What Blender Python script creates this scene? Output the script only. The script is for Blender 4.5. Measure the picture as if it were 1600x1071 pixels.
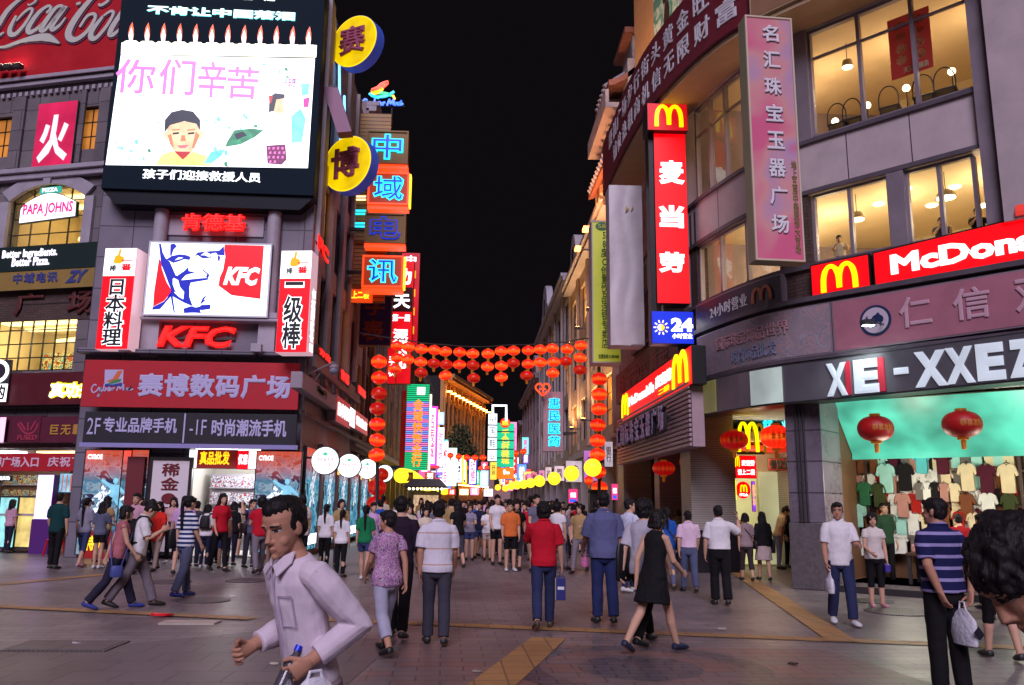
import bpy, math, random
import numpy as np
from mathutils import Vector, Matrix
SC = bpy.context.scene
for _o in list(bpy.data.objects): bpy.data.objects.remove(_o)
COL = SC.collection
R = math.radians
# ---------------------------------------------------------------- camera, night sky, lamp light, exposure
IW, IH, FPX, CZ = 1600, 1071, 1300.0, 1.62
YAW, PITCH, ROLL = R(2.45), R(10.85), R(0.62)
_fw = Vector((math.sin(YAW)*math.cos(PITCH), math.cos(YAW)*math.cos(PITCH), math.sin(PITCH)))
_r0 = Vector((math.cos(YAW), -math.sin(YAW), 0)); _u0 = _r0.cross(_fw)
_rt = _r0*math.cos(ROLL) + _u0*math.sin(ROLL); _up = _rt.cross(_fw)
CAM = Vector((0, 0, CZ))
cd = bpy.data.cameras.new('camera'); cam = bpy.data.objects.new('camera', cd); COL.objects.link(cam)
cd.sensor_fit = 'HORIZONTAL'; cd.sensor_width = 36; cd.lens = 36*FPX/IW; cd.clip_start = .05; cd.clip_end = 3000
cam.matrix_world = Matrix(((_rt.x, _up.x, -_fw.x, 0), (_rt.y, _up.y, -_fw.y, 0), (_rt.z, _up.z, -_fw.z, CZ), (0, 0, 0, 1)))
SC.camera = cam
cd.dof.use_dof = False
W = bpy.data.worlds.new("World"); SC.world = W; W.use_nodes = True
_nt = W.node_tree; _bg = _nt.nodes['Background']
_sky = _nt.nodes.new('ShaderNodeTexSky'); _sky.sky_type = 'NISHITA'; _sky.sun_disc = False
_sky.sun_elevation = R(-6); _sky.sun_rotation = R(200)
_mx = _nt.nodes.new('ShaderNodeMixRGB'); _mx.blend_type = 'ADD'; _mx.inputs[0].default_value = 1
_mx.inputs[2].default_value = (.038, .030, .038, 1)          # city glow on a moonless sky
_nt.links.new(_sky.outputs[0], _mx.inputs[1]); _nt.links.new(_mx.outputs[0], _bg.inputs[0])
_bg.inputs[1].default_value = .085
sun_d = bpy.data.lights.new('street_light', 'SUN'); sun = bpy.data.objects.new('street_light', sun_d); COL.objects.link(sun)
sun_d.energy = 2.0; sun_d.angle = R(30); sun_d.color = (.86, .76, .97)
sun.rotation_euler = Vector((.10, .78, -.60)).to_track_quat('-Z', 'Y').to_euler()
VS = SC.view_settings; VS.view_transform = 'Standard'; VS.look = 'None'; VS.exposure = .42; VS.gamma = 1; VS.use_curve_mapping = False
CY = SC.cycles; CY.use_denoising = True; CY.max_bounces = 5; CY.diffuse_bounces = 2; CY.glossy_bounces = 3
CY.transmission_bounces = 4; CY.transparent_max_bounces = 8; CY.sample_clamp_indirect = 3; CY.caustics_reflective = False; CY.caustics_refractive = False

# ---------------------------------------------------------------- measuring helpers
def ray(px, py): return _fw + _rt*((px-IW/2)/FPX) + _up*((IH/2-py)/FPX)
def gnd(px, py, z=0):
    d = ray(px, py); return CAM + d*((z-CZ)/d.z)
def on_y(px, py, Y):
    d = ray(px, py); return CAM + d*(Y/d.y)
class FR:
    """a vertical wall plane: a = along it, the viewer's left to right; n = out towards the viewer"""
    def __init__(s, x, y, head):
        h = R(head); s.P = Vector((x, y, 0)); s.a = Vector((math.sin(h), math.cos(h), 0)); s.n = Vector((s.a.y, -s.a.x, 0)); s.rz = math.atan2(s.a.y, s.a.x)
    def uv(s, px, py, off=0):
        d = ray(px, py); P = s.P + s.n*off; t = (P-CAM).dot(s.n)/d.dot(s.n); q = CAM + d*t
        return (q-P).dot(s.a), q.z
    def pos(s, u, z, off=0): return s.P + s.a*u + s.n*off + Vector((0, 0, z))
def front(Y, x=0): return FR(x, Y, 90)

# ---------------------------------------------------------------- materials
def c8(r, g, b):
    f = lambda v: (v/12.92 if v <= .04045 else ((v+.055)/1.055)**2.4)
    return (f(r/255), f(g/255), f(b/255))
_mats = {}
def mat(name, col, rough=.6, metal=0., em=0., ecol=None, noise=0., ns=3., bump=0., bs=None, spec=.5, sample=True, coat=0.):
    key = (name,)
    if key in _mats: return _mats[key]
    m = bpy.data.materials.new(name); m.use_nodes = True; nt = m.node_tree; b = nt.nodes['Principled BSDF']; L = nt.links
    b.inputs['Base Color'].default_value = (*col, 1); b.inputs['Roughness'].default_value = rough; b.inputs['Metallic'].default_value = metal
    b.inputs['Specular IOR Level'].default_value = spec
    if coat: b.inputs['Coat Weight'].default_value = coat; b.inputs['Coat Roughness'].default_value = .15
    if noise or bump:
        tc = nt.nodes.new('ShaderNodeTexCoord'); n = nt.nodes.new('ShaderNodeTexNoise'); n.inputs['Scale'].default_value = ns; n.inputs['Detail'].default_value = 6; n.inputs['Roughness'].default_value = .65
        L.new(tc.outputs['Object'], n.inputs['Vector'])
        if noise:
            mr = nt.nodes.new('ShaderNodeMapRange'); mr.inputs[1].default_value = .25; mr.inputs[2].default_value = .75; mr.inputs[3].default_value = 1-noise; mr.inputs[4].default_value = 1+noise
            L.new(n.outputs['Fac'], mr.inputs[0])
            mx = nt.nodes.new('ShaderNodeMixRGB'); mx.blend_type = 'MULTIPLY'; mx.inputs[0].default_value = 1; mx.inputs[1].default_value = (*col, 1)
            L.new(mr.outputs[0], mx.inputs[2]); L.new(mx.outputs[0], b.inputs['Base Color'])
            r2 = nt.nodes.new('ShaderNodeMapRange'); r2.inputs[3].default_value = max(.05, rough-.15); r2.inputs[4].default_value = min(1, rough+.15)
            L.new(n.outputs['Fac'], r2.inputs[0]); L.new(r2.outputs[0], b.inputs['Roughness'])
        if bump:
            n2 = nt.nodes.new('ShaderNodeTexNoise'); n2.inputs['Scale'].default_value = bs or ns*8; n2.inputs['Detail'].default_value = 3; L.new(tc.outputs['Object'], n2.inputs['Vector'])
            bp = nt.nodes.new('ShaderNodeBump'); bp.inputs['Strength'].default_value = bump; bp.inputs['Distance'].default_value = .02
            L.new(n2.outputs['Fac'], bp.inputs['Height']); L.new(bp.outputs[0], b.inputs['Normal'])
    if em:
        b.inputs['Emission Color'].default_value = (*(ecol or col), 1); b.inputs['Emission Strength'].default_value = em
    if not sample or not em: m.cycles.emission_sampling = 'NONE'
    _mats[key] = m; return m
def glow(name, rgb, em=1., var=0., vs=1.2, sample=True, base=None):
    """a lit sign face; var = how unevenly the tubes behind it light it"""
    if (name,) in _mats: return _mats[(name,)]
    c = c8(*rgb); m = mat(name, base or tuple(v*.5+.01 for v in c), .35, em=em, ecol=c, sample=sample)
    if var:
        nt = m.node_tree; b = nt.nodes['Principled BSDF']; tc = nt.nodes.new('ShaderNodeTexCoord'); n = nt.nodes.new('ShaderNodeTexNoise'); n.inputs['Scale'].default_value = vs; n.inputs['Detail'].default_value = 2
        mr = nt.nodes.new('ShaderNodeMapRange'); mr.inputs[1].default_value = .3; mr.inputs[2].default_value = .7; mr.inputs[3].default_value = em*(1-var); mr.inputs[4].default_value = em*(1+var)
        nt.links.new(tc.outputs['Object'], n.inputs['Vector']); nt.links.new(n.outputs['Fac'], mr.inputs[0]); nt.links.new(mr.outputs[0], b.inputs['Emission Strength'])
    return m
def brick_mat(name, c1, c2, cm, bw, bh, mortar=.012, rough=.6, rot=None, offset=.5, noise=.2, bump=.3, bias=0.):
    if (name,) in _mats: return _mats[(name,)]
    m = mat(name, c1, rough); nt = m.node_tree; b = nt.nodes['Principled BSDF']; L = nt.links
    tc = nt.nodes.new('ShaderNodeTexCoord'); mp = nt.nodes.new('ShaderNodeMapping')
    if rot: mp.inputs['Rotation'].default_value = rot
    L.new(tc.outputs['Object'], mp.inputs[0])
    bt = nt.nodes.new('ShaderNodeTexBrick'); bt.offset = offset; bt.inputs['Color1'].default_value = (*c1, 1); bt.inputs['Color2'].default_value = (*c2, 1); bt.inputs['Mortar'].default_value = (*cm, 1)
    bt.inputs['Scale'].default_value = 1; bt.inputs['Brick Width'].default_value = bw; bt.inputs['Row Height'].default_value = bh; bt.inputs['Mortar Size'].default_value = mortar; bt.inputs['Bias'].default_value = bias
    L.new(mp.outputs[0], bt.inputs['Vector'])
    n = nt.nodes.new('ShaderNodeTexNoise'); n.inputs['Scale'].default_value = 1.1; n.inputs['Detail'].default_value = 8; n.inputs['Roughness'].default_value = .7; L.new(tc.outputs['Object'], n.inputs['Vector'])
    mr = nt.nodes.new('ShaderNodeMapRange'); mr.inputs[1].default_value = .25; mr.inputs[2].default_value = .75; mr.inputs[3].default_value = 1-noise; mr.inputs[4].default_value = 1+noise; L.new(n.outputs['Fac'], mr.inputs[0])
    mx = nt.nodes.new('ShaderNodeMixRGB'); mx.blend_type = 'MULTIPLY'; mx.inputs[0].default_value = 1; L.new(bt.outputs['Color'], mx.inputs[1]); L.new(mr.outputs[0], mx.inputs[2]); n3 = nt.nodes.new('ShaderNodeTexNoise'); n3.inputs['Scale'].default_value = .35; n3.inputs['Detail'].default_value = 5; n3.inputs['Distortion'].default_value = .6; L.new(tc.outputs['Object'], n3.inputs['Vector']); m3 = nt.nodes.new('ShaderNodeMapRange'); m3.inputs[1].default_value = .35; m3.inputs[2].default_value = .6; m3.inputs[3].default_value = 1-noise*1.1; m3.inputs[4].default_value = 1; L.new(n3.outputs['Fac'], m3.inputs[0]); mx3 = nt.nodes.new('ShaderNodeMixRGB'); mx3.blend_type = 'MULTIPLY'; mx3.inputs[0].default_value = 1; L.new(mx.outputs[0], mx3.inputs[1]); L.new(m3.outputs[0], mx3.inputs[2])
    L.new(mx3.outputs[0], b.inputs['Base Color'])
    r2 = nt.nodes.new('ShaderNodeMapRange'); r2.inputs[3].default_value = rough-.18; r2.inputs[4].default_value = rough+.15; L.new(n.outputs['Fac'], r2.inputs[0]); L.new(r2.outputs[0], b.inputs['Roughness'])
    if bump:
        bp = nt.nodes.new('ShaderNodeBump'); bp.inputs['Strength'].default_value = bump; bp.inputs['Distance'].default_value = .01; bp.invert = True
        L.new(bt.outputs['Fac'], bp.inputs['Height']); L.new(bp.outputs[0], b.inputs['Normal'])
    return m

# ---------------------------------------------------------------- mesh helpers
class MB:
    def __init__(s): s.v = []; s.f = []; s.m = []
    def add(s, v, f, m=0):
        o = len(s.v); s.v += [tuple(p) for p in v]; s.f += [tuple(i+o for i in q) for q in f]; s.m += [m]*len(f); return s
    def box(s, x0, x1, y0, y1, z0, z1, m=0):
        v = [(x, y, z) for z in (z0, z1) for y in (y0, y1) for x in (x0, x1)]
        return s.add(v, [(0, 2, 3, 1), (4, 5, 7, 6), (0, 1, 5, 4), (2, 6, 7, 3), (0, 4, 6, 2), (1, 3, 7, 5)], m)
    def prism(s, pts, y0, y1, m=0):
        """outline in (x, z), drawn out from y0 (front) to y1 (back)"""
        n = len(pts); ar = sum(pts[i][0]*pts[(i+1) % n][1]-pts[(i+1) % n][0]*pts[i][1] for i in range(n))
        if ar < 0: pts = pts[::-1]
        v = [(p[0], y0, p[1]) for p in pts] + [(p[0], y1, p[1]) for p in pts]
        return s.add(v, [tuple(range(n)), tuple(range(2*n-1, n-1, -1))] + [(i, i+n, (i+1) % n+n, (i+1) % n) for i in range(n)], m)
    def flat(s, pts, z0, z1, m=0):
        """outline in (x, y), from z0 up to z1"""
        n = len(pts); ar = sum(pts[i][0]*pts[(i+1) % n][1]-pts[(i+1) % n][0]*pts[i][1] for i in range(n))
        if ar < 0: pts = pts[::-1]
        v = [(p[0], p[1], z1) for p in pts] + [(p[0], p[1], z0) for p in pts]
        return s.add(v, [tuple(range(n)), tuple(range(2*n-1, n-1, -1))] + [(i, i+n, (i+1) % n+n, (i+1) % n) for i in range(n)], m)
    def tube(s, pts, r, n=8, m=0, caps=True):
        pts = [Vector(p) for p in pts]; rr = r if isinstance(r, list) else [r]*len(pts)
        v = []; ref = None
        for i, p in enumerate(pts):
            t = (pts[min(i+1, len(pts)-1)]-pts[max(i-1, 0)]); t = t.normalized() if t.length > 1e-9 else Vector((0, 0, 1))
            if ref is None: ref = t.orthogonal().normalized()
            ref = (ref - t*ref.dot(t)); ref = ref.normalized() if ref.length > 1e-6 else t.orthogonal().normalized()
            bb = t.cross(ref); q = rr[i]; q = q if isinstance(q, (tuple, list)) else (q, q)
            v += [p + ref*(math.cos(2*math.pi*k/n)*q[0]) + bb*(math.sin(2*math.pi*k/n)*q[1]) for k in range(n)]
        f = [(i*n+k, i*n+(k+1) % n, (i+1)*n+(k+1) % n, (i+1)*n+k) for i in range(len(pts)-1) for k in range(n)]
        if caps: f += [tuple(range(n-1, -1, -1)), tuple(range((len(pts)-1)*n, len(pts)*n))]
        return s.add(v, f, m)
    def rings(s, rings, m=0, caps=True):
        n = len(rings[0]); v = [p for r in rings for p in r]
        f = [(i*n+k, i*n+(k+1) % n, (i+1)*n+(k+1) % n, (i+1)*n+k) for i in range(len(rings)-1) for k in range(n)]
        if caps: f += [tuple(range(n-1, -1, -1)), tuple(range((len(rings)-1)*n, len(rings)*n))]
        return s.add(v, f, m)
    def lathe(s, prof, n=16, m=0, c=(0, 0, 0), axis='z'):
        rr = []
        for (r, z) in prof:
            rg = []
            for k in range(n):
                a = 2*math.pi*k/n; p = (r*math.cos(a), r*math.sin(a), z)
                if axis == 'y': p = (p[0], -z, p[1])
                rg.append((p[0]+c[0], p[1]+c[1], p[2]+c[2]))
            rr.append(rg)
        return s.rings(rr, m)
    def ball(s, c, rx, ry=None, rz=None, n=16, k=10, m=0, M=None):
        ry = ry or rx; rz = rz or rx; rr = []
        for i in range(1, k):
            t = math.pi*i/k; rr.append([(rx*math.sin(t)*math.cos(2*math.pi*j/n), ry*math.sin(t)*math.sin(2*math.pi*j/n), -rz*math.cos(t)) for j in range(n)])
        v = [(0, 0, -rz)] + [p for q in rr for p in q] + [(0, 0, rz)]; f = []
        for j in range(n): f.append((0, 1+(j+1) % n, 1+j)); f.append((len(v)-1, 1+(k-2)*n+j, 1+(k-2)*n+(j+1) % n))
        for i in range(k-2):
            for j in range(n): f.append((1+i*n+j, 1+i*n+(j+1) % n, 1+(i+1)*n+(j+1) % n, 1+(i+1)*n+j))
        if M is not None: v = [M @ Vector(p) for p in v]
        return s.add([(p[0]+c[0], p[1]+c[1], p[2]+c[2]) for p in v], f, m)
    def data(s, name):
        me = bpy.data.meshes.new(name); me.from_pydata(s.v, [], s.f); me.update(); return me
    def build(s, name, mats, parent=None, smooth=False, bevel=0):
        me = s.data(name); mats = mats if isinstance(mats, (list, tuple)) else [mats]
        for q in mats: me.materials.append(q)
        if len(mats) > 1: me.polygons.foreach_set('material_index', s.m)
        if smooth: me.polygons.foreach_set('use_smooth', [True]*len(me.polygons))
        o = link(bpy.data.objects.new(name, me), parent)
        if bevel:
            md = o.modifiers.new('bevel', 'BEVEL'); md.width = bevel; md.segments = 2; md.limit_method = 'ANGLE'; md.angle_limit = R(50)
        if smooth:
            try: me.set_sharp_from_angle(angle=R(50))
            except Exception: pass
        return o
def link(o, parent=None):
    COL.objects.link(o)
    if parent is not None: o.parent = parent
    return o
def tag(o, label=None, cat=None, group=None, kind=None):
    for k, v in (('label', label), ('category', cat), ('group', group), ('kind', kind)):
        if v: o[k] = v
    return o
def thing(name, label, cat, loc=(0, 0, 0), rz=0, group=None):
    o = link(bpy.data.objects.new(name, None)); o.location = loc; o.rotation_euler = (0, 0, rz); o.empty_display_size = .2
    return tag(o, label, cat, group)
def thing_on(fr, name, label, cat, u=0, z=0, off=0, group=None): return thing(name, label, cat, fr.pos(u, z, off), fr.rz, group)
def dup(root, loc, rz=None, label=None):
    r = root.copy(); COL.objects.link(r); r.location = loc
    if rz is not None: r.rotation_euler = (0, 0, rz)
    if label: r['label'] = label
    for ch in list(root.children):
        c = ch.copy(); COL.objects.link(c); c.parent = r
        for g in ch.children:
            d = g.copy(); COL.objects.link(d); d.parent = c
    return r

# ---------------------------------------------------------------- lettering
TMP = bpy.data.scenes.new('scratch')
def evaluated(o):
    TMP.collection.objects.link(o); vl = TMP.view_layers[0]; vl.update(); dg = vl.depsgraph; me = bpy.data.meshes.new_from_object(o.evaluated_get(dg)); return me
_tc = {}
def glyphs(txt, bold=0., vert=False, res=2, shear=0., sp=1.):
    key = (txt, bold, vert, res, shear, sp)
    if key in _tc: return _tc[key]
    c = bpy.data.curves.new('lettering', 'FONT'); c.body = '\n'.join(txt) if vert else txt; c.size = 1; c.extrude = .02; c.bevel_depth = bold; c.bevel_resolution = 0
    c.resolution_u = res; c.shear = shear; c.space_line = .92*sp; c.space_character = 1 if vert else sp; c.align_x = 'CENTER' if vert else 'LEFT'
    o = bpy.data.objects.new('lettering', c); me = evaluated(o)
    n = len(me.vertices); co = np.zeros(n*3); me.vertices.foreach_get('co', co); co = co.reshape(-1, 3)
    f = [tuple(p.vertices) for p in me.polygons]
    bpy.data.objects.remove(o); bpy.data.curves.remove(c); bpy.data.meshes.remove(me)
    mn, mxx = co.min(0), co.max(0); co = (co-mn)/np.maximum(mxx-mn, 1e-6); _tc[key] = (co, f, (mxx-mn)); return _tc[key]
def letters(parent, txt, x0, x1, z0, z1, m, y=0., th=.02, bold=.02, vert=False, name='lettering', fit='both', res=2, shear=0., sp=1., bend=None):
    """lettering in the local wall frame: x along, z up; front face at y - th"""
    co, f, dim = glyphs(txt, bold, vert, res, shear, sp); w, h = x1-x0, z1-z0
    if fit == 'keep':
        k = min(w/dim[0], h/dim[1]); cx, cz = (x0+x1)/2, (z0+z1)/2; w, h = dim[0]*k, dim[1]*k; x0, z0 = cx-w/2, cz-h/2
    v = np.stack([x0+co[:, 0]*w, y-th*co[:, 2], z0+co[:, 1]*h], 1)
    if bend is not None: v = np.array([bend(*p) for p in v])
    me = bpy.data.meshes.new(name); me.from_pydata([tuple(p) for p in v], [], f); me.materials.append(m)
    return link(bpy.data.objects.new(name, me), parent)
def stroke(mb, pts, w, y0, y1, m=0, n=5):
    """a flat brush stroke of changing width through (x, z) points, smoothed"""
    P = [Vector((p[0], 0, p[1])) for p in pts]; ws = w if isinstance(w, (list, tuple)) else [w]*len(P); Q = []; WW = []
    for i in range(len(P)-1):
        a, b, c, d = P[max(i-1, 0)], P[i], P[i+1], P[min(i+2, len(P)-1)]
        for k in range(n):
            t = k/n; Q.append(.5*((2*b)+(c-a)*t+(2*a-5*b+4*c-d)*t*t+(3*b-a-3*c+d)*t**3)); WW.append(ws[i]*(1-t)+ws[i+1]*t)
    Q.append(P[-1]); WW.append(ws[-1])
    rr = []
    for i, p in enumerate(Q):
        t = (Q[min(i+1, len(Q)-1)]-Q[max(i-1, 0)]).normalized(); nn = Vector((-t.z, 0, t.x))*WW[i]*.5
        rr.append([(p.x-nn.x, y0, p.z-nn.z), (p.x+nn.x, y0, p.z+nn.z), (p.x+nn.x, y1, p.z+nn.z), (p.x-nn.x, y1, p.z-nn.z)])
    return mb.rings(rr, m)
class Sign:
    """a sign box on a wall plane, measured at its top-left and bottom-right corners in the photo"""
    def __init__(s, fr, rect, name, label, cat, off=.1, depth=.15, face=None, side=None, group=None, border=None, bw=.04, body='box', fname='face'):
        x0, y0, x1, y1 = rect; s.fr = fr; s.off = off; u0, z1 = fr.uv(x0, y0, off); u1, z0 = fr.uv(x1, y1, off); s.u0, s.z0 = u0, z0; s.w, s.h = u1-u0, z1-z0
        s.root = thing_on(fr, name, label, cat, u0, z0, off, group); s.d = depth
        if side is not None: MB().box(0, s.w, .012, depth, 0, s.h).build('box', side, s.root, bevel=.01)
        if face is not None: MB().box(.01, s.w-.01, 0, .0118, .01, s.h-.01).build(fname, face, s.root)
        if border is not None:
            b = MB(); e = bw
            for q in ((0, s.w, 0, e), (0, s.w, s.h-e, s.h), (0, e, e+.001, s.h-e-.001), (s.w-e, s.w, e+.001, s.h-e-.001)): b.box(q[0], q[1], -.025, .02, q[2], q[3])
            b.build('frame', border, s.root)
    def loc(s, px, py, off=0.):
        u, z = s.fr.uv(px, py, s.off+off); return u-s.u0, z-s.z0
    def text(s, txt, rect, m, **k):
        a = s.loc(rect[0], rect[1]); b = s.loc(rect[2], rect[3]); return letters(s.root, txt, a[0], b[0], b[1], a[1], m, y=k.pop('y', -.004), **k)
    def ft(s, txt, r, m, **k):
        """the same, with the rectangle in fractions of the sign (left, bottom, right, top)"""
        return letters(s.root, txt, r[0]*s.w, r[2]*s.w, r[1]*s.h, r[3]*s.h, m, y=k.pop('y', -.004), **k)
    def poly(s, pts, m, lay=1, name='picture', mb=None, px=True):
        b = mb or MB(); P = [s.loc(*p) for p in pts] if px else [(p[0]*s.w, p[1]*s.h) for p in pts]
        b.prism(P, -.004*lay, -.004*lay+.0035)
        if mb is None: return b.build(name, m, s.root)
# ---------------------------------------------------------------- people
from mathutils import noise as MN
def cloth(name, col, rough=.85): return mat(name, col, rough, noise=.12, ns=5, bump=.12, bs=26, spec=.2)
SKIN = mat('skin', c8(205, 160, 135), .6, noise=.10, ns=14, bump=.08, bs=160, spec=.25); SKIN2 = mat('tanned_skin', c8(184, 134, 110), .6, noise=.10, ns=14, bump=.08, bs=160, spec=.25)
LIP = mat('lips', c8(160, 100, 88), .45); DARK = mat('brow_and_eye', (.012, .009, .008), .4); EYEW = mat('eye_white', (.5, .48, .46), .3)
def hair_mat(name, col):
    m = mat(name, col, .6, spec=.25); nt = m.node_tree; b = nt.nodes['Principled BSDF']; tc = nt.nodes.new('ShaderNodeTexCoord'); mp = nt.nodes.new('ShaderNodeMapping'); mp.inputs['Scale'].default_value = (120, 120, 14)
    n = nt.nodes.new('ShaderNodeTexNoise'); n.inputs['Detail'].default_value = 4; n.inputs['Scale'].default_value = 1; bp = nt.nodes.new('ShaderNodeBump'); bp.inputs['Strength'].default_value = .7; bp.inputs['Distance'].default_value = .006
    nt.links.new(tc.outputs['Object'], mp.inputs[0]); nt.links.new(mp.outputs[0], n.inputs['Vector']); nt.links.new(n.outputs['Fac'], bp.inputs['Height']); nt.links.new(bp.outputs[0], b.inputs['Normal']); return m
HAIR = hair_mat('black_hair', (.010, .008, .009)); HAIRB = hair_mat('brown_hair', (.045, .022, .012))
SHOE = {k: mat('shoe_'+k, v, .5, noise=.15, ns=20) for k, v in dict(black=(.012, .012, .014), white=(.6, .6, .62), blue=(.03, .05, .28), pink=(.5, .2, .25), brown=(.06, .035, .02), navy=(.02, .025, .06)).items()}
def stripes(name, c1, c2, per, duty, c3=None):
    m = cloth(name, c1); nt = m.node_tree; b = nt.nodes['Principled BSDF']; L = nt.links; tc = nt.nodes.new('ShaderNodeTexCoord'); sx = nt.nodes.new('ShaderNodeSeparateXYZ'); L.new(tc.outputs['Object'], sx.inputs[0])
    f = nt.nodes.new('ShaderNodeMath'); f.operation = 'DIVIDE'; f.inputs[1].default_value = per; L.new(sx.outputs[2], f.inputs[0])
    g = nt.nodes.new('ShaderNodeMath'); g.operation = 'FRACT'; L.new(f.outputs[0], g.inputs[0]); h = nt.nodes.new('ShaderNodeMath'); h.operation = 'LESS_THAN'; h.inputs[1].default_value = duty; L.new(g.outputs[0], h.inputs[0])
    mx = nt.nodes.new('ShaderNodeMixRGB'); mx.inputs[1].default_value = (*c1, 1); mx.inputs[2].default_value = (*c2, 1); L.new(h.outputs[0], mx.inputs[0]); L.new(mx.outputs[0], b.inputs['Base Color']); return m
def floral(name, cols, sc=28):
    m = cloth(name, cols[0]); nt = m.node_tree; b = nt.nodes['Principled BSDF']; L = nt.links; tc = nt.nodes.new('ShaderNodeTexCoord'); n = nt.nodes.new('ShaderNodeTexNoise'); n.inputs['Scale'].default_value = sc; n.inputs['Detail'].default_value = 2; n.inputs['Distortion'].default_value = 1.5
    cr = nt.nodes.new('ShaderNodeValToRGB'); cr.color_ramp.interpolation = 'CONSTANT'; L.new(tc.outputs['Object'], n.inputs['Vector']); L.new(n.outputs['Fac'], cr.inputs[0])
    e = cr.color_ramp.elements; e[0].color = (*cols[0], 1); e[1].position = .44; e[1].color = (*cols[1], 1)
    for k, q in enumerate(cols[2:]): z = e.new(.52+.07*k); z.color = (*q, 1)
    L.new(cr.outputs[0], b.inputs['Base Color']); return m
def voxed(mb, size, name, mats, parent, it=3, wr=0., ws=7., seed=0., mi=None):
    me0 = mb.data(name+'_shape'); o = bpy.data.objects.new('shape', me0)
    md = o.modifiers.new('r', 'REMESH'); md.mode = 'VOXEL'; md.voxel_size = size; md.use_smooth_shade = True
    if it: sm = o.modifiers.new('s', 'SMOOTH'); sm.iterations = it; sm.factor = .5
    me = evaluated(o); bpy.data.objects.remove(o); bpy.data.meshes.remove(me0)
    me.name = name; me.materials.clear()
    for q in (mats if isinstance(mats, (list, tuple)) else [mats]): me.materials.append(q)
    n = len(me.vertices)
    if wr and n:
        co = np.zeros(n*3); me.vertices.foreach_get('co', co); co = co.reshape(-1, 3); no = np.zeros(n*3); me.vertices.foreach_get('normal', no); no = no.reshape(-1, 3)
        d = np.array([MN.noise(Vector((p[0]*ws+seed, p[1]*ws, p[2]*ws*.55))) + .5*MN.noise(Vector((p[0]*ws*2.3, p[1]*ws*2.3+seed, p[2]*ws*1.6))) for p in co]); co = co + no*(wr*d)[:, None]
        me.vertices.foreach_set('co', co.ravel()); me.update()
    me.polygons.foreach_set('use_smooth', [True]*len(me.polygons))
    if mi: mi(me)
    return link(bpy.data.objects.new(name, me), parent)
HEADR = [(-.120, .016, .066, .030), (-.112, .034, .084, .014), (-.09, .047, .093, -.012), (-.065, .057, .094, -.040), (-.035, .065, .090, -.066), (-.005, .070, .087, -.086), (.025, .074, .092, -.097), (.055, .075, .090, -.100), (.082, .068, .076, -.092), (.102, .050, .052, -.070), (.114, .028, .024, -.044), (.118, .006, -.005, -.018)]
POSE = {  # legs: hip flexion and knee bend, left then right; arms: flexion, abduction, elbow, inward - left then right
    'stand': dict(legs=(2, 3, -2, 3), arms=((2, 8, 12, .05), (2, 8, 12, .05))),
    'stand2': dict(legs=(8, 12, -4, 2), arms=((4, 9, 20, .1), (-4, 10, 15, .05))),
    'walk': dict(legs=(24, 6, -14, 22), arms=((-20, 8, 12, .05), (20, 8, 22, .1))),
    'walk2': dict(legs=(-14, 24, 24, 6), arms=((20, 8, 22, .1), (-20, 8, 12, .05))),
    'stroll': dict(legs=(13, 5, -9, 14), arms=((-9, 8, 14, .05), (10, 8, 20, .05))),
    'stroll2': dict(legs=(-9, 14, 13, 5), arms=((10, 8, 20, .05), (-9, 8, 14, .05))),
}
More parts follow.
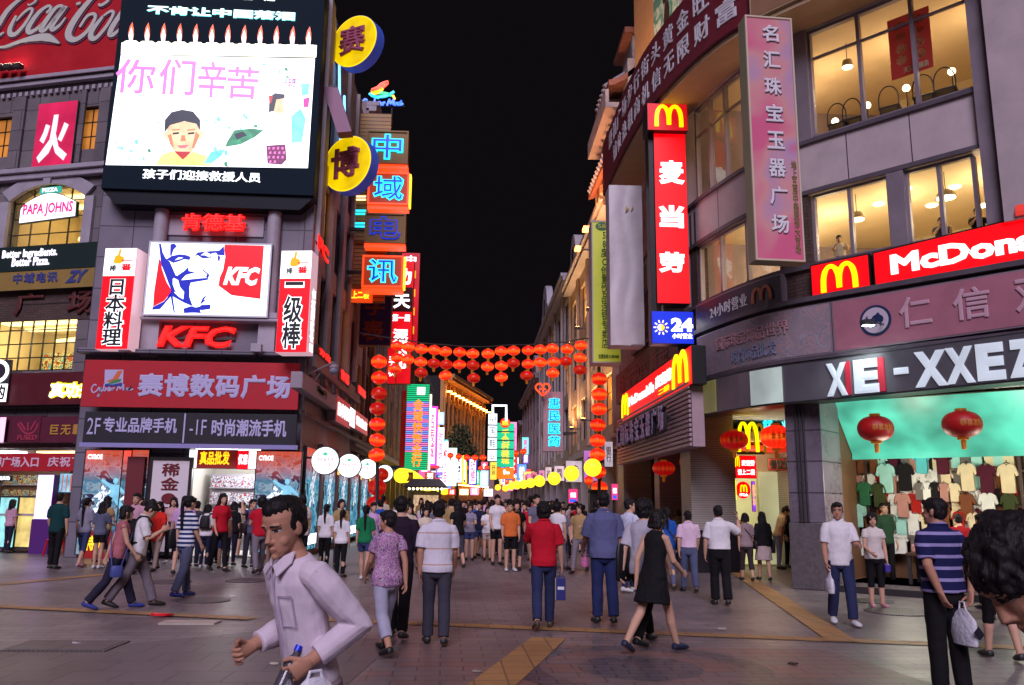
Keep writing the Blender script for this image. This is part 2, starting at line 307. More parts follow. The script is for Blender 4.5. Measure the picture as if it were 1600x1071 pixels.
def person(label, loc, head=0, h=1.7, sex='m', pose='stand', legs=None, arms=None, lean=0, top=None, sleeve=.45, hem=.86, loose=.016, collar=False, neckline=1.475, bottom=None, leg=1.0, wide=0., skirt=0, shoe='black', hair='short', hm=None, hl=.35, turn=0, nod=0, skin=None, vox=.011, face=True, group=None, side=0, curl=.6, seed=None, pants=True, prints=None, fat=0., grip=None):
    seed = seed if seed is not None else random.random()*100; P = POSE[pose]; lg = legs or P['legs']; am = arms or P['arms']; F = sex == 'f'; skin = skin or SKIN
    root = thing('person', label, 'person', loc, -R(head), group); k = h/1.72; root.scale = (k, k, k)
    body, shirt, pant = MB(), MB(), MB(); info = {}
    TH, SH = .43, .405; hx = .085 if F else .09
    feet = []; low = 9
    for s, (a, b) in ((-1, lg[:2]), (1, lg[2:4])):
        hip = Vector((s*hx, 0, .915)); kn = hip + Vector((s*.005, math.sin(R(a)), -math.cos(R(a))))*TH; an = kn + Vector((0, math.sin(R(a-b)), -math.cos(R(a-b))))*SH
        feet.append((hip, kn, an)); low = min(low, an.z)
    dz = .085-low
    Tl = Matrix.Translation((0, 0, .95+dz)) @ Matrix.Rotation(R(side), 4, 'Y') @ Matrix.Rotation(-R(lean), 4, 'X') @ Matrix.Translation((0, 0, -.95)); T = lambda p: Tl @ Vector(p)
    legr = (.078, .066, .054, .055, .036) if F else (.082, .069, .056, .055, .038)
    for i, (hip, kn, an) in enumerate(feet):
        hip, kn, an = [p+Vector((0, 0, dz)) for p in (hip, kn, an)]; calf = kn.lerp(an, .32)+Vector((0, -.012, 0)); mid = hip.lerp(kn, .5)
        body.tube([hip, mid, kn, calf, an, an+Vector((0, .0, -.03))], [legr[0], legr[1], legr[2], legr[3], legr[4], legr[4]], 12)
        lift = an.z-.085; pit = math.asin(min(.95, lift/.19)) if lift > .015 else 0; fd = Vector((0, math.cos(pit), -math.sin(pit))); fu = Vector((0, math.sin(pit), math.cos(pit)))
        heel = an - fd*.055 - fu*.05; s = -1 if i == 0 else 1; out = Vector((s*.025, 0, 0)); fw = .041 if F else .046
        ft = [heel+fu*.012, heel+fd*.04+fu*.012, heel+fd*.12+fu*.006+out*.4, heel+fd*.19+out*.8, heel+fd*.235+out-fu*.004]
        body.tube(ft, [(.03, .03), (.034, .036), (.036, .032), (fw-.004, .022), (.026, .012)], 12)
        if shoe:
            sb = MB(); q = .008; pts = [p+fu*.004 for p in ft]
            rr = []
            for p, (rx, rz) in zip([pts[0]-fd*.012]+pts+[pts[-1]+fd*.02], [(.014, .016), (.036, .042), (.041, .050), (.044, .046), (fw+.006, .034), (.036, .023), (.012, .01)]):
                rg = []
                for j in range(14):
                    t = 2*math.pi*j/14; zz = math.sin(t)*rz; zz = max(zz, -.030); rg.append(p+Vector((math.cos(t)*rx, 0, 0))+fu*zz)
                rr.append(rg)
            sb.rings(rr); sb.build('shoe', SHOE[shoe], root, smooth=True)
        pf = leg
        if bottom is not None and pants:
            L1 = TH+SH; cut = pf*L1; w = wide
            def at(d): return hip.lerp(kn, d/TH) if d < TH else kn.lerp(an, (d-TH)/SH)
            ds = [0, .12, .25, TH] + ([TH+.12, TH+.25, TH+SH-.01] if cut > TH else []); ds = [d for d in ds if d < cut-.03]+[min(cut, L1-.015)]
            def rad(d):
                base = np.interp(d, [0, .2, TH, TH+.15, L1], [.095, .086, .068, .066, .056]) if not F else np.interp(d, [0, .2, TH, TH+.15, L1], [.093, .082, .063, .06, .05])
                return base + w*np.interp(d, [0, TH, L1], [.1, .55, 1.0])
            pant.tube([at(d)+Vector((0, -.004, 0)) for d in ds], [rad(d) for d in ds], 14)
    f1 = .95+fat
    if F: TR = [(.81, .08, .075, 0), (.85, .156, .112, -.006), (.93, .168, .116, -.01), (1.0, .152, .10, -.004), (1.08, .124, .088, .0), (1.16, .128, .09, .004), (1.24, .144, .104, .012), (1.30, .15, .112, .016), (1.37, .15, .094, .004), (1.43, .128, .072, -.004), (1.465, .07, .058, -.006), (1.50, .048, .05, 0)]
    else: TR = [(.81, .08, .075, 0), (.85, .153, .112, -.004), (.93, .163, .115, -.006), (1.0, .154, .108, -.002), (1.09, .15, .104, .002), (1.19, .162, .112, .002), (1.28, .178, .118, .002), (1.36, .184, .112, -.004), (1.42, .165, .09, -.008), (1.46, .095, .068, -.01), (1.50, .056, .058, 0)]
    def ring(z, rx, ry, yo, n=24): return [T((rx*math.cos(2*math.pi*j/n)*f1, yo+ry*f1*math.sin(2*math.pi*j/n), z)) for j in range(n)]
    body.rings([ring(*q) for q in TR])
    body.tube([T((0, -.008, 1.45)), T((0, .004, 1.52)), T((0, .012, 1.56))], [.058 if not F else .05, .054 if not F else .045, .054 if not F else .046], 14)
    # arms
    sx = .148 if F else .174; ar = (.048, .042, .036, .034, .025) if F else (.056, .05, .042, .04, .029)
    for s, (f, ab, e, inn) in ((-1, am[0]), (1, am[1])):
        f, ab, e = R(f), R(ab), R(e); S0 = Vector((s*sx, -.006, 1.386))
        d1 = Vector((s*math.sin(ab), math.cos(ab)*math.sin(f), -math.cos(ab)*math.cos(f))); d2 = Vector((s*math.sin(ab)*.4-s*inn, math.sin(f+e), -math.cos(f+e))).normalized()
        E = S0+d1*.285; Wp = E+d2*.245; rt3 = Tl.to_3x3(); S1, E1, W1 = T(S0), T(E), T(Wp); dd = rt3 @ d2
        body.tube([T((s*.09, -.008, 1.395)), S1, S1.lerp(E1, .5), E1, E1.lerp(W1, .35), W1], [.048, ar[0]-.002, ar[1], ar[2], ar[3], ar[4]], 12)
        wv = Vector((1, 0, 0)).cross(d2); wv = wv.normalized() if wv.length > .1 else Vector((0, 0, 1)); cn = (Vector((-s, 0, 0)) - d2*(-s*d2.x)); cn = (cn - wv*cn.dot(wv)).normalized() if cn.length > .1 else d2.cross(wv)
        wv, cn = rt3 @ wv, rt3 @ cn; hs = .9 if F else 1.0
        pm = W1+dd*.088*hs; info[('hand', s)] = pm+dd*.02+cn*.03; info[('wrist', s)] = W1
        ref = [W1-dd*.01, W1+dd*.03*hs, pm]
        rr = []
        for p, wd, tk in zip(ref, (.028, .038, .042), (.024, .017, .014)): rr.append([p+wv*math.cos(2*math.pi*j/12)*wd*hs+cn*math.sin(2*math.pi*j/12)*tk for j in range(12)])
        body.rings(rr); cu = curl if not grip or s not in grip else 1.5
        for o_, ln in ((.032, .072), (.011, .082), (-.011, .076), (-.032, .058)):
            b0 = pm+wv*o_*hs-dd*.012; a1 = cu*.45; a2 = cu*1.15; a3 = cu*1.7; g = lambda a: dd*math.cos(a)+cn*math.sin(a)
            p1 = b0+g(a1)*ln*.52*hs; p2 = p1+g(a2)*ln*.36*hs; p3 = p2+g(a3)*ln*.28*hs; body.tube([b0, p1, p2, p3], [.0098, .009, .0085, .007], 8)
        t0 = W1+dd*.03*hs+wv*.028*hs; t1 = t0+(dd*.6+wv*.55+cn*.35).normalized()*.045*hs; t2 = t1+(dd*.85+wv*.1+cn*.5).normalized()*.034*hs; body.tube([W1+dd*.012, t0, t1, t2], [.016, .0135, .011, .009], 8)
        if top is not None and sleeve > 0:
            tot = .53; cut = sleeve*tot
            def aat(d): return S1.lerp(E1, d/.285) if d < .285 else E1.lerp(W1, (d-.285)/.245)
            ds = [0, .07, .14, .21, .285, .36, .44, .51]; ds = [d for d in ds if d < cut-.02]+[min(cut, .515)]; lo = loose*1.25
            shirt.tube([T((s*(sx-.08), -.006, 1.396))]+[aat(d) for d in ds], [.052]+[np.interp(d, [0, .07, .285, .53], [ar[0]+.006, ar[0]+lo*.7+.003, ar[2]+lo+.006, ar[4]+lo+.004]) for d in ds], 14)
    # head
    nk = T((0, .004, 1.50)); Hm = Matrix.Translation(nk) @ (Tl.to_3x3() @ (Matrix.Rotation(-R(turn), 3, 'Z') @ Matrix.Rotation(-R(nod), 3, 'X'))).to_4x4() @ Matrix.Translation((0, .014, .102)); HT = lambda p: Hm @ Vector(p)
    fs = .95 if F else 1.0; rr = []
    for (z, w, yf, yb) in HEADR:
        rg = []
        for j in range(28):
            t = 2*math.pi*j/28; y0, yr = (yf+yb)/2, (yf-yb)/2; cx, sn = math.cos(t), math.sin(t); e = .82; rg.append(HT((w*fs*math.copysign(abs(cx)**e, cx), y0+yr*math.copysign(abs(sn)**(e if sn < 0 else .95), sn), z)))
        rr.append(rg)
    body.rings(rr)
    body.tube([HT((0, .08, .018)), HT((0, .096, -.012)), HT((0, .108, -.036)), HT((0, .094, -.048))], [.009, .011, .0155, .011], 8)
    for s in (-1, 1):
        body.ball(HT((s*.012, .094, -.043)), .0095, n=8, k=6); body.ball(HT((s*.074*fs, -.008, -.012)), .011, .022, .033, n=8, k=6, M=(Hm.to_3x3() @ Matrix.Rotation(s*.35, 3, 'Z')))
        body.tube([HT((s*.012, .088, .024)), HT((s*.034, .086, .028)), HT((s*.056, .070, .022))], [.008, .009, .007], 8)     # brow
        body.ball(HT((s*.036, .052, -.046)), .028, n=12, k=8)                                                        # cheek
    body.tube([HT((-.021, .089, -.074)), HT((0, .097, -.071)), HT((.021, .089, -.074))], [.005, .0078, .005], 8); body.tube([HT((-.018, .088, -.082)), HT((0, .096, -.083)), HT((.018, .088, -.082))], [.005, .008, .005], 8); body.ball(HT((0, .083, -.106)), .018, n=10, k=6)
    Hi = Hm.inverted()
    def marks(me):
        n = len(me.polygons); ce = np.zeros(n*3); me.polygons.foreach_get('center', ce); ce = ce.reshape(-1, 3); M4 = np.array(Hi); q = ce @ M4[:3, :3].T + M4[:3, 3]
        ix = np.zeros(n, dtype=np.int32); x, y, z = np.abs(q[:, 0]), q[:, 1], q[:, 2]; fr = (y > .05)
        ix[fr & (x < .024) & (np.abs(z+.0785) < .0075-.1*x*.1)] = 1
        ix[fr & (np.abs(x-.034) < .016) & (np.abs(z-.004) < .0055)] = 3; ix[fr & (np.abs(x-.033) < .0075) & (np.abs(z-.004) < .0058)] = 2; ix[fr & (np.abs(x-.034) < .018) & (np.abs(z-.010) < .0026)] = 2
        ix[fr & (np.abs(x-.035) < .021) & (np.abs(z-.0265+.06*np.abs(x-.03)) < .0042)] = 2
        me.polygons.foreach_set('material_index', ix)
    voxed(body, vox*.8 if face else vox, 'body', [skin, LIP, DARK, EYEW], root, it=2, mi=marks if face else None)
    # clothes
    if top is not None:
        lo = loose; zs = [q for q in TR if hem < q[0] < neckline-.004]
        def ip(z): return [float(np.interp(z, [q[0] for q in TR], [q[i] for q in TR])) for i in (1, 2, 3)]
        lst = [hem]+[q[0] for q in zs]+[neckline]; rg = []
        for z in lst:
            rx, ry, yo = ip(z); t = max(0, (1.25-z)/.4); ex = lo*(1+.9*t) if z < 1.40 else (.011 if z < 1.45 else .006); m_ = .150 if F else .168
            if z < 1.2: rx = max(rx, ip(min(1.28, z+.18))[0]*.93) if not F else max(rx, ip(1.24)[0]*.90)
            if z < 1.2: ry = max(ry, .097)
            rg.append(ring(z, rx+ex, ry+ex, yo))
        shirt.rings(rg)
        if collar: shirt.tube([T((.072*math.cos(t), .066*math.sin(t)-.002, 1.484-.012*math.sin(t)-(.03 if abs(t-math.pi/2) < .35 else 0))) for t in [2*math.pi*j/20 for j in range(21)]], (.013, .024), 8)
        if skirt: # dress
            pass
        voxed(shirt, vox, 'dress' if skirt and bottom is None else ('blouse' if F else 'shirt'), top, root, it=3, wr=.008, ws=9, seed=seed)
    if skirt:
        z1 = 1.02; sk = MB(); rg = []; st = max(0, abs(lg[0]-lg[2])-8)*.0016
        for t in (0, .15, .35, .6, .85, 1): z = z1-(z1-skirt)*t; rg.append(ring(z, .15+.075*t**.8+loose*.5, .115+(.055+st)*t**.8, 0))
        sk.rings(rg); voxed(sk, vox, 'skirt', bottom or top, root, it=2, wr=.012, ws=11, seed=seed)
    elif bottom is not None:
        pant.rings([ring(z, rx, ry, yo) for (z, rx, ry, yo) in [(.775, .085, .085, -.004), (.80, .13, .112, -.004), (.83, .158, .122, -.005)]]+[ring(z, rx+.011, ry+.011, yo) for (z, rx, ry, yo) in TR if .84 < z < 1.05]); voxed(pant, vox, 'shorts' if leg < .6 else 'trousers', bottom, root, it=3, wr=.007, ws=8, seed=seed+9)
    if hair:
        hb = MB(); amp = .006; hs_ = 26
        if hair == 'afro': hb.ball(HT((0, -.03, .035)), .15, .165, .145, 24, 16, M=Hm.to_3x3()); amp = .035; hs_ = 17
        elif hair == 'curly': hb.ball(HT((0, -.026, .035)), .105, .120, .108, 24, 14, M=Hm.to_3x3()); hb.ball(HT((0, -.05, -.035)), .096, .07, .08, 20, 10, M=Hm.to_3x3()); amp = .016; hs_ = 44
        else:
            hb.ball(HT((0, -.030 if hair == 'crew' else -.015, .045)), .083, .098 if hair == 'crew' else .108, .086, 24, 14, M=Hm.to_3x3()); hb.ball(HT((0, -.045, -.005)), .080, .066, .076, 20, 10, M=Hm.to_3x3())
            if hair == 'crew':
                hb.ball(HT((0, .004, .088)), .068, .084, .052, 20, 12, M=Hm.to_3x3()); amp = .006; hs_ = 70
                for s in (-1, 1): hb.ball(HT((s*.068, .0, .022)), .012, .030, .046, 8, 6, M=Hm.to_3x3())
            elif hair == 'short':
                for s in (-1, 1): hb.ball(HT((s*.066, .006, .022)), .014, .032, .05, 8, 6, M=Hm.to_3x3())
                hb.tube([HT((-.055, .066, .072)), HT((0, .086, .086)), HT((.055, .066, .072))], [.02, .026, .02], 8); amp = .008; hs_ = 42
            else:
                hb.tube([HT((-.066, .045, .03)), HT((-.05, .078, .064)), HT((.0, .094, .074)), HT((.05, .078, .064)), HT((.066, .045, .03))], [.014, .018, .02, .018, .014], 8)
            if hair == 'pony':
                a = HT((0, -.118, .04)); b = HT((0, -.155, -.01)); bk = Tl.to_3x3() @ Vector((0, -1, 0)); c_ = T((0, -.13, 1.56-hl*.45)); d_ = T((.01, -.125, 1.58-hl)); hb.tube([HT((0, -.09, .04)), a, b, c_, d_, d_+Vector((0, -.0, -.05))], [.03, .032, .034, .03, .022, .006], 10)
            if hair in ('long', 'bob'):
                ln = hl if hair == 'long' else .155; w = .085 if hair == 'long' else .095
                rg = []
                for t in (0, .2, .45, .7, .9, 1):
                    z = .05-ln*t*1.0; ww = (.084+(.022 if hair == 'bob' else .03)*math.sin(math.pi*min(1, t*.75)))*(1 if t < 1 else .8); rg.append([HT((ww*math.cos(2*math.pi*j/20), -.045-.02*t+(.062 if t < .6 else .048)*math.sin(2*math.pi*j/20), z)) for j in range(20)])
                hb.rings(rg)
                for s in (-1, 1): hb.tube([HT((s*.07, .035, .03)), HT((s*.082, .03, -.03)), HT((s*.084, .01, -.03-ln*.45))], [.016, .020, .012], 8)
                amp = .010; hs_ = 22
            if hair == 'bun': hb.ball(HT((0, -.115, .055)), .045, n=12, k=8)
        voxed(hb, max(.007, vox*.75), 'hair', hm or HAIR, root, it=1, wr=amp, ws=hs_, seed=seed)
    info['T'] = T; info['k'] = k; info['root'] = root; info['HT'] = HT
    return info
def w_of(info, p):
    r = info['root']; return Matrix.Translation(r.location) @ Matrix.Rotation(r.rotation_euler.z, 4, 'Z') @ (Vector(p)*info['k'])
def held(info, name, label, cat):
    """an object carried by a person: shares the person's own frame so that it sits in the hand or on the back"""
    r = info['root']; o = thing(name, label, cat, r.location, r.rotation_euler.z); o.scale = r.scale; return o
# ---------------------------------------------------------------- setting: ground
STONE = brick_mat('granite_pavers', c8(136, 122, 122), c8(118, 108, 110), c8(86, 78, 80), .45, .225, .009, .43, rot=(0, 0, R(-2)), noise=.3, bump=.25)
REDP = brick_mat('red_pavers', c8(132, 98, 92), c8(118, 106, 106), c8(84, 71, 70), .45, .225, .009, .47, rot=(0, 0, R(-2)), noise=.25, bump=.25)
TACT = brick_mat('tactile_pavers', c8(178, 134, 84), c8(166, 124, 78), c8(128, 96, 64), .31, .31, .01, .55, rot=(0, 0, R(-2)), offset=0, noise=.25, bump=.35)
DARKP = brick_mat('dark_pavers', c8(100, 88, 92), c8(90, 82, 86), c8(58, 54, 56), .5, .5, .01, .45, noise=.25)
g = MB(); g.add([(-150, -60, 0), (150, -60, 0), (150, 500, 0), (-150, 500, 0)], [(0, 1, 2, 3)]); tag(g.build('ground', STONE), kind='structure')
def sheet(name, pts, z, m, px=True):
    P = [gnd(*p) if px else p for p in pts]; b = MB(); b.add([(p[0], p[1], z) for p in P], [tuple(range(len(P)))]); return tag(b.build(name, m), kind='structure')
def strip(p, q, w, z=.008, ext=0):
    a, b = gnd(*p), gnd(*q); a.z = b.z = 0; d = (b-a).normalized(); n = Vector((-d.y, d.x, 0))*w/2; b = b+d*ext; return sheet('pavement_strip', [a-n, b-n, b+n, a+n], z, TACT, False)
strip((430, 966), (1530, 1010), .30, ext=4); strip((1150, 893), (1318, 1004), .36, .0121); strip((858, 998), (770, 1071), .42, .0122, ext=2); strip((-200, 933), (176, 897), .34); strip((-220, 938), (395, 968), .28, .0123)
sheet('pavement', [(640, 1004), (845, 1009), (770, 1076), (540, 1076)], .0041, REDP); sheet('pavement', [(880, 1008), (1290, 1016), (1480, 1076), (800, 1076)], .0042, REDP)
sheet('pavement', [(-400, 1040), (170, 1010), (420, 985), (620, 1002), (520, 1090), (-500, 1090)], .0043, DARKP)
def disc(name, p, r, z, m, label=None, cat=None):
    c = gnd(*p); b = MB(); b.lathe([(0.001, 0), (r, 0), (r, z), (r-.03, z+.004), (.001, z+.004)], 40); o = b.build(name, m, smooth=False); o.location = (c.x, c.y, 0)
    return tag(o, label, cat) if label else tag(o, kind='structure')
IRON = brick_mat('cast_iron', c8(104, 95, 97), c8(110, 100, 102), c8(76, 69, 71), .05, .05, .012, .5, bump=.6)
for p, r, l in (((262, 910), .45, 'round iron manhole cover behind the striped shirt woman'), ((386, 908), .42, 'round iron manhole cover near the couple at the poster'), ((318, 939), .42, 'round iron manhole cover nearest on the left paving'), ((1362, 940), .36, 'round iron manhole cover by the woman in black capris'), ((1404, 957), .5, 'larger round iron manhole cover before the clothes shop')): disc('manhole_cover', p, r, .014, IRON, l, 'manhole cover')
b = MB(); c = gnd(105, 1011); b.box(-.55, .55, -.33, .33, .0, .016); b.box(-.5, .5, -.28, .28, .0161, .019, 1); o = b.build('access_plate', [IRON, DARKP]); o.location = (c.x, c.y, 0); tag(o, 'dark rectangular metal access plate set into the paving', 'access plate')
b = MB(); c = gnd(297, 974); b.box(-.36, .36, -.16, .16, .0, .02); o = b.build('cover_slab', mat('pale_slab', c8(185, 172, 160), .6, noise=.2)); o.location = (c.x, c.y, 0); tag(o, 'pale rectangular cover slab in the dark paving', 'slab')
b = MB(); c = gnd(251, 965); random.seed(3)
b.rings([[(.13*math.cos(t)*(1+.4*math.sin(3*t+k)), .06*math.sin(t)*(1+.3*math.cos(2*t)), .002+.03*k*(1-.3*math.sin(2*t))) for t in [2*math.pi*j/14 for j in range(14)]] for k in (0, 1)]); o = b.build('crumpled_wrapper', mat('red_wrapper', c8(225, 25, 40), .35)); o.location = (c.x, c.y, .02); tag(o, 'crumpled bright red wrapper dropped on the paving', 'litter')
for k, (px, py, col, lab) in enumerate(((118, 1008, (190, 186, 196), 'tiny scrap of white paper on the dark plate'), (362, 934, (205, 200, 205), 'scrap of white paper lying beside the manhole cover'), (745, 1052, (150, 140, 130), 'pale flattened cup on the red pavers'), (1128, 985, (170, 160, 150), 'crumpled receipt on the paving below the phone caller'), (1240, 1040, (60, 50, 48), 'dark leaf scrap on the paving at lower right'), (430, 1040, (190, 180, 170), 'small pale ticket on the paving by the hurrying man'))):
    q_ = gnd(px, py); b = MB(); b.rings([[(.045*math.cos(t)*(1+.4*math.sin(3*t+k+j)), .03*math.sin(t)*(1+.3*math.cos(2*t+k)), .001+.012*j*(1-.5*math.sin(2*t))) for t in [2*math.pi*i/10 for i in range(10)]] for j in (0, 1)]); o = b.build('paper_scrap', mat('litter%d' % k, c8(*col), .6)); o.location = (q_.x, q_.y, .013); tag(o, lab, 'litter')
c = gnd(1000, 1045); b = MB()
for r0, r1, m in ((1.02, 1.18, 0), (.40, .52, 0)):
    b.flat([(r1*math.cos(2*math.pi*k/48), r1*math.sin(2*math.pi*k/48)) for k in range(48)], 0, .001, m)
MED = brick_mat('medallion_stone', c8(104, 96, 102), c8(88, 84, 90), c8(56, 52, 56), .3, .15, .01, .4, noise=.3)
def ringsheet(r0, r1, z, m):
    b = MB(); n = 56; b.add([(r*math.cos(2*math.pi*k/n), r*math.sin(2*math.pi*k/n), 0) for r in (r0, r1) for k in range(n)], [(k, (k+1) % n, n+(k+1) % n, n+k) for k in range(n)]); o = b.build('pavement', m); o.location = (c.x, c.y, z); tag(o, kind='structure')
ringsheet(1.0, 1.3, .0085, MED); ringsheet(.001, .62, .0086, MED); ringsheet(.621, .999, .0084, REDP)

# ---------------------------------------------------------------- building materials
WALLA = brick_mat('grey_stone_cladding', c8(122, 112, 116), c8(110, 102, 108), c8(70, 64, 68), 1.1, .7, .015, .7, rot=(R(90), 0, 0), noise=.25)
WALLB = brick_mat('violet_stone_cladding', c8(126, 120, 134), c8(116, 110, 126), c8(66, 62, 74), 1.0, .95, .018, .6, rot=(R(90), 0, 0), offset=0, noise=.22)
PALE = mat('pale_render', c8(176, 166, 170), .7, noise=.2, ns=1.5, bump=.15); PALE2 = mat('pale_trim', c8(168, 160, 172), .6, noise=.18, ns=2)
BEIGE = mat('beige_render', c8(186, 160, 140), .75, noise=.25, ns=1.2, bump=.2); MAUVE = mat('mauve_render', c8(150, 132, 138), .75, noise=.25, ns=1.2, bump=.2)
BRICK = brick_mat('brown_brick', c8(96, 72, 66), c8(82, 60, 56), c8(60, 52, 50), .24, .075, .01, .8, rot=(R(90), 0, 0)); DIM = mat('dark_metal', (.03, .028, .032), .45, noise=.2); STEEL = mat('grey_aluminium', c8(150, 138, 148), .45, metal=.3, noise=.12, ns=2)
ROOM = mat('warm_room_wall', c8(214, 194, 156), .8, noise=.1); TEALW = mat('teal_room_wall', c8(120, 215, 190), .5, noise=.25, ns=1.5); DK = mat('shadow_void', (.012, .010, .012), .8); FRAMED = mat('dark_window_frame', (.02, .018, .018), .4)
WARM = glow('lit_window_warm', (255, 190, 95), .8, .55, 1.3); WARM2 = glow('lit_window_dim', (235, 150, 60), .32, .5, 1.0); LAMPW = glow('lamp_face', (255, 236, 190), 6, sample=False); TUBEW = glow('white_tube', (235, 240, 255), 5); CEILW = glow('bright_ceiling_strip', (255, 225, 150), 2.2)
DGLASS = mat('dark_glass', (.012, .013, .016), .08, spec=.8)
def glass_mat():
    m = bpy.data.materials.new('window_glass'); m.use_nodes = True; nt = m.node_tree; nt.nodes.clear(); o = nt.nodes.new('ShaderNodeOutputMaterial'); x = nt.nodes.new('ShaderNodeMixShader'); t = nt.nodes.new('ShaderNodeBsdfTransparent'); g_ = nt.nodes.new('ShaderNodeBsdfGlossy'); fr = nt.nodes.new('ShaderNodeFresnel')
    g_.inputs['Roughness'].default_value = .02; fr.inputs[0].default_value = 1.6; t.inputs[0].default_value = (.93, .95, .94, 1)
    ge = nt.nodes.new('ShaderNodeNewGeometry'); sb = nt.nodes.new('ShaderNodeMath'); sb.operation = 'SUBTRACT'; sb.use_clamp = True; nt.links.new(fr.outputs[0], sb.inputs[0]); nt.links.new(ge.outputs['Backfacing'], sb.inputs[1]); nt.links.new(sb.outputs[0], x.inputs[0]); nt.links.new(t.outputs[0], x.inputs[1]); nt.links.new(g_.outputs[0], x.inputs[2]); nt.links.new(x.outputs[0], o.inputs[0]); m.cycles.emission_sampling = 'NONE'; return m
GLASS = glass_mat()
def holed(x0, x1, z0, z1, holes, t=.35, mb=None, m=0, y=0):
    b = mb or MB(); xs = sorted({x0, x1, *[h[0] for h in holes], *[h[1] for h in holes]}); zs = sorted({z0, z1, *[h[2] for h in holes], *[h[3] for h in holes]}); xs = [x for x in xs if x0 <= x <= x1]; zs = [z for z in zs if z0 <= z <= z1]
    def solid(i, j):
        if not (0 <= i < len(xs)-1 and 0 <= j < len(zs)-1): return False
        cx, cz = (xs[i]+xs[i+1])/2, (zs[j]+zs[j+1])/2; return not any(h[0] < cx < h[1] and h[2] < cz < h[3] for h in holes)
    for i in range(len(xs)-1):
        for j in range(len(zs)-1):
            if not solid(i, j): continue
            a, c_, d, e = xs[i], xs[i+1], zs[j], zs[j+1]; b.add([(a, y, d), (c_, y, d), (c_, y, e), (a, y, e)], [(0, 1, 2, 3)], m); b.add([(a, y+t, d), (c_, y+t, d), (c_, y+t, e), (a, y+t, e)], [(3, 2, 1, 0)], m)
            for (ii, jj, q) in ((i-1, j, [(a, y, d), (a, y, e), (a, y+t, e), (a, y+t, d)]), (i+1, j, [(c_, y, d), (c_, y+t, d), (c_, y+t, e), (c_, y, e)]), (i, j-1, [(a, y, d), (a, y+t, d), (c_, y+t, d), (c_, y, d)]), (i, j+1, [(a, y, e), (c_, y, e), (c_, y+t, e), (a, y+t, e)])):
                if not solid(ii, jj): b.add(q, [(0, 1, 2, 3)], m)
    return b
def window(parent, x0, x1, z0, z1, y=.12, pane=None, nx=2, nz=2, bar=.035, fr=None, fw=.05, sill=None):
    """a window in a wall opening: frame with bars, its pane a sub-part"""
    b = MB(); fr = fr or FRAMED
    for q in ((x0, x1, z0, z0+fw), (x0, x1, z1-fw, z1), (x0, x0+fw, z0+fw, z1-fw), (x1-fw, x1, z0+fw, z1-fw)): b.box(q[0], q[1], y, y+.07, q[2], q[3])
    for i in range(1, nx): x = x0+(x1-x0)*i/nx; b.box(x-bar/2, x+bar/2, y+.012, y+.055, z0+fw, z1-fw)
    for j in range(1, nz): z = z0+(z1-z0)*j/nz; b.box(x0+fw, x1-fw, y+.014, y+.053, z-bar/2, z+bar/2)
    w = b.build('window', fr, parent)
    if pane: MB().box(x0+.01, x1-.01, y+.030, y+.040, z0+.01, z1-.01).build('pane', pane, w)
    if sill: MB().box(x0-.08, x1+.08, -.09, .115, z0-.12, z0-.001).build('sill', sill, w)
    return w
def room(parent, x0, x1, z0, z1, y0, d, m, ceil=None, name='interior'):
    b = MB(); b.add([(x0, y0, z0), (x1, y0, z0), (x1, y0, z1), (x0, y0, z1), (x0, y0+d, z0), (x1, y0+d, z0), (x1, y0+d, z1), (x0, y0+d, z1)], [(4, 5, 6, 7), (0, 1, 5, 4), (3, 7, 6, 2), (0, 4, 7, 3), (1, 2, 6, 5)]); o = b.build(name, m, parent)
    if ceil:
        for (a, e, p, q, mm) in ceil: MB().box(a, e, y0+p, y0+q, z1-.06, z1-.012).build('ceiling_light', mm, o)
    return o

# ---------------------------------------------------------------- far left building: stone facade turned towards the square
FA = FR(-11.2, 25, 105)
def ra(x0, y0, x1, y1, off=0):
    u0, z1 = FA.uv(x0, y0, off); u1, z0 = FA.uv(x1, y1, off); return u0, u1, z0, z1
A = thing_on(FA, 'shop_building', 'grey stone building with arched window left of the giant screen', 'building')
aw = ra(22, 293, 128, 384); lw = ra(-40, 497, 112, 578); w1 = ra(126, 168, 152, 232); w0 = ra(-12, 185, 16, 245); pw = ra(172, 320, 190, 384); gw = ra(-60, 742, 128, 868)
holes = [aw, lw, w1, w0, pw, (-6.5, .25, -.1, 3.05)]
holed(-6.5, .32, 0, 17.5, holes, .4).build('wall', WALLA, A)
def ledge(zc, h, d, x0=-6.5, x1=.3, m=PALE2, name='cornice'):
    b = MB(); b.box(x0, x1, -d, -.002, zc, zc+h*.55); b.box(x0, x1, -d-.1, -.002, zc+h*.552, zc+h); return b.build(name, m, A, bevel=.02)
for px, h, d in ((283, .35, .22), (137, .3, .18)): ledge(FA.uv(60, px)[1], h, d)
z = FA.uv(60, 118)[1]; ledge(z, .25, .1); b = MB()
zz = FA.uv(60, 150)[1]
for k in range(22): b.box(-5+.23*k, -4.88+.23*k, -.09, -.003, zz, zz+.14)
b.build('dentil_course', PALE2, A)
for (a, e) in ((18, 36), (122, 130), (152, 168)): u0 = FA.uv(a, 220)[0]; u1 = FA.uv(e, 220)[0]; MB().box(u0, u1, -.1, -.003, FA.uv(60, 262)[1], zz-.02).build('pilaster', WALLA, A, bevel=.015)
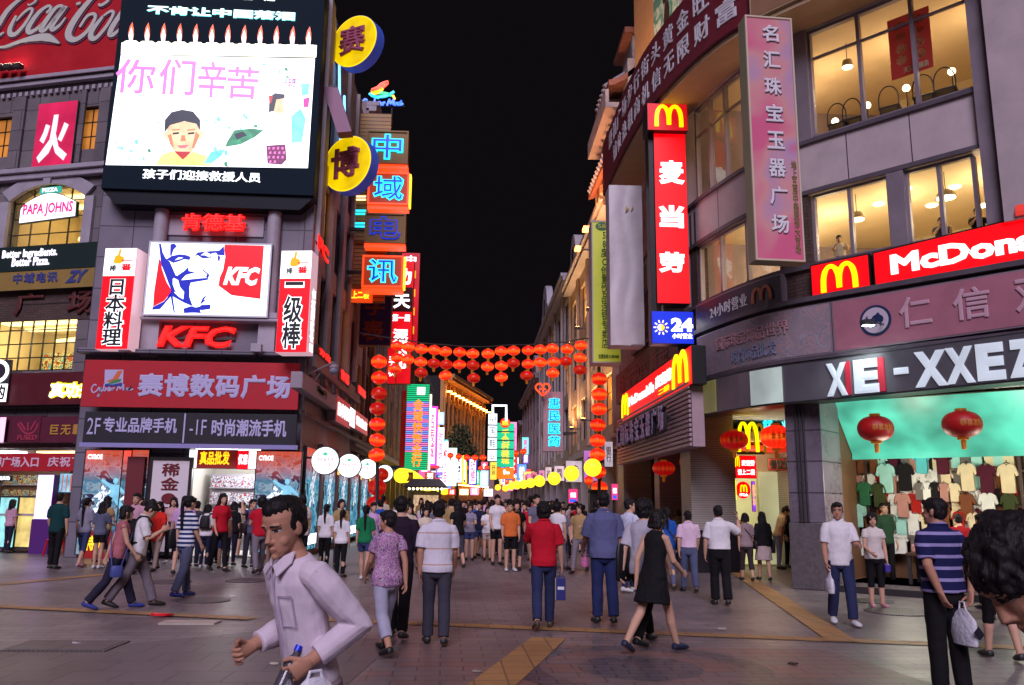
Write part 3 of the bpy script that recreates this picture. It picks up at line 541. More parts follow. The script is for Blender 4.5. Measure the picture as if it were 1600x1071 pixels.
# arch over the arched window, its spandrel and its keystone
b = MB(); cx, hw = (aw[0]+aw[1])/2, (aw[1]-aw[0])/2; zt = aw[3]; rr = []
for k in range(17):
    t = -1+2*k/16; zc = zt-.50*t*t; rr.append([(cx+t*hw*1.0, -.12, zc-.02), (cx+t*hw*1.22, -.12, zc+.40-.10*abs(t)), (cx+t*hw*1.22, -.003, zc+.40-.1*abs(t)), (cx+t*hw*1.0, -.003, zc-.02)])
b.rings(rr); b.box(cx-hw*1.24, cx-hw, -.118, -.003, aw[2]-.05, zt-.53); b.box(cx+hw, cx+hw*1.24, -.118, -.003, aw[2]-.05, zt-.53); b.build('arch', PALE2, A)
b = MB()
for s in (-1, 1): b.prism([(cx+s*hw*1.02, zt+.02)]+[(cx+s*hw*(.0+1.0*k/8), zt-.5*(k/8)**2) for k in range(9)], .05, .3)
b.build('spandrel', WALLA, A); MB().prism([(cx-.12, zt-.05), (cx+.12, zt-.05), (cx+.17, zt+.5), (cx-.17, zt+.5)], -.2, -.121).build('keystone', PALE2, A)
window(A, *aw, pane=GLASS, nx=4, nz=4, bar=.03); room(A, aw[0], aw[1], aw[2], aw[3], .41, 2.5, ROOM, [(aw[0]+.3, aw[1]-.2, .5, .75, CEILW), (aw[0]+.5, aw[1]-.5, 1.4, 1.7, CEILW)])
window(A, *lw, pane=GLASS, nx=9, nz=4, bar=.03); room(A, lw[0], lw[1], lw[2], lw[3], .41, 2.5, ROOM, [(lw[0]+.3, lw[1]-.2, .3, .7, CEILW), (lw[0]+.3, lw[1]-.2, 1.3, 1.6, CEILW)])
MB().box(lw[0]+.6, lw[1]-.5, 2.3, 2.6, lw[2], lw[2]+1.0).build('display_shelf', floral('goods_mix', [c8(90, 150, 170), c8(220, 200, 120), c8(40, 60, 70), c8(190, 90, 60)], 7), A)
for q in (w1, w0, pw): window(A, *q, pane=WARM2, nx=2, nz=3)
def room_lamp(fr, u, z, dp, e, col=(1, .72, .36)):
    l = bpy.data.lights.new('room_lamp', 'POINT'); l.energy = e; l.color = col; l.shadow_soft_size = .25; o = link(bpy.data.objects.new('room_lamp', l)); o.location = fr.pos(u, z, -dp)
room_lamp(FA, (aw[0]+aw[1])/2, aw[2]+1.1, 1.2, 30); room_lamp(FA, (lw[0]+lw[1])/2-.8, lw[2]+1.0, 1.1, 45, (1, .85, .5)); room_lamp(FA, (lw[0]+lw[1])/2+.9, lw[2]+1.0, 1.1, 35, (1, .85, .5)); room_lamp(FA, -4.5, 2.5, 1.6, 40, (1, .9, .85)); room_lamp(FA, -1.6, 2.5, 1.6, 30, (.9, .8, 1))
for a_ in (0, 1): b = MB(); b.tube([(aw[0]+.2+.7*a_, 2.85, aw[2]+1.25), (aw[1]-.5+.3*a_, 1.0, aw[2]+.95)], .07, 6); b.build('ceiling_strip', CEILW, A)
b = MB(); b.tube([(lw[0]+.8, 2.6, lw[2]+1.45), (lw[1]-.1, 1.0, lw[2]+1.2)], .07, 6); b.build('ceiling_strip', CEILW, A)
# ground floor shops behind it
room(A, -6.45, .2, .02, 3.02, .42, 5, mat('shop_wall', c8(150, 120, 110), .6, noise=.2), [(-5.6, -3.4, .4, .9, TUBEW), (-2.7, -.4, .5, .8, CEILW)])
for k, (x0, x1, m, l) in enumerate(((-5.9, -4.7, glow('counter_front_aqua', (170, 240, 235), .7), 'counter with glowing aqua front at the far left shop'), (-3.55, -2.75, mat('counter_grey', c8(160, 155, 170), .5), 'grey counter beside the purple light panel'))):
    t = thing_on(FA, 'shop_counter', l, 'counter', x0, 0, -.5); MB().box(0, x1-x0, 0, .6, 0, .95).build('base', m, t, bevel=.02); MB().box(-.04, x1-x0+.04, -.05, .65, .951, 1.0).build('counter_top', PALE2, t, bevel=.01)
t = Sign(FA, (60, 742, 77, 812), 'glow_board', 'tall glowing violet white light panel between the left shops', 'light panel', off=.1, depth=.25, face=glow('violet_tube', (205, 170, 255), 2.2, .3, 3), side=mat('violet_case', c8(90, 40, 120), .5))
MB().box(-.05, t.w+.05, .0, .25, -1.05, -.001).build('pedestal', mat('violet_case', c8(90, 40, 120), .5), t.root)
t = Sign(FA, (94, 740, 127, 770), 'display_screen', 'blue striped screen above the red shop stool', 'screen', off=-.3, depth=.1, face=glow('blue_screen', (120, 190, 225), .8, .5, 5), side=DIM)
b = MB()
for k in range(5): b.box(t.w*(.12+.18*k), t.w*(.18+.18*k), -.008, -.001, .03, t.h-.03)
b.build('stripe', glow('orange_stripe', (225, 130, 110), .6), t.root)
sh = thing_on(FA, 'goods_shelf', 'shelf of small goods in the far left shop', 'shelf', -6.1, 0, -3.4)
MB().box(0, 2.6, 0, .4, 0, 2.5).build('cabinet', mat('shelf_wood', c8(110, 80, 60), .6), sh); random.seed(5)
for k in range(4): MB().box(.05, 2.55, -.18, -.02, .5+.5*k, .53+.5*k).build('shelf', PALE2, sh); MB().box(.1, 2.5, -.15, -.03, .5301+.5*k, .85+.5*k).build('goods', mat('goods_mix', (.2, .2, .2)), sh)

# ---------------------------------------------------------------- corner building with the giant screen
FB = FR(-11.2, 24, 90); FL = FR(-4.95, 24, 0)
def rb(x0, y0, x1, y1, off=0):
    u0, z1 = FB.uv(x0, y0, off); u1, z0 = FB.uv(x1, y1, off); return u0, u1, z0, z1
B = thing_on(FB, 'corner_building', 'violet grey corner building carrying the giant screen and red banner', 'building')
dn = rb(297, 700, 396, 872); dn = (dn[0], dn[1], -.1, 3.06)
side_w = []
hol = [dn]
holed(0, 5.84, 0, 17.6, hol, .5).build('wall', WALLB, B); MB().box(5.845, 6.245, -.012, .0, 0, 17.6).build('corner_trim', WALLB, B)
sidewin = [(1.0+2.15*k, 2.55+2.15*k, z0, z1) for k in range(4) for z0, z1 in ((6.3, 8.6), (9.3, 11.6), (12.3, 14.6))]
SB = MB(); holed(0, 9.4, 4.9, 17.6, sidewin, .4, SB); SB.box(0, 9.4, .0, .4, 0, 4.899)
sw = link(bpy.data.objects.new('side_wall', SB.data('side_wall')), B); sw.data.materials.append(PALE); sw.matrix_local = Matrix.Translation((6.25, 0, 0)) @ Matrix.Rotation(R(90), 4, 'Z')
sidepiv = link(bpy.data.objects.new('side_front', None), B); sidepiv.matrix_local = sw.matrix_local.copy()
for k, q in enumerate(sidewin): w = window(sw, *q, pane=(WARM2 if k % 5 == 1 else DGLASS), nx=3, nz=3, bar=.03)
bpy.data.objects.remove(sidepiv)
for k in range(5): b = MB(); b.box(.25+2.15*k, .85+2.15*k, -.16, -.003, 5.2, 17.4); b.build('pilaster', PALE, sw, bevel=.03)
MB().box(0, 9.4, -.3, -.165, 5.4, 5.9).build('ledge', PALE2, sw, bevel=.03)
for a in (247, 425):
    u = FB.uv(a, 430)[0]; z0, z1 = FB.uv(a, 500)[1], FB.uv(a, 325)[1]; b = MB(); b.lathe([(.20, z0+.15), (.2, z1)], 20, c=(u, -.12, 0)); b.box(u-.3, u+.3, -.34, -.003, z0-.02, z0+.14); b.box(u-.24, u+.24, -.2, -.003, z0-1.1, z0-.03); b.build('column', PALE2, B, smooth=True)
q = rb(222, 497, 447, 508); MB().box(q[0], q[1], -.42, -.003, q[2], q[3]-.03).build('cornice', PALE2, B, bevel=.03); q2 = rb(130, 548, 470, 561); MB().box(q2[0], 6.4, -.5, -.003, q2[2], q2[3]).build('cornice', WALLB, B, bevel=.03)
q3 = rb(262, 336, 412, 372); b = MB()
for s, e in ((0, .05),): b.box(q3[0], q3[1], -.05, -.003, q3[2], q3[3])
b.build('niche_panel', PALE2, B, bevel=.02)
room(B, dn[0]-.6, dn[1]+.4, .03, 3.05, .51, 4, mat('bright_shop_wall', c8(225, 220, 210), .6), [(dn[0]-.3, dn[1]+.2, .3, .6, TUBEW), (dn[0]-.3, dn[1]+.2, 2.0, 2.3, TUBEW)])
t = thing_on(FB, 'goods_shelf', 'white shelf of phones and boxes inside the bright shop', 'shelf', dn[0]-.4, 0, -3.4); MB().box(0, 2.6, 0, .3, 0, 2.4).build('cabinet', PALE2, t)
GM2 = floral('phone_boxes', [c8(235, 235, 235), c8(190, 200, 215), c8(70, 80, 110), c8(200, 60, 60)], 14)
for k in range(4): MB().box(.04, 2.5, -.25, -.003, .45+.5*k, .48+.5*k).build('shelf', PALE2, t); MB().box(.08, 2.45, -.2, -.01, .481+.5*k, .82+.5*k).build('goods', GM2, t)

# ---------------------------------------------------------------- left side of the street
def block(fr, u0, u1, h, m, label, floors, pane, bays=3, name='street_building', base=4.2, gable=None, trim=PALE2, d=8, ph=.9, lit=None, win_w=.62, cor=.45):
    t = thing_on(fr, name, label, 'building', u0); L_ = u1-u0; bw = L_/bays; hs = []; fh = (h-base-.8)/floors
    for j in range(floors):
        for i in range(bays): hs.append((bw*(i+.5-win_w/2), bw*(i+.5+win_w/2), base+fh*j+.45, base+fh*(j+1)-.35))
    b = holed(0, L_, base-.6, h, hs, .35); b.box(0, L_, .36, d, base-.6, h-.01); b.box(0, L_, .5, d, 0, base-.61)
    b.build('wall', m, t)
    for k, q in enumerate(hs): window(t, *q, pane=(lit if lit and k % 3 == 0 else pane), nx=2, nz=3)
    for i in range(bays+1): MB().box(max(0, bw*i-.18), min(L_, bw*i+.18), -.14, -.003, base, h-.3).build('pilaster', m, t, bevel=.02)
    for i in range(bays+1): MB().box(max(.01, bw*i-.25), min(L_-.01, bw*i+.25), .02, .49, 0, base-.62).build('pier', trim, t, bevel=.02)
    bb = MB(); bb.box(0, L_, -cor, -.003, h-.45, h-.2); bb.box(0, L_, -cor-.12, -.003, h-.199, h); bb.build('cornice', trim, t, bevel=.02); MB().box(0, L_, -.22, -.003, base-.45, base-.15).build('ledge', trim, t, bevel=.02)
    if gable:
        g0, g1, gh = gable; pts = [(g0, h), (g1, h), (g1, h+gh*.35), (g1-.25, h+gh*.45)]+[((g0+g1)/2+(g1-g0)*.34*math.cos(a), h+gh*.5+gh*.5*math.sin(a)) for a in [math.pi*k/10 for k in range(11)]]+[(g0+.25, h+gh*.45), (g0, h+gh*.35)]
        MB().prism(pts, -.1, .4).build('gable', trim, t, bevel=.03); MB().box((g0+g1)/2-.3, (g0+g1)/2+.3, -.13, -.101, h+gh*.25, h+gh*.7).build('gable_window', DGLASS, t)
    return t
block(FL, 9.45, 20, 18.5, MAUVE, 'mauve building behind the tall yellow neon sign panel', 4, DGLASS, 4, lit=WARM2)
block(FL, 20.05, 36, 15.5, BEIGE, 'beige street building behind the red vertical signs', 3, DGLASS, 5, lit=WARM2)
block(FL, 36.05, 62, 13, MAUVE, 'low mauve street building past the striped neon sign', 3, DGLASS, 7, lit=WARM2)
block(FL, 62.05, 92, 11.5, BEIGE, 'far beige street building above the bright white signs', 3, DGLASS, 8, lit=WARM2)
FZ = FR(-4.7, 120, 12.5)
ORW = mat('floodlit_ochre_wall', c8(196, 140, 86), .8, noise=.2, ns=.5)
t = thing_on(FZ, 'floodlit_building', 'big ochre building with floodlit cornice where the street bends', 'building'); hs = [(1.2+2.55*i, 2.7+2.55*i, 5+2.9*j, 7+2.9*j) for i in range(11) for j in range(5)]
holed(0, 29, 0, 19.7, hs, .5).build('wall', ORW, t); MB().box(0, 29, .6, 14, 0, 19.6).build('core', DK, t)
for q in hs: window(t, *q, pane=(WARM2 if (int(q[0]*7)+int(q[2])) % 4 == 0 else DGLASS), nx=2, nz=2)
for i in range(12): MB().box(.25+2.55*i, .75+2.55*i, -.25, -.003, 4, 18.4).build('pilaster', ORW, t)
b = MB(); b.box(0, 29, -1.3, -.003, 18.9, 19.3); b.box(0, 29, -1.6, -.003, 19.301, 19.8); b.build('cornice', ORW, t)
FLOOD = glow('floodlight_lens', (255, 170, 70), 22)
for k in range(12):
    f = MB(); f.box(.35+2.55*k, .65+2.55*k, -1.1, -.4, 17.2, 17.35); f.build('floodlight', FLOOD, t)
    f = MB(); f.box(.35+2.55*k, .65+2.55*k, -1.0, -.45, 4.0, 4.15); f.build('floodlight', FLOOD, t)
tree = thing('street_tree', 'dark leafy tree standing before the ochre floodlit building', 'tree', (-2.4, 112, 0)); random.seed(8)
MB().tube([(0, 0, 0), (.1, 0, 3), (-.1, .1, 6), (.2, 0, 8.5)], [.3, .25, .18, .08], 8).build('trunk', mat('bark', (.03, .022, .018), .9), tree)
b = MB()
for k in range(1600):
    th, ph_ = random.uniform(0, 6.28), random.uniform(-1, 1); rr_ = random.random()**.4; cl = random.choice([(0, 0, 8.5, 2.6), (1.4, .2, 7.4, 1.9), (-1.5, 0, 7.2, 1.9), (.3, 0, 10.2, 1.7), (2.6, 0, 6, 1.5)]); s_ = math.sqrt(1-ph_*ph_)
    p = Vector((cl[0]+cl[3]*rr_*s_*math.cos(th), cl[1]+cl[3]*rr_*s_*math.sin(th), cl[2]+cl[3]*rr_*ph_)); e1 = Vector((random.uniform(-1, 1), random.uniform(-1, 1), random.uniform(-1, 1))).normalized()*.3; e2 = e1.orthogonal().normalized()*.14; b.add([p-e1, p+e2, p+e1, p-e2], [(0, 1, 2, 3)])
b.build('crown', mat('foliage', (.05, .07, .03), .8, noise=.4), tree)

# ---------------------------------------------------------------- right side of the street
FS = FR(5.3, 33, 180)     # viewer's left to right = towards the camera; u grows towards us
ru = lambda y0, y1: (33-y1, 33-y0)
block(FS, *ru(31, 46), 13.6, BEIGE, 'beige building with curled gable and warm uplights on the right', 3, DGLASS, 4, gable=(.2, 3.6, 2.6), trim=PALE, lit=WARM2)
block(FS, *ru(46.05, 68), 14.6, PALE, 'pale gabled building behind the blue neon sign', 3, DGLASS, 5, gable=(2, 8, 3.6), trim=PALE2, lit=WARM2)
block(FS, *ru(68.05, 92), 12.2, MAUVE, 'mauve building behind the green vertical sign', 3, DGLASS, 6, gable=(14, 20, 2.6), trim=MAUVE, lit=WARM2)
block(FS, *ru(92.05, 125), 10.5, BEIGE, 'distant beige building on the right of the street', 3, DGLASS, 8, trim=MAUVE, lit=WARM2)
FT = FR(2.5, 150, 97); t = thing_on(FT, 'street_building', 'dim far building closing the street beyond the green sign', 'building'); holed(0, 20, 0, 12, [(1+2*i, 2.2+2*i, 4+2.6*j, 5.8+2.6*j) for i in range(9) for j in range(3)], .4).build('wall', MAUVE, t); MB().box(0, 20, .5, 8, 0, 11.9).build('core', DK, t)
# warm uplights on the beige building
for (Y, z) in ((33, 5.2), (37, 5.2), (41.5, 5.2), (45, 5.2), (35, 9.8), (39, 9.8), (43, 9.8)):
    f = thing_on(FS, 'wall_uplight', 'small warm uplight on the ledge of the beige right building', 'uplight', 33-Y, z, .5, 'warm wall uplights'); MB().box(-.12, .12, -.1, .1, 0, .12).build('housing', DIM, f); MB().box(-.1, .1, -.08, .08, .121, .13).build('lens', glow('uplight_lens', (255, 175, 85), 25, sample=False), f); l = bpy.data.lights.new('uplight', 'SPOT'); l.energy = 260; l.color = (1, .58, .24); l.spot_size = R(110); l.spot_blend = .6; l.shadow_soft_size = .12; o = link(bpy.data.objects.new('uplight', l)); o.location = FS.pos(33-Y, z+.2, .55); o.rotation_euler = (FS.n*-.32+Vector((0, 0, 1))).to_track_quat('-Z', 'Y').to_euler()
    MB().box(-.03, .03, .1, .5, .02, .06).build('bracket', DIM, f)
# ---------------------------------------------------------------- right corner building: its front follows a bent line
_ctl = [(5.22, 27), (5.25, 24.6), (5.3, 22.6), (5.45, 20.6), (5.88, 18.5), (6.36, 17.15), (6.98, 16.27), (8.0, 15.13), (9.3, 13.68), (11.1, 11.7), (13.2, 9.4)]
_pp = []
for i in range(len(_ctl)-1):
    a, b, c, d = [Vector(_ctl[max(0, min(len(_ctl)-1, k))]) for k in (i-1, i, i+1, i+2)]
    for k in range(14): t = k/14; _pp.append(.5*((2*b)+(c-a)*t+(2*a-5*b+4*c-d)*t*t+(3*b-a-3*c+d)*t**3))
_pp.append(Vector(_ctl[-1])); _cum = [0]
for i in range(1, len(_pp)): _cum.append(_cum[-1]+(_pp[i]-_pp[i-1]).length)
_cx = np.array([p.x for p in _pp]); _cy = np.array([p.y for p in _pp]); _cs = np.array(_cum); LP = _cum[-1]
RO = Vector((7, 16.3, 0))
def pt(s, off=0., z=0.):
    x, y = np.interp(s, _cs, _cx), np.interp(s, _cs, _cy); e = .25; x1, y1 = np.interp(s-e, _cs, _cx), np.interp(s-e, _cs, _cy); x2, y2 = np.interp(s+e, _cs, _cx), np.interp(s+e, _cs, _cy)
    d = Vector((x2-x1, y2-y1, 0)).normalized(); n = Vector((d.y, -d.x, 0)); return Vector((x, y, z))+n*off-RO
def sp(px, py, off=0.):
    """photo pixel -> (length along the front, height) on the front at distance off before it"""
    d = ray(px, py); az = math.atan2(d.x, d.y); lo, hi = 0., LP
    for _ in range(50):
        m = (lo+hi)/2; p = pt(m, off)+RO
        if math.atan2(p.x, p.y) < az: lo = m
        else: hi = m
    p = pt(lo, off)+RO; return lo, CZ + d.z/math.hypot(d.x, d.y)*math.hypot(p.x, p.y)
def band(mb, s0, s1, z0, z1, o0, o1, m=0, step=.3):
    n = max(1, int(abs(s1-s0)/step)); f = lambda v, s: v(s) if callable(v) else v; rr = []
    for k in range(n+1):
        s = s0+(s1-s0)*k/n; a, b = f(z0, s), f(z1, s); rr.append([pt(s, o0, a), pt(s, o0, b), pt(s, o1, b), pt(s, o1, a)])
    return mb.rings(rr, m)
def lin(sa, za, sb, zb): return lambda s: za+(zb-za)*(s-sa)/(sb-sa)
RB = thing('corner_building', 'tall curved fast food building on the right with lit restaurant windows', 'building', RO)
s24, sCol0, sCol1 = sp(1088, 300)[0], sp(1262, 300)[0], sp(1545, 300)[0]; sE = LP-.3
CLAD = brick_mat('mauve_metal_cladding', c8(132, 118, 138), c8(124, 112, 132), c8(50, 44, 54), 1.25, 4, .012, .4, offset=0, noise=.12)
CLADP = mat('mauve_panel', c8(192, 176, 180), .55, metal=.0, noise=.16, ns=1.5); SOFF = mat('beige_soffit', c8(190, 160, 128), .7, noise=.1)
def wall(mb, s0, s1, z0, z1, o=0., t=.3, m=0): return band(mb, s0, s1, z0, z1, o, o-t, m)
b = MB(); wall(b, 0, sE, 8.05, 9.25); wall(b, 0, sE, 4.55, 5.72); b.build('spandrel', CLADP, RB)
b = MB()
for zz_ in (8.08, 9.2): band(b, 0, sE, zz_-.04, zz_+.05, .06, .002)
band(b, 0, sE, 5.70, 5.80, .25, -.02); band(b, 0, sE, 4.48, 4.56, .3, -.02); band(b, 0, sE, 6.42, 6.52, .1, -.28); b.build('ledge', mat('ledge_grey', c8(92, 82, 92), .5, noise=.2), RB)
for k in range(12): s_ = .6+1.25*k; b = MB(); band(b, s_-.008, s_+.008, 8.13, 9.15, .006, .001); b.build('panel_joint', DIM, RB)
# corner piers of brick between the bays, columns
b = MB(); sA, sB_ = sp(1222, 440)[0], sp(1268, 440)[0]; band(b, sA-.02, sB_+.02, 5.8, 8.05, .02, -.3); band(b, 0, s24-.1, 5.8, 9, -.0, -.3); b.build('brick_pier', BRICK, RB)
b = MB(); wall(b, sp(1238, 150)[0], sp(1262, 150)[0]+.05, 9.25, 12.2, .05); b.build('column', STEEL, RB); b = MB(); wall(b, sp(1525, 150)[0], sp(1560, 150)[0], 6.5, 12.2, .12); b.build('column', STEEL, RB)
b = MB(); wall(b, sp(1561, 200)[0], sE, 6.5, 14, .3, .6); b.build('column', CLADP, RB)
b = MB(); wall(b, 0, sE, 11.75, 12.2); b.build('lintel', CLADP, RB)
# restaurant glazing on two floors: one window per bay, its bars and panes
def bay(s0, s1, z0, z1, trans, nm):
    q = MB()
    for zz_ in (z0+.03, z1-.03): band(q, s0, s1, zz_-.03, zz_+.03, -.06, -.16)
    if trans: band(q, s0+.05, s1-.05, trans-.025, trans+.025, -.08, -.14)
    for k in range(nm+1): s = s0+(s1-s0)*k/nm; band(q, s-.035, s+.035, z0+.061, z1-.061, -.05, -.17)
    w = q.build('window', STEEL, RB); q = MB(); band(q, s0+.04, s1-.04, z0+.03, z1-.03, -.105, -.113); q.build('pane', GLASS, w)
sW = sp(1085, 250)[0]
bay(sW, sp(1158, 200)[0], 9.27, 11.74, 11.0, 3); bay(sp(1262, 150)[0]+.06, sp(1525, 100)[0]-.02, 9.27, 11.74, 11.1, 3)
bay(sW, sp(1222, 420)[0]-.03, 6.53, 8.03, None, 3); bay(sp(1270, 350)[0], sp(1395, 300)[0]-.1, 6.53, 8.03, None, 2); bay(sp(1410, 300)[0]+.06, sp(1525, 300)[0]-.02, 6.53, 8.03, None, 2)
b = MB(); wall(b, sp(1395, 300)[0]-.09, sp(1410, 300)[0]+.05, 6.5, 8.05, .05); b.build('column', STEEL, RB)
# floors, ceilings and back walls
def slab(zt, th, nm, m, o=-.31):
    q = MB(); poly = [pt(s, o) for s in np.linspace(0, sE, 30)]; poly += [Vector((16, 14, 0))-RO, Vector((16, 27, 0))-RO]; q.flat([(p.x, p.y) for p in poly], zt-th, zt); return q.build(nm, m, RB)
FLOORM = mat('restaurant_floor', c8(150, 110, 80), .4); CEILM = mat('restaurant_ceiling', c8(230, 206, 168), .8, noise=.06)
slab(6.4, .5, 'floor', CEILM); slab(9.15, .9, 'floor', CEILM); slab(12.6, .6, 'floor', CEILM); slab(4.5, .7, 'floor', mat('shop_ceiling', c8(200, 210, 205), .7))
b = MB(); rr = [[pt(s, -5.2, z) for z in (4.5, 12.0)] for s in np.linspace(.0, sE, 24)]
for i in range(23): b.add([rr[i][0], rr[i+1][0], rr[i+1][1], rr[i][1]], [(0, 1, 2, 3)])
b.build('back_wall', ROOM, RB)
def warm(s, off, z, e, col=(1, .78, .48), r=.25):
    l = bpy.data.lights.new('room_lamp', 'POINT'); l.energy = e; l.color = col; l.shadow_soft_size = r; o = link(bpy.data.objects.new('room_lamp', l)); o.location = pt(s, off, z)+RO
for s in (s24+1.2, s24+3.2, sCol0+1.2, sCol0+2.9): warm(s, -1.9, 7.6, 42); warm(s, -2.2, 11.3, 26, (1, .68, .38))
# downlights and pendants
PEND = mat('chrome_shade', c8(150, 140, 130), .18, metal=.9)
def pend(px, py, off, ceil, label, r=.17):
    s, z = sp(px, py, off); o = thing('pendant_lamp', label, 'lamp', pt(s, off, z)+RO, 0, 'restaurant lamps'); MB().lathe([(.03, .16), (.10, .14), (r*.9, .06), (r, -.02), (r*.97, -.02), (.001, .02)], 18).build('shade', PEND, o, smooth=True); MB().lathe([(.001, -.03), (r*.9, -.028), (r*.9, -.021), (.001, -.021)], 16).build('bulb', LAMPW, o); MB().tube([(0, 0, .15), (0, 0, max(.2, ceil-z))], .008, 6).build('cord', DIM, o)
pend(1339, 342, -1.2, 8.25, 'chrome dome pendant lamp in the left second floor window'); pend(1478, 308, -1.2, 8.25, 'chrome dome pendant lamp right of the second floor column', .2); pend(1324, 104, -1.5, 12, 'dark unlit dome pendant behind the upper restaurant window', .13)
def down(px, py, z, label):
    d = ray(px, py); t = (z-CZ)/d.z; p = CAM+d*t; o = thing('ceiling_downlight', label, 'lamp', (p.x, p.y, z), 0, 'restaurant ceiling downlights'); MB().lathe([(.001, -.03), (.09, -.03), (.12, -.012), (.12, -.001), (.001, -.001)], 16).build('lens', LAMPW, o)
for q, zc in (((1373, 319), 8.24), ((1415, 295), 8.24), ((1456, 321), 8.24), ((1492, 292), 8.24), ((1538, 321), 8.24), ((1152, 240), 12), ((1156, 215), 12), ((1170, 425), 8.24)): down(*q, zc, 'round bright downlight in the restaurant ceiling')
for px, py in ((1305, 190), (1355, 165), (1416, 138), (1487, 112)):
    s, z = sp(px, py, -.9); o = thing('cafe_light', 'bright round wall light above a chair in the upper restaurant', 'lamp', pt(s, -.9, z)+RO, 0, 'upper restaurant table lights'); MB().ball((0, 0, 0), .075, n=14, k=8).build('globe', LAMPW, o, smooth=True); MB().tube([(0, 0, -.06), (0, 0, 9.16-z)], .012, 6).build('stem', DIM, o)
for px, py in ((1312, 178), (1335, 165), (1392, 150), (1445, 130), (1478, 118)):
    s, z = sp(px, py, -.6); z = 9.155; o = thing('cafe_chair', 'dark cafe chair with round bent back at the upper restaurant window', 'chair', pt(s, -.55, z)+RO, R(-40), 'cafe chairs at the upper window'); MB().box(-.2, .2, -.2, .2, .42, .46).build('seat', DIM, o)
    MB().tube([(-.19, -.17, .47)]+[(-.19*math.cos(a), -.17, .62+.28*math.sin(a)) for a in [math.pi*k/10 for k in range(11)]]+[(.19, -.17, .47)], .014, 6).build('backrest', DIM, o)
    for x in (-.17, .17):
        for y in (-.17, .17): MB().tube([(x, y, 0), (x, y, .419)], .014, 6).build('leg', DIM, o)
# seated diners heads in the second floor window
# poster of dishes in the upper window
sq, zq = sp(1386, 32, -.3)[0], 0
s0, z1 = sp(1386, 34, -.3); s1, z0 = sp(1459, 104, -.3); P0 = pt(s0, -.3, 0)+RO; P1 = pt(s1, -.3, 0)+RO; FQ = FR(P0.x, P0.y, math.degrees(math.atan2(P1.x-P0.x, P1.y-P0.y)))
t = thing_on(FQ, 'menu_poster', 'red poster of eight dishes hanging in the upper restaurant window', 'poster', 0, z0); w, h = (P1-P0).length, z1-z0
MB().box(0, w, 0, .012, 0, h).build('panel', mat('poster_red', c8(150, 40, 34), .5, em=.3, ecol=c8(140, 36, 30)), t)  # panel is no lamp; a glow is put into its red to lift it
DISH = floral('dish_photo', [c8(230, 160, 90), c8(245, 220, 160), c8(190, 110, 70), c8(140, 170, 90)], 12)
for i in range(2):
    for j in range(4): b = MB(); b.lathe([(.001, 0), (.11, 0), (.11, -.004), (.001, -.004)], 16, c=(w*(.28+.44*i), 0, h*(.28+.19*j)), axis='y'); b.build('dish', DISH, t)
letters(t, '天天超值选', w*.3, w*.9, h*.04, h*.14, mat('cream', c8(220, 200, 160), .6), y=-.003)
# ---- big bent fascia signs
def onpath(root_s, z): return thing
def bsign(name, label, cat, s0, s1, z0, z1, off, d, face, side, fname='face'):
    t = thing(name, label, cat, RO); q = MB(); band(q, s0, s1, z0, z1, off, off-d); q.build('box', side, t); f = lambda v, s, e: (v(s) if callable(v) else v)+e
    q = MB(); band(q, s0+.03, s1-.03, lambda s: f(z0, s, .03), lambda s: f(z1, s, -.03), off+.008, off+.0005); q.build(fname, face, t); return t
def btext(t, txt, r0, r1, m, off, **k):
    """letters on the bent front between two photo corners (top-left, bottom-right)"""
    sa, za = sp(*r0, off); sb, zb = sp(*r1, off); za2 = sp(r1[0], r1[1]-0, off)[1]; return letters(t, txt, sa, sb, zb, za, m, bend=lambda x, y, z: pt(x, off-y, z), **k)
def bt(t, txt, s0, s1, z0, z1, m, off, **k): return letters(t, txt, s0, s1, z0, z1, m, bend=lambda x, y, z: pt(x, off-y, z), **k)
WHT = glow('white_letters_lit', (255, 255, 255), 1.5); WHTD = mat('white_letters', c8(225, 222, 230), .5); MRED = glow('red_lightbox', (235, 0, 12), .95, .18, 1.5); YELL = glow('yellow_neon', (255, 215, 0), 1.3); BLK = mat('black_case', (.01, .01, .01), .4)
def arches(t, x0, x1, z0, z1, m, put, th=.02, name='arch_emblem', y=-.012):
    b = MB(); w, h = x1-x0, z1-z0
    for s in (0, 1):
        pts = []; ws = []
        for k in range(13):
            a = math.pi*k/12; u = .5-.5*math.cos(a); xx = (u*.5 + .5*s); zz_ = math.sin(a)**.62 if 0 < k < 12 else 0
            inner = (s == 0 and k > 6) or (s == 1 and k < 6)
            if inner: zz_ = .10+.9*zz_
            pts.append((x0+w*(.07+.86*xx), z0+h*(.0+.95*zz_))); ws.append(w*.14 if zz_ < .9 else w*.115)
        stroke(b, pts, ws, y-th, y, n=3)
    if put: b.v = [tuple(put(*p)) for p in b.v]
    return b.build(name, m, t)
sM0, sM1, sM2 = sp(1268, 450, .2)[0], sp(1365, 440, .2)[0], min(sp(1640, 380, .2)[0], sE); zB, zT = 5.74, 6.45
t = bsign('burger_sign', 'red lightbox with yellow arches at the left end of the restaurant sign', 'sign', sM0, sM1-.04, zB, zT, .22, .2, MRED, BLK)
arches(t, sM0+.22, sM1-.28, zB+.08, zT-.09, YELL, lambda x, y, z: pt(x, .22-y, z))
t = bsign('restaurant_sign', 'long red lit restaurant sign with large white lettering', 'sign', sM1+.02, sM2, lin(sM1, zB, sM2, zB+.02), lin(sM1, zT, sM2, zT+.12), .22, .2, MRED, BLK)
sa = sp(1393, 435, .24)[0]; sb = sp(1600, 400, .24)[0]; bt(t, "McDona", sa, sb+.25, 5.93, 6.32, WHT, .235, bold=.045, th=.02); 
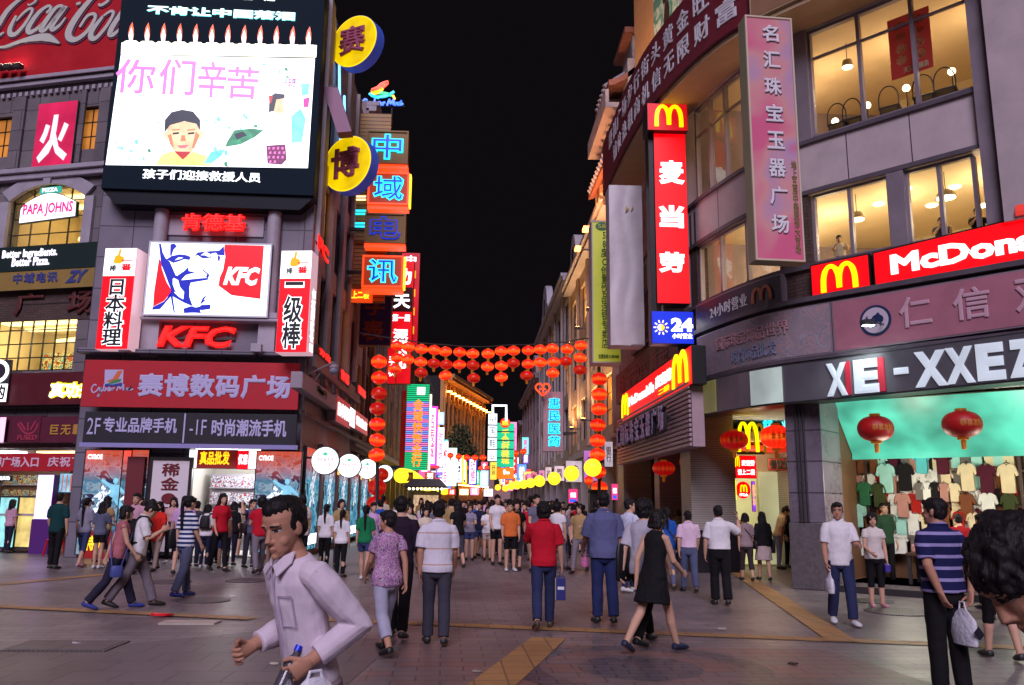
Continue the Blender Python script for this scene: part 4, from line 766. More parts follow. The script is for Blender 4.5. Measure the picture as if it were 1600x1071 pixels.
b = MB(); sC = sp(1586, 330, .35)[0]; pr = [[pt(s, o, z) for o, z in ((.35, 6.55), (.35, 6.62), (.1, 7.25), (.1, 6.55))] for s in np.linspace(sC, sE, 6)]; b.rings(pr); o = b.build('canopy', mat('red_canopy', c8(225, 70, 60), .4, em=.35, ecol=c8(230, 60, 50))); o.location = RO; tag(o, 'small glowing red canopy above the right end of the restaurant sign', 'canopy')
# dark 24 hour board on the curve
s0 = sp(1088, 510, .2)[0]; s1 = sp(1222, 460, .2)[0]; t = bsign('opening_hours_board', 'unlit dark bent board with white hours lettering and small arches', 'sign', s0, s1, 5.78, 6.42, .2, .18, mat('dark_board', c8(72, 62, 78), .4, noise=.1), STEEL)
bt(t, '24小时营业', s0+.75, s1-.95, 5.92, 6.22, WHTD, .21, bold=.012, sp=1.15); arches(t, s1-.8, s1-.22, 5.92, 6.24, mat('orange_letter', c8(205, 120, 80), .5), lambda x, y, z: pt(x, .21-y, z))
# worn pale board and pink board
s2 = sp(1300, 520, .2)[0]; t = bsign('worn_signboard', 'peeling grey signboard with faded pink lettering on the curve', 'sign', s0, s2, 4.58, 5.62, .2, .18, floral('peeling_paint', [c8(150, 134, 142), c8(150, 140, 148), c8(172, 140, 146), c8(134, 134, 150), c8(160, 150, 158)], 3.2), STEEL)
bt(t, '国际珠宝饰品世界', s0+1.0, s2-.9, 5.1, 5.42, mat('faded_pink', c8(186, 140, 146), .7, noise=.3, ns=8), .21, bold=.02); bt(t, '时尚饰品批发', s0+1.6, s2-1.2, 4.7, 5.02, mat('faded_blue', c8(128, 132, 160), .7, noise=.3, ns=8), .21, bold=.02)
t = bsign('pink_signboard', 'unlit dusty pink signboard with round blue bull emblem', 'sign', s2+.02, sE, lin(s2, 4.58, sE, 4.72), lin(s2, 5.62, sE, 5.66), .2, .18, mat('dusty_pink', c8(176, 112, 128), .6, noise=.12), STEEL)
sI, zI = sp(1368, 501, .21)
def disk_on(t, s, z, r, o, m, nm, hgt=.01): q = MB(); q.prism([(r*math.cos(2*math.pi*k/32), r*math.sin(2*math.pi*k/32)) for k in range(32)], -hgt, 0); q.v = [tuple(pt(s+v[0], o-v[1], z+v[2])) for v in q.v]; q.build(nm, m, t)
NAVY = mat('navy_ink', c8(30, 50, 90), .5); disk_on(t, sI, zI, .30, .21, NAVY, 'emblem_ring'); disk_on(t, sI, zI, .25, .221, mat('emblem_white', c8(205, 190, 205), .5), 'emblem_disc')
b = MB()
for pts, wd in (([(-.13, .02), (-.05, .0), (.02, .03), (.1, .02), (.12, -.05)], [.03, .1, .15, .13, .04]), ([(-.12, .03), (-.14, -.02), (-.1, -.06), (-.06, -.03)], [.02, .04, .03, .01]), ([(0, .02), (.0, -.08), (.02, -.12)], [.05, .03, .02]), ([(.09, 0), (.1, -.08), (.09, -.12)], [.05, .03, .02]), ([(-.13, .04), (-.17, .08), (-.12, .09)], [.03, .015, .008]), ([(.02, .06), (.06, .13), (.1, .08)], [.03, .03, .01])): stroke(b, pts, wd, -.016, -.011)
b.v = [tuple(pt(sI+v[0], .221-v[1], zI+v[2])) for v in b.v]; b.build('bull_emblem', NAVY, t)
PINKL = mat('pale_pink_letters', c8(205, 165, 180), .6)
for ch, x0, x1 in (('仁', 1405, 1455), ('信', 1490, 1548), ('双', 1588, 1650)): sa, sb = sp(x0, 490, .22)[0], min(sp(x1, 480, .22)[0], sE-.02); bt(t, ch, sa, sb, 4.88, 5.46, PINKL, .212, bold=.02)
# awning fascia of the clothes shop
sX0 = sp(1087, 620, .45)[0]; zb = lambda s: np.interp(s, [sX0, sX0+4, sE-2.6, sE], [3.62, 3.62, 3.72, 3.78]); zt = lambda s: np.interp(s, [sX0, sX0+4, sE-2.6, sE], [4.42, 4.42, 4.56, 4.62])
FASC = mat('brushed_grey_fascia', c8(112, 108, 116), .32, metal=.35, noise=.15, ns=1.2)
t = bsign('shop_fascia', 'curved brushed grey shop fascia with big white block letters', 'sign', sX0, sE, zb, zt, .5, .52, FASC, DIM)
b = MB(); band(b, sp(1173, 600, .52)[0], sp(1222, 600, .52)[0], 3.66, 4.38, .54, .509); b.build('lit_panel', glow('fascia_panel_lit', (190, 205, 200), .42, .35, 1.2), t)
b = MB(); band(b, sp(1090, 620, .52)[0], sp(1118, 600, .52)[0], 3.66, 4.38, .54, .509); b.build('lit_panel', glow('fascia_panel_olive', (140, 134, 80), .25, .3, 1.2), t)
LW2 = glow('block_letters', (205, 214, 228), .55, .2, .8); LRED = mat('red_letter_side', c8(190, 40, 62), .5)
def blk(ch, xa, xb, m, em=.06, z=(.06, .70), o=.515):
    sa, sb = sp(xa, 570, o)[0], min(sp(xb, 570, o)[0], sE-.01); zz_ = zb((sa+sb)/2); bt(t, ch, sa, sb, zz_+z[0], zz_+z[1], m, o, bold=em, th=.03)
for k, (x0, x1, mm) in enumerate(((1320, 1328, LRED), (1371, 1382, LRED))):
    sa, sb = sp(x0, 570, .51)[0], sp(x1, 570, .51)[0]; q = MB(); band(q, sa, sb, lambda s: zb(s)+.06, lambda s: zb(s)+.70, .53, .509); q.build('red_bar', mm, t)
blk('X', 1290, 1323, LW2); blk('E', 1333, 1372, LW2); blk('X', 1428, 1480, LW2); blk('X', 1477, 1523, LW2); blk('E', 1526, 1571, LW2); blk('Z', 1577, 1618, LW2); blk('-', 1396, 1419, LW2, .03, (.34, .46))
for (xx, yy, ln) in ((1360, 530, .55),):
    sS, zS = sp(xx, yy, .9); f = thing('sign_spotlight', 'small spotlight over the first letters of the grey fascia', 'spotlight', pt(sS, .95, zS+.25)+RO); MB().box(-.1, .1, -.06, .06, 0, .1).build('housing', DIM, f); MB().box(-.09, .09, -.05, .05, -.012, -.001).build('lens', glow('cold_lens', (215, 255, 245), 40), f); MB().tube([(0, 0, .08), Vector(pt(sS, .0, zS+.4))-Vector(pt(sS, .95, zS+.25))], .015, 6).build('arm', DIM, f)
lamp_xe = (pt(sp(1350, 600, .9)[0], .95, 4.72)+RO, pt(sp(1345, 600, .5)[0], .5, 4.05)+RO)
# upper canopy with dark red banner and its soffit
sR0, sR1 = .2, sp(1260, 60, .9)[0]; b = MB(); band(b, sR0, sE, 11.78, 11.95, .95, -.3); b.build('soffit', SOFF, RB)
t = bsign('curved_banner', 'dark red banner bent round the upper canopy with two rows of pale lettering', 'banner', sR0, sp(1172, 60, 1.0)[0], 11.9, 13.75, 1.02, .1, mat('wine_red', c8(112, 26, 44), .6, noise=.15), mat('wine_dark', c8(70, 18, 30), .6))
sq0 = sp(1162, 60, 1.0)[0]
for row, (txt, z) in enumerate((('惠福广场步行街头黄金旺铺', 12.95), ('铺位热租商机信无限财富', 12.2))):
    n = len(txt)
    for k, ch in enumerate(txt):
        s = sq0-.62-.74*(n-1-k); 
        if s > sR0+.1: bt(t, ch, s, s+.56, z, z+.56, WHTD, 1.03, bold=.02)
t2 = bsign('curved_banner', 'ochre banner right of the dark red one on the upper canopy', 'banner', sp(1172, 60, 1.0)[0]+.03, sE, 11.9, 13.75, 1.02, .1, mat('ochre_banner', c8(150, 112, 84), .6, noise=.1), SOFF)
ssx = sp(1180, 5, 1.0)[0]; bt(t2, '名', ssx, ssx+.6, 12.9, 13.6, WHTD, 1.03, bold=.02); bt(t2, '流金汇', ssx+.5, ssx+2.0, 12.1, 12.7, mat('green_letters', c8(80, 110, 70), .6), 1.03, bold=.01)
# set-back upper storeys lit from below, with a poster
UP = FR(5.35, 26.6, 174); ux = lambda px, py: UP.uv(px, py)
lamps_up = (1.0, 4.5, 8.0)
t = thing_on(UP, 'upper_storeys', 'orange lit upper storeys set back above the curved canopy', 'building'); MB().box(0, 14, 0, 4, 13, 23).build('wall', mat('peach_render', c8(214, 160, 112), .8, noise=.12), t); MB().box(-.8, 14, -1.2, 4, 23.01, 23.5).build('eaves', PALE, t)
for u in (1.0, 4.5, 8.0): MB().box(u-.2, u+.2, -.9, -.7, 13.8, 13.95).build('floodlight', glow('upper_flood', (255, 170, 85), 12, sample=False), t)
t = Sign(UP, (1020, -20, 1064, 120), 'wall_poster', 'tall pale green poster of a standing dancer on the upper orange wall', 'poster', off=.12, depth=.1, face=floral('poster_jade', [c8(90, 150, 140), c8(150, 190, 180), c8(210, 220, 214)], 1.5), side=PALE)
b = MB(); w, h = t.w, t.h; b.prism([(w*.45, h*.1), (w*.62, h*.1), (w*.60, h*.45), (w*.66, h*.62), (w*.58, h*.70), (w*.5, h*.7), (w*.42, h*.6), (w*.46, h*.42)], -.012, -.002); b.prism([(w*.5+.1*w*math.cos(a), h*.75+.045*h*math.sin(a)) for a in [2*math.pi*k/12 for k in range(12)]], -.0121, -.002); b.build('figure', mat('poster_dark', c8(60, 40, 44), .6), t.root)
# Chinese tiled roofs behind
FC = FR(5.3, 32, 180); ROOFT = mat('roof_tiles', c8(150, 90, 70), .6, noise=.3, ns=6); 
t = thing_on(FC, 'pavilion_tower', 'ornate pale tower with tiled Chinese eaves lit from below', 'building'); b = MB(); b.box(0, 4.3, 0, 6, 11, 17.6); b.build('wall', PALE, t)
def eave(z, d, u0, u1, rise=1.2):
    b = MB(); rr = []
    for k in range(9):
        q = k/8; yy = -d+(d+.6)*q; zz_ = z+rise*(q**1.6); rr.append([(u0-(1-q)*.6, yy, zz_+.25*(1-q)), (u1, yy, zz_), (u1, yy, zz_+.22), (u0-(1-q)*.6, yy, zz_+.47*(1-q)+.22*q)])
    b.rings(rr); o = b.build('eaves', ROOFT, t)
    tb = MB()
    for k in range(int((u1-u0)/.42)): u = u0+.42*k; tb.tube([(u, -d-.05, z+.36-.1*(u-u0)/(u1-u0)), (u, -d*.4, z+.36+rise*.3), (u, .5, z+.25+rise)], .11, 8)
    tb.build('tile_ridges', PALE, t) 
    for k in range(int((u1-u0)/1.1)): MB().box(u0+.3+1.1*k, u0+.55+1.1*k, -d*.8, -.01, z-.3, z+.05).build('bracket', SOFF, t)
eave(13.7, .8, 0, 4.3, 1.5); eave(16.5, .7, 1.5, 4.3, .9); MB().box(2.2, 4.2, .2, 2.5, 17.61, 18.6).build('turret', PALE, t, bevel=.03); MB().box(1.9, 4.35, -.1, 2.8, 18.61, 18.85).build('turret_cap', ROOFT, t, bevel=.03)
b = MB(); b.box(-.3, 4.4, -.85, -.01, 15.6, 15.8); b.box(-.3, 4.4, -.85, -.72, 15.801, 16.3); b.build('balcony', PALE, t)
def lamp_at(p, d, e, col, size=110):
    l = bpy.data.lights.new('floodlight', 'SPOT'); l.energy = e; l.color = col; l.spot_size = R(size); l.spot_blend = .6; l.shadow_soft_size = .15; o = link(bpy.data.objects.new('floodlight', l)); o.location = p; o.rotation_euler = Vector(d).to_track_quat('-Z', 'Y').to_euler()
for u in (.6, 3.0): MB().box(u-.2, u+.2, -1.5, -1.3, 11.4, 11.52).build('floodlight', glow('eaves_flood', (255, 110, 50), 12, sample=False), t); MB().box(u-.03, u+.03, -1.3, -.01, 11.4, 11.46).build('bracket', DIM, t); lamp_at(FC.pos(u, 11.7, 1.4), FC.n*-.35+Vector((0, 0, 1)), 420, (1, .40, .16)); lamp_at(FC.pos(u+.8, 16.7, .5), FC.n*-.5+Vector((0, 0, 1)), 60, (1, .85, .75))
lamp_at(lamp_xe[0], lamp_xe[1]-lamp_xe[0], 45, (.8, 1, .95), 95)
for u in lamps_up: lamp_at(UP.pos(u, 13.95, .9), UP.n*-.45+Vector((0, 0, 1)), 500, (1, .62, .32))
# ---------------------------------------------------------------- ground floor on the right
MARB = mat('speckled_marble', c8(122, 114, 122), .22, noise=.5, ns=9, spec=.6); MARB2 = brick_mat('marble_blocks', c8(134, 122, 134), c8(118, 108, 120), c8(56, 50, 58), .75, .62, .012, .3, offset=0, noise=.4, rot=(R(90), 0, 0))
FA2 = FR(6.33, 16.78, 132)
t = thing_on(FA2, 'marble_pillar', 'dark speckled marble pillar on a granite block beside the clothes shop', 'pillar'); MB().box(0, .72, 0, 1.1, 1.28, 4.2).build('shaft', MARB2, t, bevel=.015); MB().box(-.02, .75, -.03, 1.12, 0, 1.278).build('base_block', mat('grey_granite', c8(98, 90, 94), .5, noise=.35, ns=14), t, bevel=.02)
b = MB()
for x in (.25, .32, .40): b.tube([(x, -.05, 1.3), (x, -.05, 4.1)], .022, 8)
b.build('cables', DIM, t)
t = thing_on(FR(9.75, 13.25, 132), 'marble_pillar', 'bluish marble pillar at the right edge of the clothes shop', 'pillar'); MB().box(0, .9, 0, 1.1, 0, 4.2).build('shaft', MARB2, t, bevel=.015)
# clothes shop interior (between the two pillars)
SHOP = thing_on(FA2, 'clothes_shop', 'open fronted clothes shop with teal glowing upper wall', 'shop', .75, 0, 0)
room(SHOP, -.1, 4.6, .12, 3.75, .9, 4.6, mat('shop_wood_wall', c8(112, 78, 54), .6, noise=.2), [(.6, 2.0, 1.2, 1.4, TUBEW), (2.4, 3.9, 1.2, 1.4, TUBEW)])
b = MB(); b.add([(-.08, 2.0, 2.72), (4.58, 2.0, 2.72), (4.58, .95, 3.74), (-.08, .95, 3.74)], [(0, 1, 2, 3)]); b.box(-.08, 4.58, 2.001, 2.03, 2.60, 2.72); b.build('light_ceiling', glow('teal_glow', (92, 212, 178), .62, .6, 1.1, base=(.01, .05, .04)), SHOP)
MB().box(-.05, 4.55, 0, 4.5, .0, .12).build('step', DARKP, SHOP)
def wl(px, py, off): # pixel on a plane inside the shop
    u, z = FA2.uv(px, py, -off); return u-.75, z
YB = 2.6
for zz_ in (.95, 1.62, 2.3): MB().box(.1, 4.5, YB-.35, YB, zz_, zz_+.035).build('shelf', mat('dark_shelf', c8(70, 48, 36), .5), SHOP)
MB().box(-.08, 4.58, YB, YB+.05, .13, 2.7).build('back_panel', mat('shop_wood_wall', c8(112, 78, 54), .6), SHOP)
for u in (.1, 1.55, 3.0, 4.45): MB().box(u-.03, u+.03, YB-.36, YB-.005, .13, 2.7).build('upright', mat('dark_shelf', c8(70, 48, 36), .5), SHOP)
def shop_light(x, y, z, e, col):
    l = bpy.data.lights.new('shop_lamp', 'POINT'); l.energy = e; l.color = col; l.shadow_soft_size = .35; o = link(bpy.data.objects.new('shop_lamp', l)); p = FA2.pos(.75+x, z, -y); o.location = p
shop_light(1.2, .7, 2.1, 60, (1, .9, .72)); shop_light(3.3, .7, 2.1, 60, (1, .9, .72))
GC = dict(cream=c8(225, 208, 170), plum=c8(80, 26, 44), black=c8(24, 22, 24), teal=c8(90, 190, 196), olive=c8(60, 70, 40), rose=c8(180, 130, 120), aqua=c8(160, 215, 205), white=c8(225, 225, 220), grey=c8(110, 104, 100), brown=c8(120, 70, 44), red=c8(170, 34, 30), green=c8(50, 110, 74), yellow=c8(210, 190, 40), navy=c8(30, 34, 60))
GSH = {}
def garment(px, py, h, col, label, off=2.2, kind='tee'):
    u, z = wl(px, py, off); t = thing_on(FA2, 'hanging_shirt', label, 'shirt', .75+u, z, -off, 'shirts on show in the clothes shop'); w = h*.42; key = (kind, round(h, 2))
    if key not in GSH:
        b = MB(); o = [(-w*.28, h*.5), (-w*.12, h*.5), (0, h*.42), (w*.12, h*.5), (w*.28, h*.5), (w*.62, h*.40), (w*.80, h*.12), (w*.60, h*.06), (w*.50, h*.2), (w*.5, -h*.48), (0, -h*.5), (-w*.5, -h*.48), (-w*.5, h*.2), (-w*.60, h*.06), (-w*.80, h*.12), (-w*.62, h*.40)]
        if kind == 'tank': o = [(-w*.28, h*.5), (-w*.18, h*.5), (0, h*.34), (w*.18, h*.5), (w*.28, h*.5), (w*.4, h*.2), (w*.48, -h*.5), (-w*.48, -h*.5), (-w*.4, h*.2)]
        b.prism(o, -.05, .03); GSH[key] = b.data('garment')
    me = GSH[key].copy(); me.materials.append(cloth('garment_'+col, GC[col])); o = link(bpy.data.objects.new('garment', me), t); md = o.modifiers.new('bevel', 'BEVEL'); md.width = .022; md.segments = 3
    MB().tube([(-w*.24, 0, h*.5), (0, 0, h*.55), (w*.24, 0, h*.5), (0, 0, h*.55), (0, 0, h*.62)], .008, 6).build('hanger', DIM, t)
for q in ((1440, 722, .50, 'teal', 'teal polo shirt hung high in the middle of the clothes shop'), (1473, 722, .52, 'plum', 'plum shirt with pale cuffs hung beside the teal polo'), (1512, 746, .56, 'cream', 'cream T-shirt at the top left of the right rack'), (1542, 748, .56, 'plum', 'plum V-neck shirt between two cream shirts on the right rack'), (1575, 748, .58, 'cream', 'cream T-shirt at the top right of the right rack'), (1511, 792, .52, 'brown', 'brown and plum shirt low on the right rack'), (1545, 792, .54, 'white', 'white shirt low in the middle of the right rack'), (1578, 792, .5, 'olive', 'olive shirt low at the right end of the rack'), (1385, 748, .62, 'aqua', 'pale aqua long shirt left of the black shirt'), (1414, 746, .58, 'black', 'black T-shirt with pale cuffs near the left of the shop'), (1411, 790, .50, 'rose', 'dusty rose shirt below the black shirt'), (1437, 768, .36, 'grey', 'grey folded shirt first on the middle rail'), (1449, 768, .36, 'white', 'white shirt second on the middle rail'), (1461, 768, .36, 'black', 'black shirt third on the middle rail'), (1476, 770, .38, 'rose', 'rose shirt fourth on the middle rail'), (1492, 770, .38, 'cream', 'cream shirt last on the middle rail'), (1351, 772, .5, 'green', 'dark green shirt with necklace at the left of the shop'), (1374, 774, .52, 'olive', 'olive shirt beside the green one at the shop left'), (1340, 806, .5, 'aqua', 'glowing aqua shirt low at the left shop edge'), (1500, 815, .4, 'red', 'red shirt with black sleeves low behind the striped man'), (1522, 818, .42, 'cream', 'cream shirt lowest on the right rack')): garment(*q)
random.seed(17); _gc = ['cream', 'plum', 'black', 'grey', 'brown', 'white', 'rose', 'white', 'aqua', 'red', 'cream']
for j, (y_, hh, wd_) in enumerate(((718, .42, 'top'), (752, .46, 'upper'), (784, .46, 'middle'), (816, .46, 'low'), (846, .42, 'lowest'))):
    for k in range(15):
        x_ = 1346+16.6*k+random.uniform(-4, 4); c_ = random.choice(_gc); garment(x_, y_+(1460-x_)*.06, hh+.02*(k % 3), c_, c_+' garment packed in the '+wd_+' row at the back of the clothes shop', 2.30)
for k, (x, c_) in enumerate(((.3, 'grey'), (.75, 'navy'), (1.8, 'brown'), (2.2, 'cream'), (2.7, 'olive'), (3.3, 'rose'), (3.8, 'grey'), (4.2, 'brown'))):
    t = thing_on(FA2, 'display_box', ['small framed card', 'navy shoe box', 'brown bag', 'cream cap box', 'olive folded bag', 'rose gift box', 'grey shoe box', 'brown carton'][k]+' on the top shelf of the clothes shop', 'box', .75+x, 2.336, -(YB-.2)); MB().box(-.14, .14, -.1, .1, 0, .2).build('carton', cloth('garment_'+c_, GC[c_]), t, bevel=.02); MB().box(-.145, .145, -.105, .105, .2001, .225).build('lid', cloth('garment_'+c_, GC[c_]), t, bevel=.008)
t = thing_on(FA2, 'folded_clothes_table', 'low table of folded clothes in the clothes shop', 'table', 2.6, .12, -1.6); MB().box(-.8, .9, -.35, .35, .55, .6).build('tabletop', mat('dark_shelf', c8(70, 48, 36), .5), t)
for x in (-.75, .85):
    for y in (-.3, .3): MB().box(x-.03, x+.03, y-.03, y+.03, 0, .549).build('leg', DIM, t)
for k, c_ in enumerate(('rose', 'aqua', 'white', 'cream', 'brown')): o = tag(MB().box(-.14, .14, -.18, .18, 0, .16).build('folded_clothes', cloth('garment_'+c_, GC[c_]), bevel=.03), c_+' pile of folded clothes on the low shop table', 'clothes'); o.location = FA2.pos(2.6-.6+.32*k, .722, -1.6); o.rotation_euler.z = FA2.rz
# tiled jewellery building and passage to the restaurant door
TILE = brick_mat('small_white_tiles', c8(176, 168, 156), c8(166, 160, 150), c8(110, 104, 100), .11, .055, .006, .45, rot=(R(90), 0, 0), offset=.5, noise=.15)
FJ = FR(5.3, 31, 180)
J = thing_on(FJ, 'jewellery_building', 'tile clad jewellery building beside the curved corner', 'building'); jz = 3.1
MB().box(0, 10.5, .1, 6, 4.8, 14).build('wall', MAUVE, J)
MB().box(9.55, 10.55, 0, 1.1, 0, 4.0).build('tile_pillar', TILE, J); MB().box(9.52, 10.58, -.03, 1.13, 0, .001+1.0).build('pillar_base', mat('black_granite', c8(30, 28, 32), .3), J, bevel=.01)
MB().box(0, 1.2, 0, 1.0, 0, 3.2).build('tile_pillar', TILE, J); MB().box(4.5, 5.2, .4, 1.2, 0, 3.2).build('tile_pillar', TILE, J); MB().box(0, 9.54, 3.0, 3.3, 0, 4.6).build('tile_wall', TILE, J); MB().box(5.6, 7.2, 2.9, 2.999, 0, 2.3).build('roller_shutter', brick_mat('shutter_slats', c8(90, 78, 76), c8(84, 72, 70), c8(36, 30, 32), 6, .09, .014, .4, rot=(R(90), 0, 0)), J); MB().box(0, 9.54, .02, 2.99, 3.25, 3.5).build('porch_ceiling', SOFF, J)
PORT = thing_on(FR(6.4, 20.55, 90), 'restaurant_entrance', 'bright restaurant entrance between tiled pillar and marble pillar', 'entrance')
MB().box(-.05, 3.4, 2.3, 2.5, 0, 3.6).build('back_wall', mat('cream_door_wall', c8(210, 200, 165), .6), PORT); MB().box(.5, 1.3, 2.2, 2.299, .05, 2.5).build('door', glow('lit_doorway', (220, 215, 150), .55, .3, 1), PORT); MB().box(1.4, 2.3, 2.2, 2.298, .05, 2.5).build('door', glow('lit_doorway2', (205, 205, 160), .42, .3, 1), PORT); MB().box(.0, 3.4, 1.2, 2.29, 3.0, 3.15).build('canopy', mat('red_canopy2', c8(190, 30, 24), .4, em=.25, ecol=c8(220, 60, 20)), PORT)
l = bpy.data.lights.new('entrance_lamp', 'POINT'); l.energy = 30; l.color = (1, .75, .5); o = link(bpy.data.objects.new('entrance_lamp', l)); o.location = (7.4, 21.4, 2.8); l.shadow_soft_size = .2
# ---------------------------------------------------------------- signs on the left
LEDW = glow('screen_white', (244, 252, 255), 1.45, .22, .8); LEDK = mat('screen_black', (.004, .006, .012), .7, em=.012, ecol=(.15, .4, .8), spec=.1); CYAN_ = glow('screen_cyan', (120, 235, 240), 1.2)
FV = FR(-11.25, 23.3, 88.5)
T = Sign(FV, (194, -40, 490, 306), 'giant_screen', 'giant black outdoor screen showing a boy under a row of candles', 'screen', off=0, depth=.7, face=LEDK, side=mat('screen_case', (.006, .008, .014), .55, spec=.2), fname='display')
b = MB(); b.prism([(0, -.001), (T.w, -.001), (T.w-.4, -.42), (.4, -.42)], .1, .7); b.build('underside', mat('screen_case', (.006, .008, .014), .55, spec=.2), T.root)
P = lambda pts, m, lay, nm='picture': T.poly(pts, m, lay, nm)
P([(189, 86), (492, 92), (481, 263), (165, 258)], LEDW, 1)
P([(190, 67), (495, 71), (494, 90), (189, 85)], glow('screen_cream', (255, 252, 225), 1.7), 1)
for k in range(12):
    x = 205+25.2*k; y = 38+.6*k; P([(x-3, y+26), (x-4.6, y+15), (x-2, y+4), (x+2, y-3), (x+4, y+8), (x+4, y+18), (x+2.5, y+26)], glow('flame_red', (255, 90, 20), 1.0), 2); P([(x-2.4, y+30), (x-3.8, y+18), (x+.5, y+5), (x+3.2, y+16), (x+2, y+30)], LEDW, 3, 'flame')
    P([(x-13, y+29), (x-8, y+26), (x+8, y+26), (x+12, y+29)], glow('screen_cream', (255, 252, 225), 1.7), 2, 'candle')
T.text('不肯让中国落泪', (230, 8, 461, 34), CYAN_, y=-.002, bold=.05); T.text('不肯让中国落泪', (231, 9, 460, 33), LEDW, y=-.024, bold=.03); T.text('汶川地震我们在一起', (275, -16, 430, 3), LEDW, bold=.03)
PINK_ = glow('screen_pink', (240, 110, 190), 1.1); MAG = glow('screen_magenta', (210, 30, 150), .9)
for ch, r in (('你', (184, 92, 240, 148)), ('们', (252, 92, 302, 150)), ('辛', (312, 96, 352, 154)), ('苦', (357, 104, 402, 156))): T.text(ch, r, PINK_, y=-.006, bold=.008)
T.text('一班', (438, 122, 462, 137), MAG, y=-.006, bold=.01)
SK_ = glow('screen_skin', (250, 196, 152), .95, .3, 2.2); SKD = glow('screen_skin_shade', (225, 130, 90), .8); HK = glow('screen_dark', (15, 34, 52), .6, .6, 5); TQ = glow('screen_turquoise', (110, 220, 220), 1.0, .4, 3); GR = glow('screen_green', (40, 140, 100), .8, .5, 4); YB_ = glow('screen_yellow', (250, 215, 120), 1.05, .3, 2.5)
P([(172, 208), (182, 196), (226, 238), (218, 242)], glow('screen_peach', (255, 235, 205), 1.4), 2, 'boy_arm')
P([(262, 190), (311, 191), (312, 215), (300, 238), (285, 243), (270, 235), (261, 212)], SK_, 3, 'boy_face'); P([(257, 208), (258, 188), (268, 176), (285, 172), (302, 175), (313, 188), (313, 205), (307, 194), (288, 190), (266, 196)], HK, 4, 'boy_hair')
P([(244, 258), (252, 243), (270, 236), (285, 248), (302, 237), (322, 244), (330, 260)], YB_, 2, 'boy_shirt'); P([(272, 237), (299, 238), (286, 250)], glow('screen_red', (190, 40, 40), .8), 4)
for x in (275, 299): P([(x-5, 208), (x+5, 207), (x+5, 210), (x-5, 211)], HK, 5, 'boy_eye'); P([(x-6, 203), (x+6, 202), (x+6, 204), (x-6, 205)], SKD, 5, 'boy_brow')
P([(262, 212), (268, 210), (272, 232), (266, 226)], SKD, 3.6, 'boy_cheek'); P([(306, 206), (312, 212), (304, 232), (300, 232)], SKD, 3.6, 'boy_cheek'); P([(284, 212), (289, 212), (291, 221), (282, 221)], SKD, 4.6, 'boy_nose'); P([(256, 208), (262, 206), (262, 219), (257, 217)], SK_, 3.2, 'boy_ear'); P([(312, 205), (318, 206), (316, 217), (311, 218)], SK_, 3.2, 'boy_ear')
P([(277, 228), (295, 227), (290, 232), (281, 232)], glow('screen_lip', (225, 110, 120), .9), 5, 'boy_mouth')
random.seed(4)
for k in range(90):
    x, y = random.choice([(random.uniform(176, 232), random.uniform(215, 252)), (random.uniform(240, 330), random.uniform(180, 200)), (random.uniform(330, 400), random.uniform(178, 200)), (random.uniform(405, 470), random.uniform(95, 125)), (random.uniform(330, 360), random.uniform(225, 255))]); w_ = random.uniform(1, 6); h_ = random.uniform(1.5, 7); P([(x, y), (x+w_, y-h_*.3), (x+w_*1.3, y+h_), (x+w_*.2, y+h_*.8)], random.choice([TQ, TQ, CYAN_, GR, glow('screen_pale_cyan', (205, 245, 250), 1.3), glow('screen_pale_cyan', (205, 245, 250), 1.3), glow('screen_peach', (255, 235, 205), 1.4)]), 1.5+.004*k)
P([(355, 222), (366, 204), (395, 201), (412, 204), (398, 215), (376, 226), (352, 230)], GR, 2.2); P([(318, 256), (330, 238), (352, 233), (346, 244), (330, 256)], TQ, 2.1); P([(366, 210), (380, 206), (386, 212), (370, 219)], HK, 2.4)
P([(422, 172), (420, 152), (430, 147), (444, 150), (442, 160), (446, 176), (436, 178)], SK_, 2.6, 'girl_face'); P([(420, 176), (421, 152), (430, 146), (445, 148), (445, 154), (432, 156), (428, 174)], HK, 3.4, 'girl_hair'); P([(421, 162), (420, 150), (427, 150), (424, 162)], glow('screen_red', (190, 40, 40), .8), 3.8)
P([(416, 228), (446, 226), (448, 250), (440, 258), (418, 256)], glow('screen_plum', (120, 10, 90), .6), 2.4)
for k in range(14): x, y = 419+7*(k % 4)+2*(k//4 % 2), 231+7*(k//4); P([(x, y), (x+3, y-1), (x+3, y+3), (x, y+3)], PINK_, 3.4)
P([(455, 182), (470, 170), (478, 186), (472, 222), (456, 224)], TQ, 2.1); P([(474, 155), (484, 152), (482, 168), (474, 168)], MAG, 2.3); P([(470, 132), (484, 130), (482, 148), (472, 150)], TQ, 2.0)
T.text('孩子们迎接救援人员', (224, 264, 407, 286), LEDW, bold=.02)

RED_ = glow('red_neon_letters', (255, 25, 20), 1.0, .15, 4); REDB = mat('red_banner', c8(186, 22, 40), .65, noise=.1, ns=2, bump=.25, bs=3); BLKB = mat('black_banner', c8(26, 24, 34), .6, noise=.15, ns=2, bump=.25, bs=3); LILAC = mat('lilac_letters', c8(190, 185, 225), .6)
def bsig(*a, **k): return Sign(FB, *a, **k)
t = bsig((286, 334, 385, 364), 'channel_letters', 'three red glowing Chinese characters under the giant screen', 'sign letters', off=.3, depth=.1); t.ft('肯德基', (0, 0, 1, 1), RED_, bold=.05, th=.12)
MB().box(.02, t.w-.02, .08, .12, t.h*.45, t.h*.55).build('rail', DIM, t.root)
t = bsig((247, 509, 368, 545), 'channel_letters', 'three bold red letters glowing below the portrait lightbox', 'sign letters', off=.12, depth=.1); t.ft('KFC', (0, 0, 1, 1), RED_, bold=.045, th=.1, shear=.25); MB().box(.05, t.w-.05, .04, .1, t.h*.4, t.h*.5).build('rail', DIM, t.root)
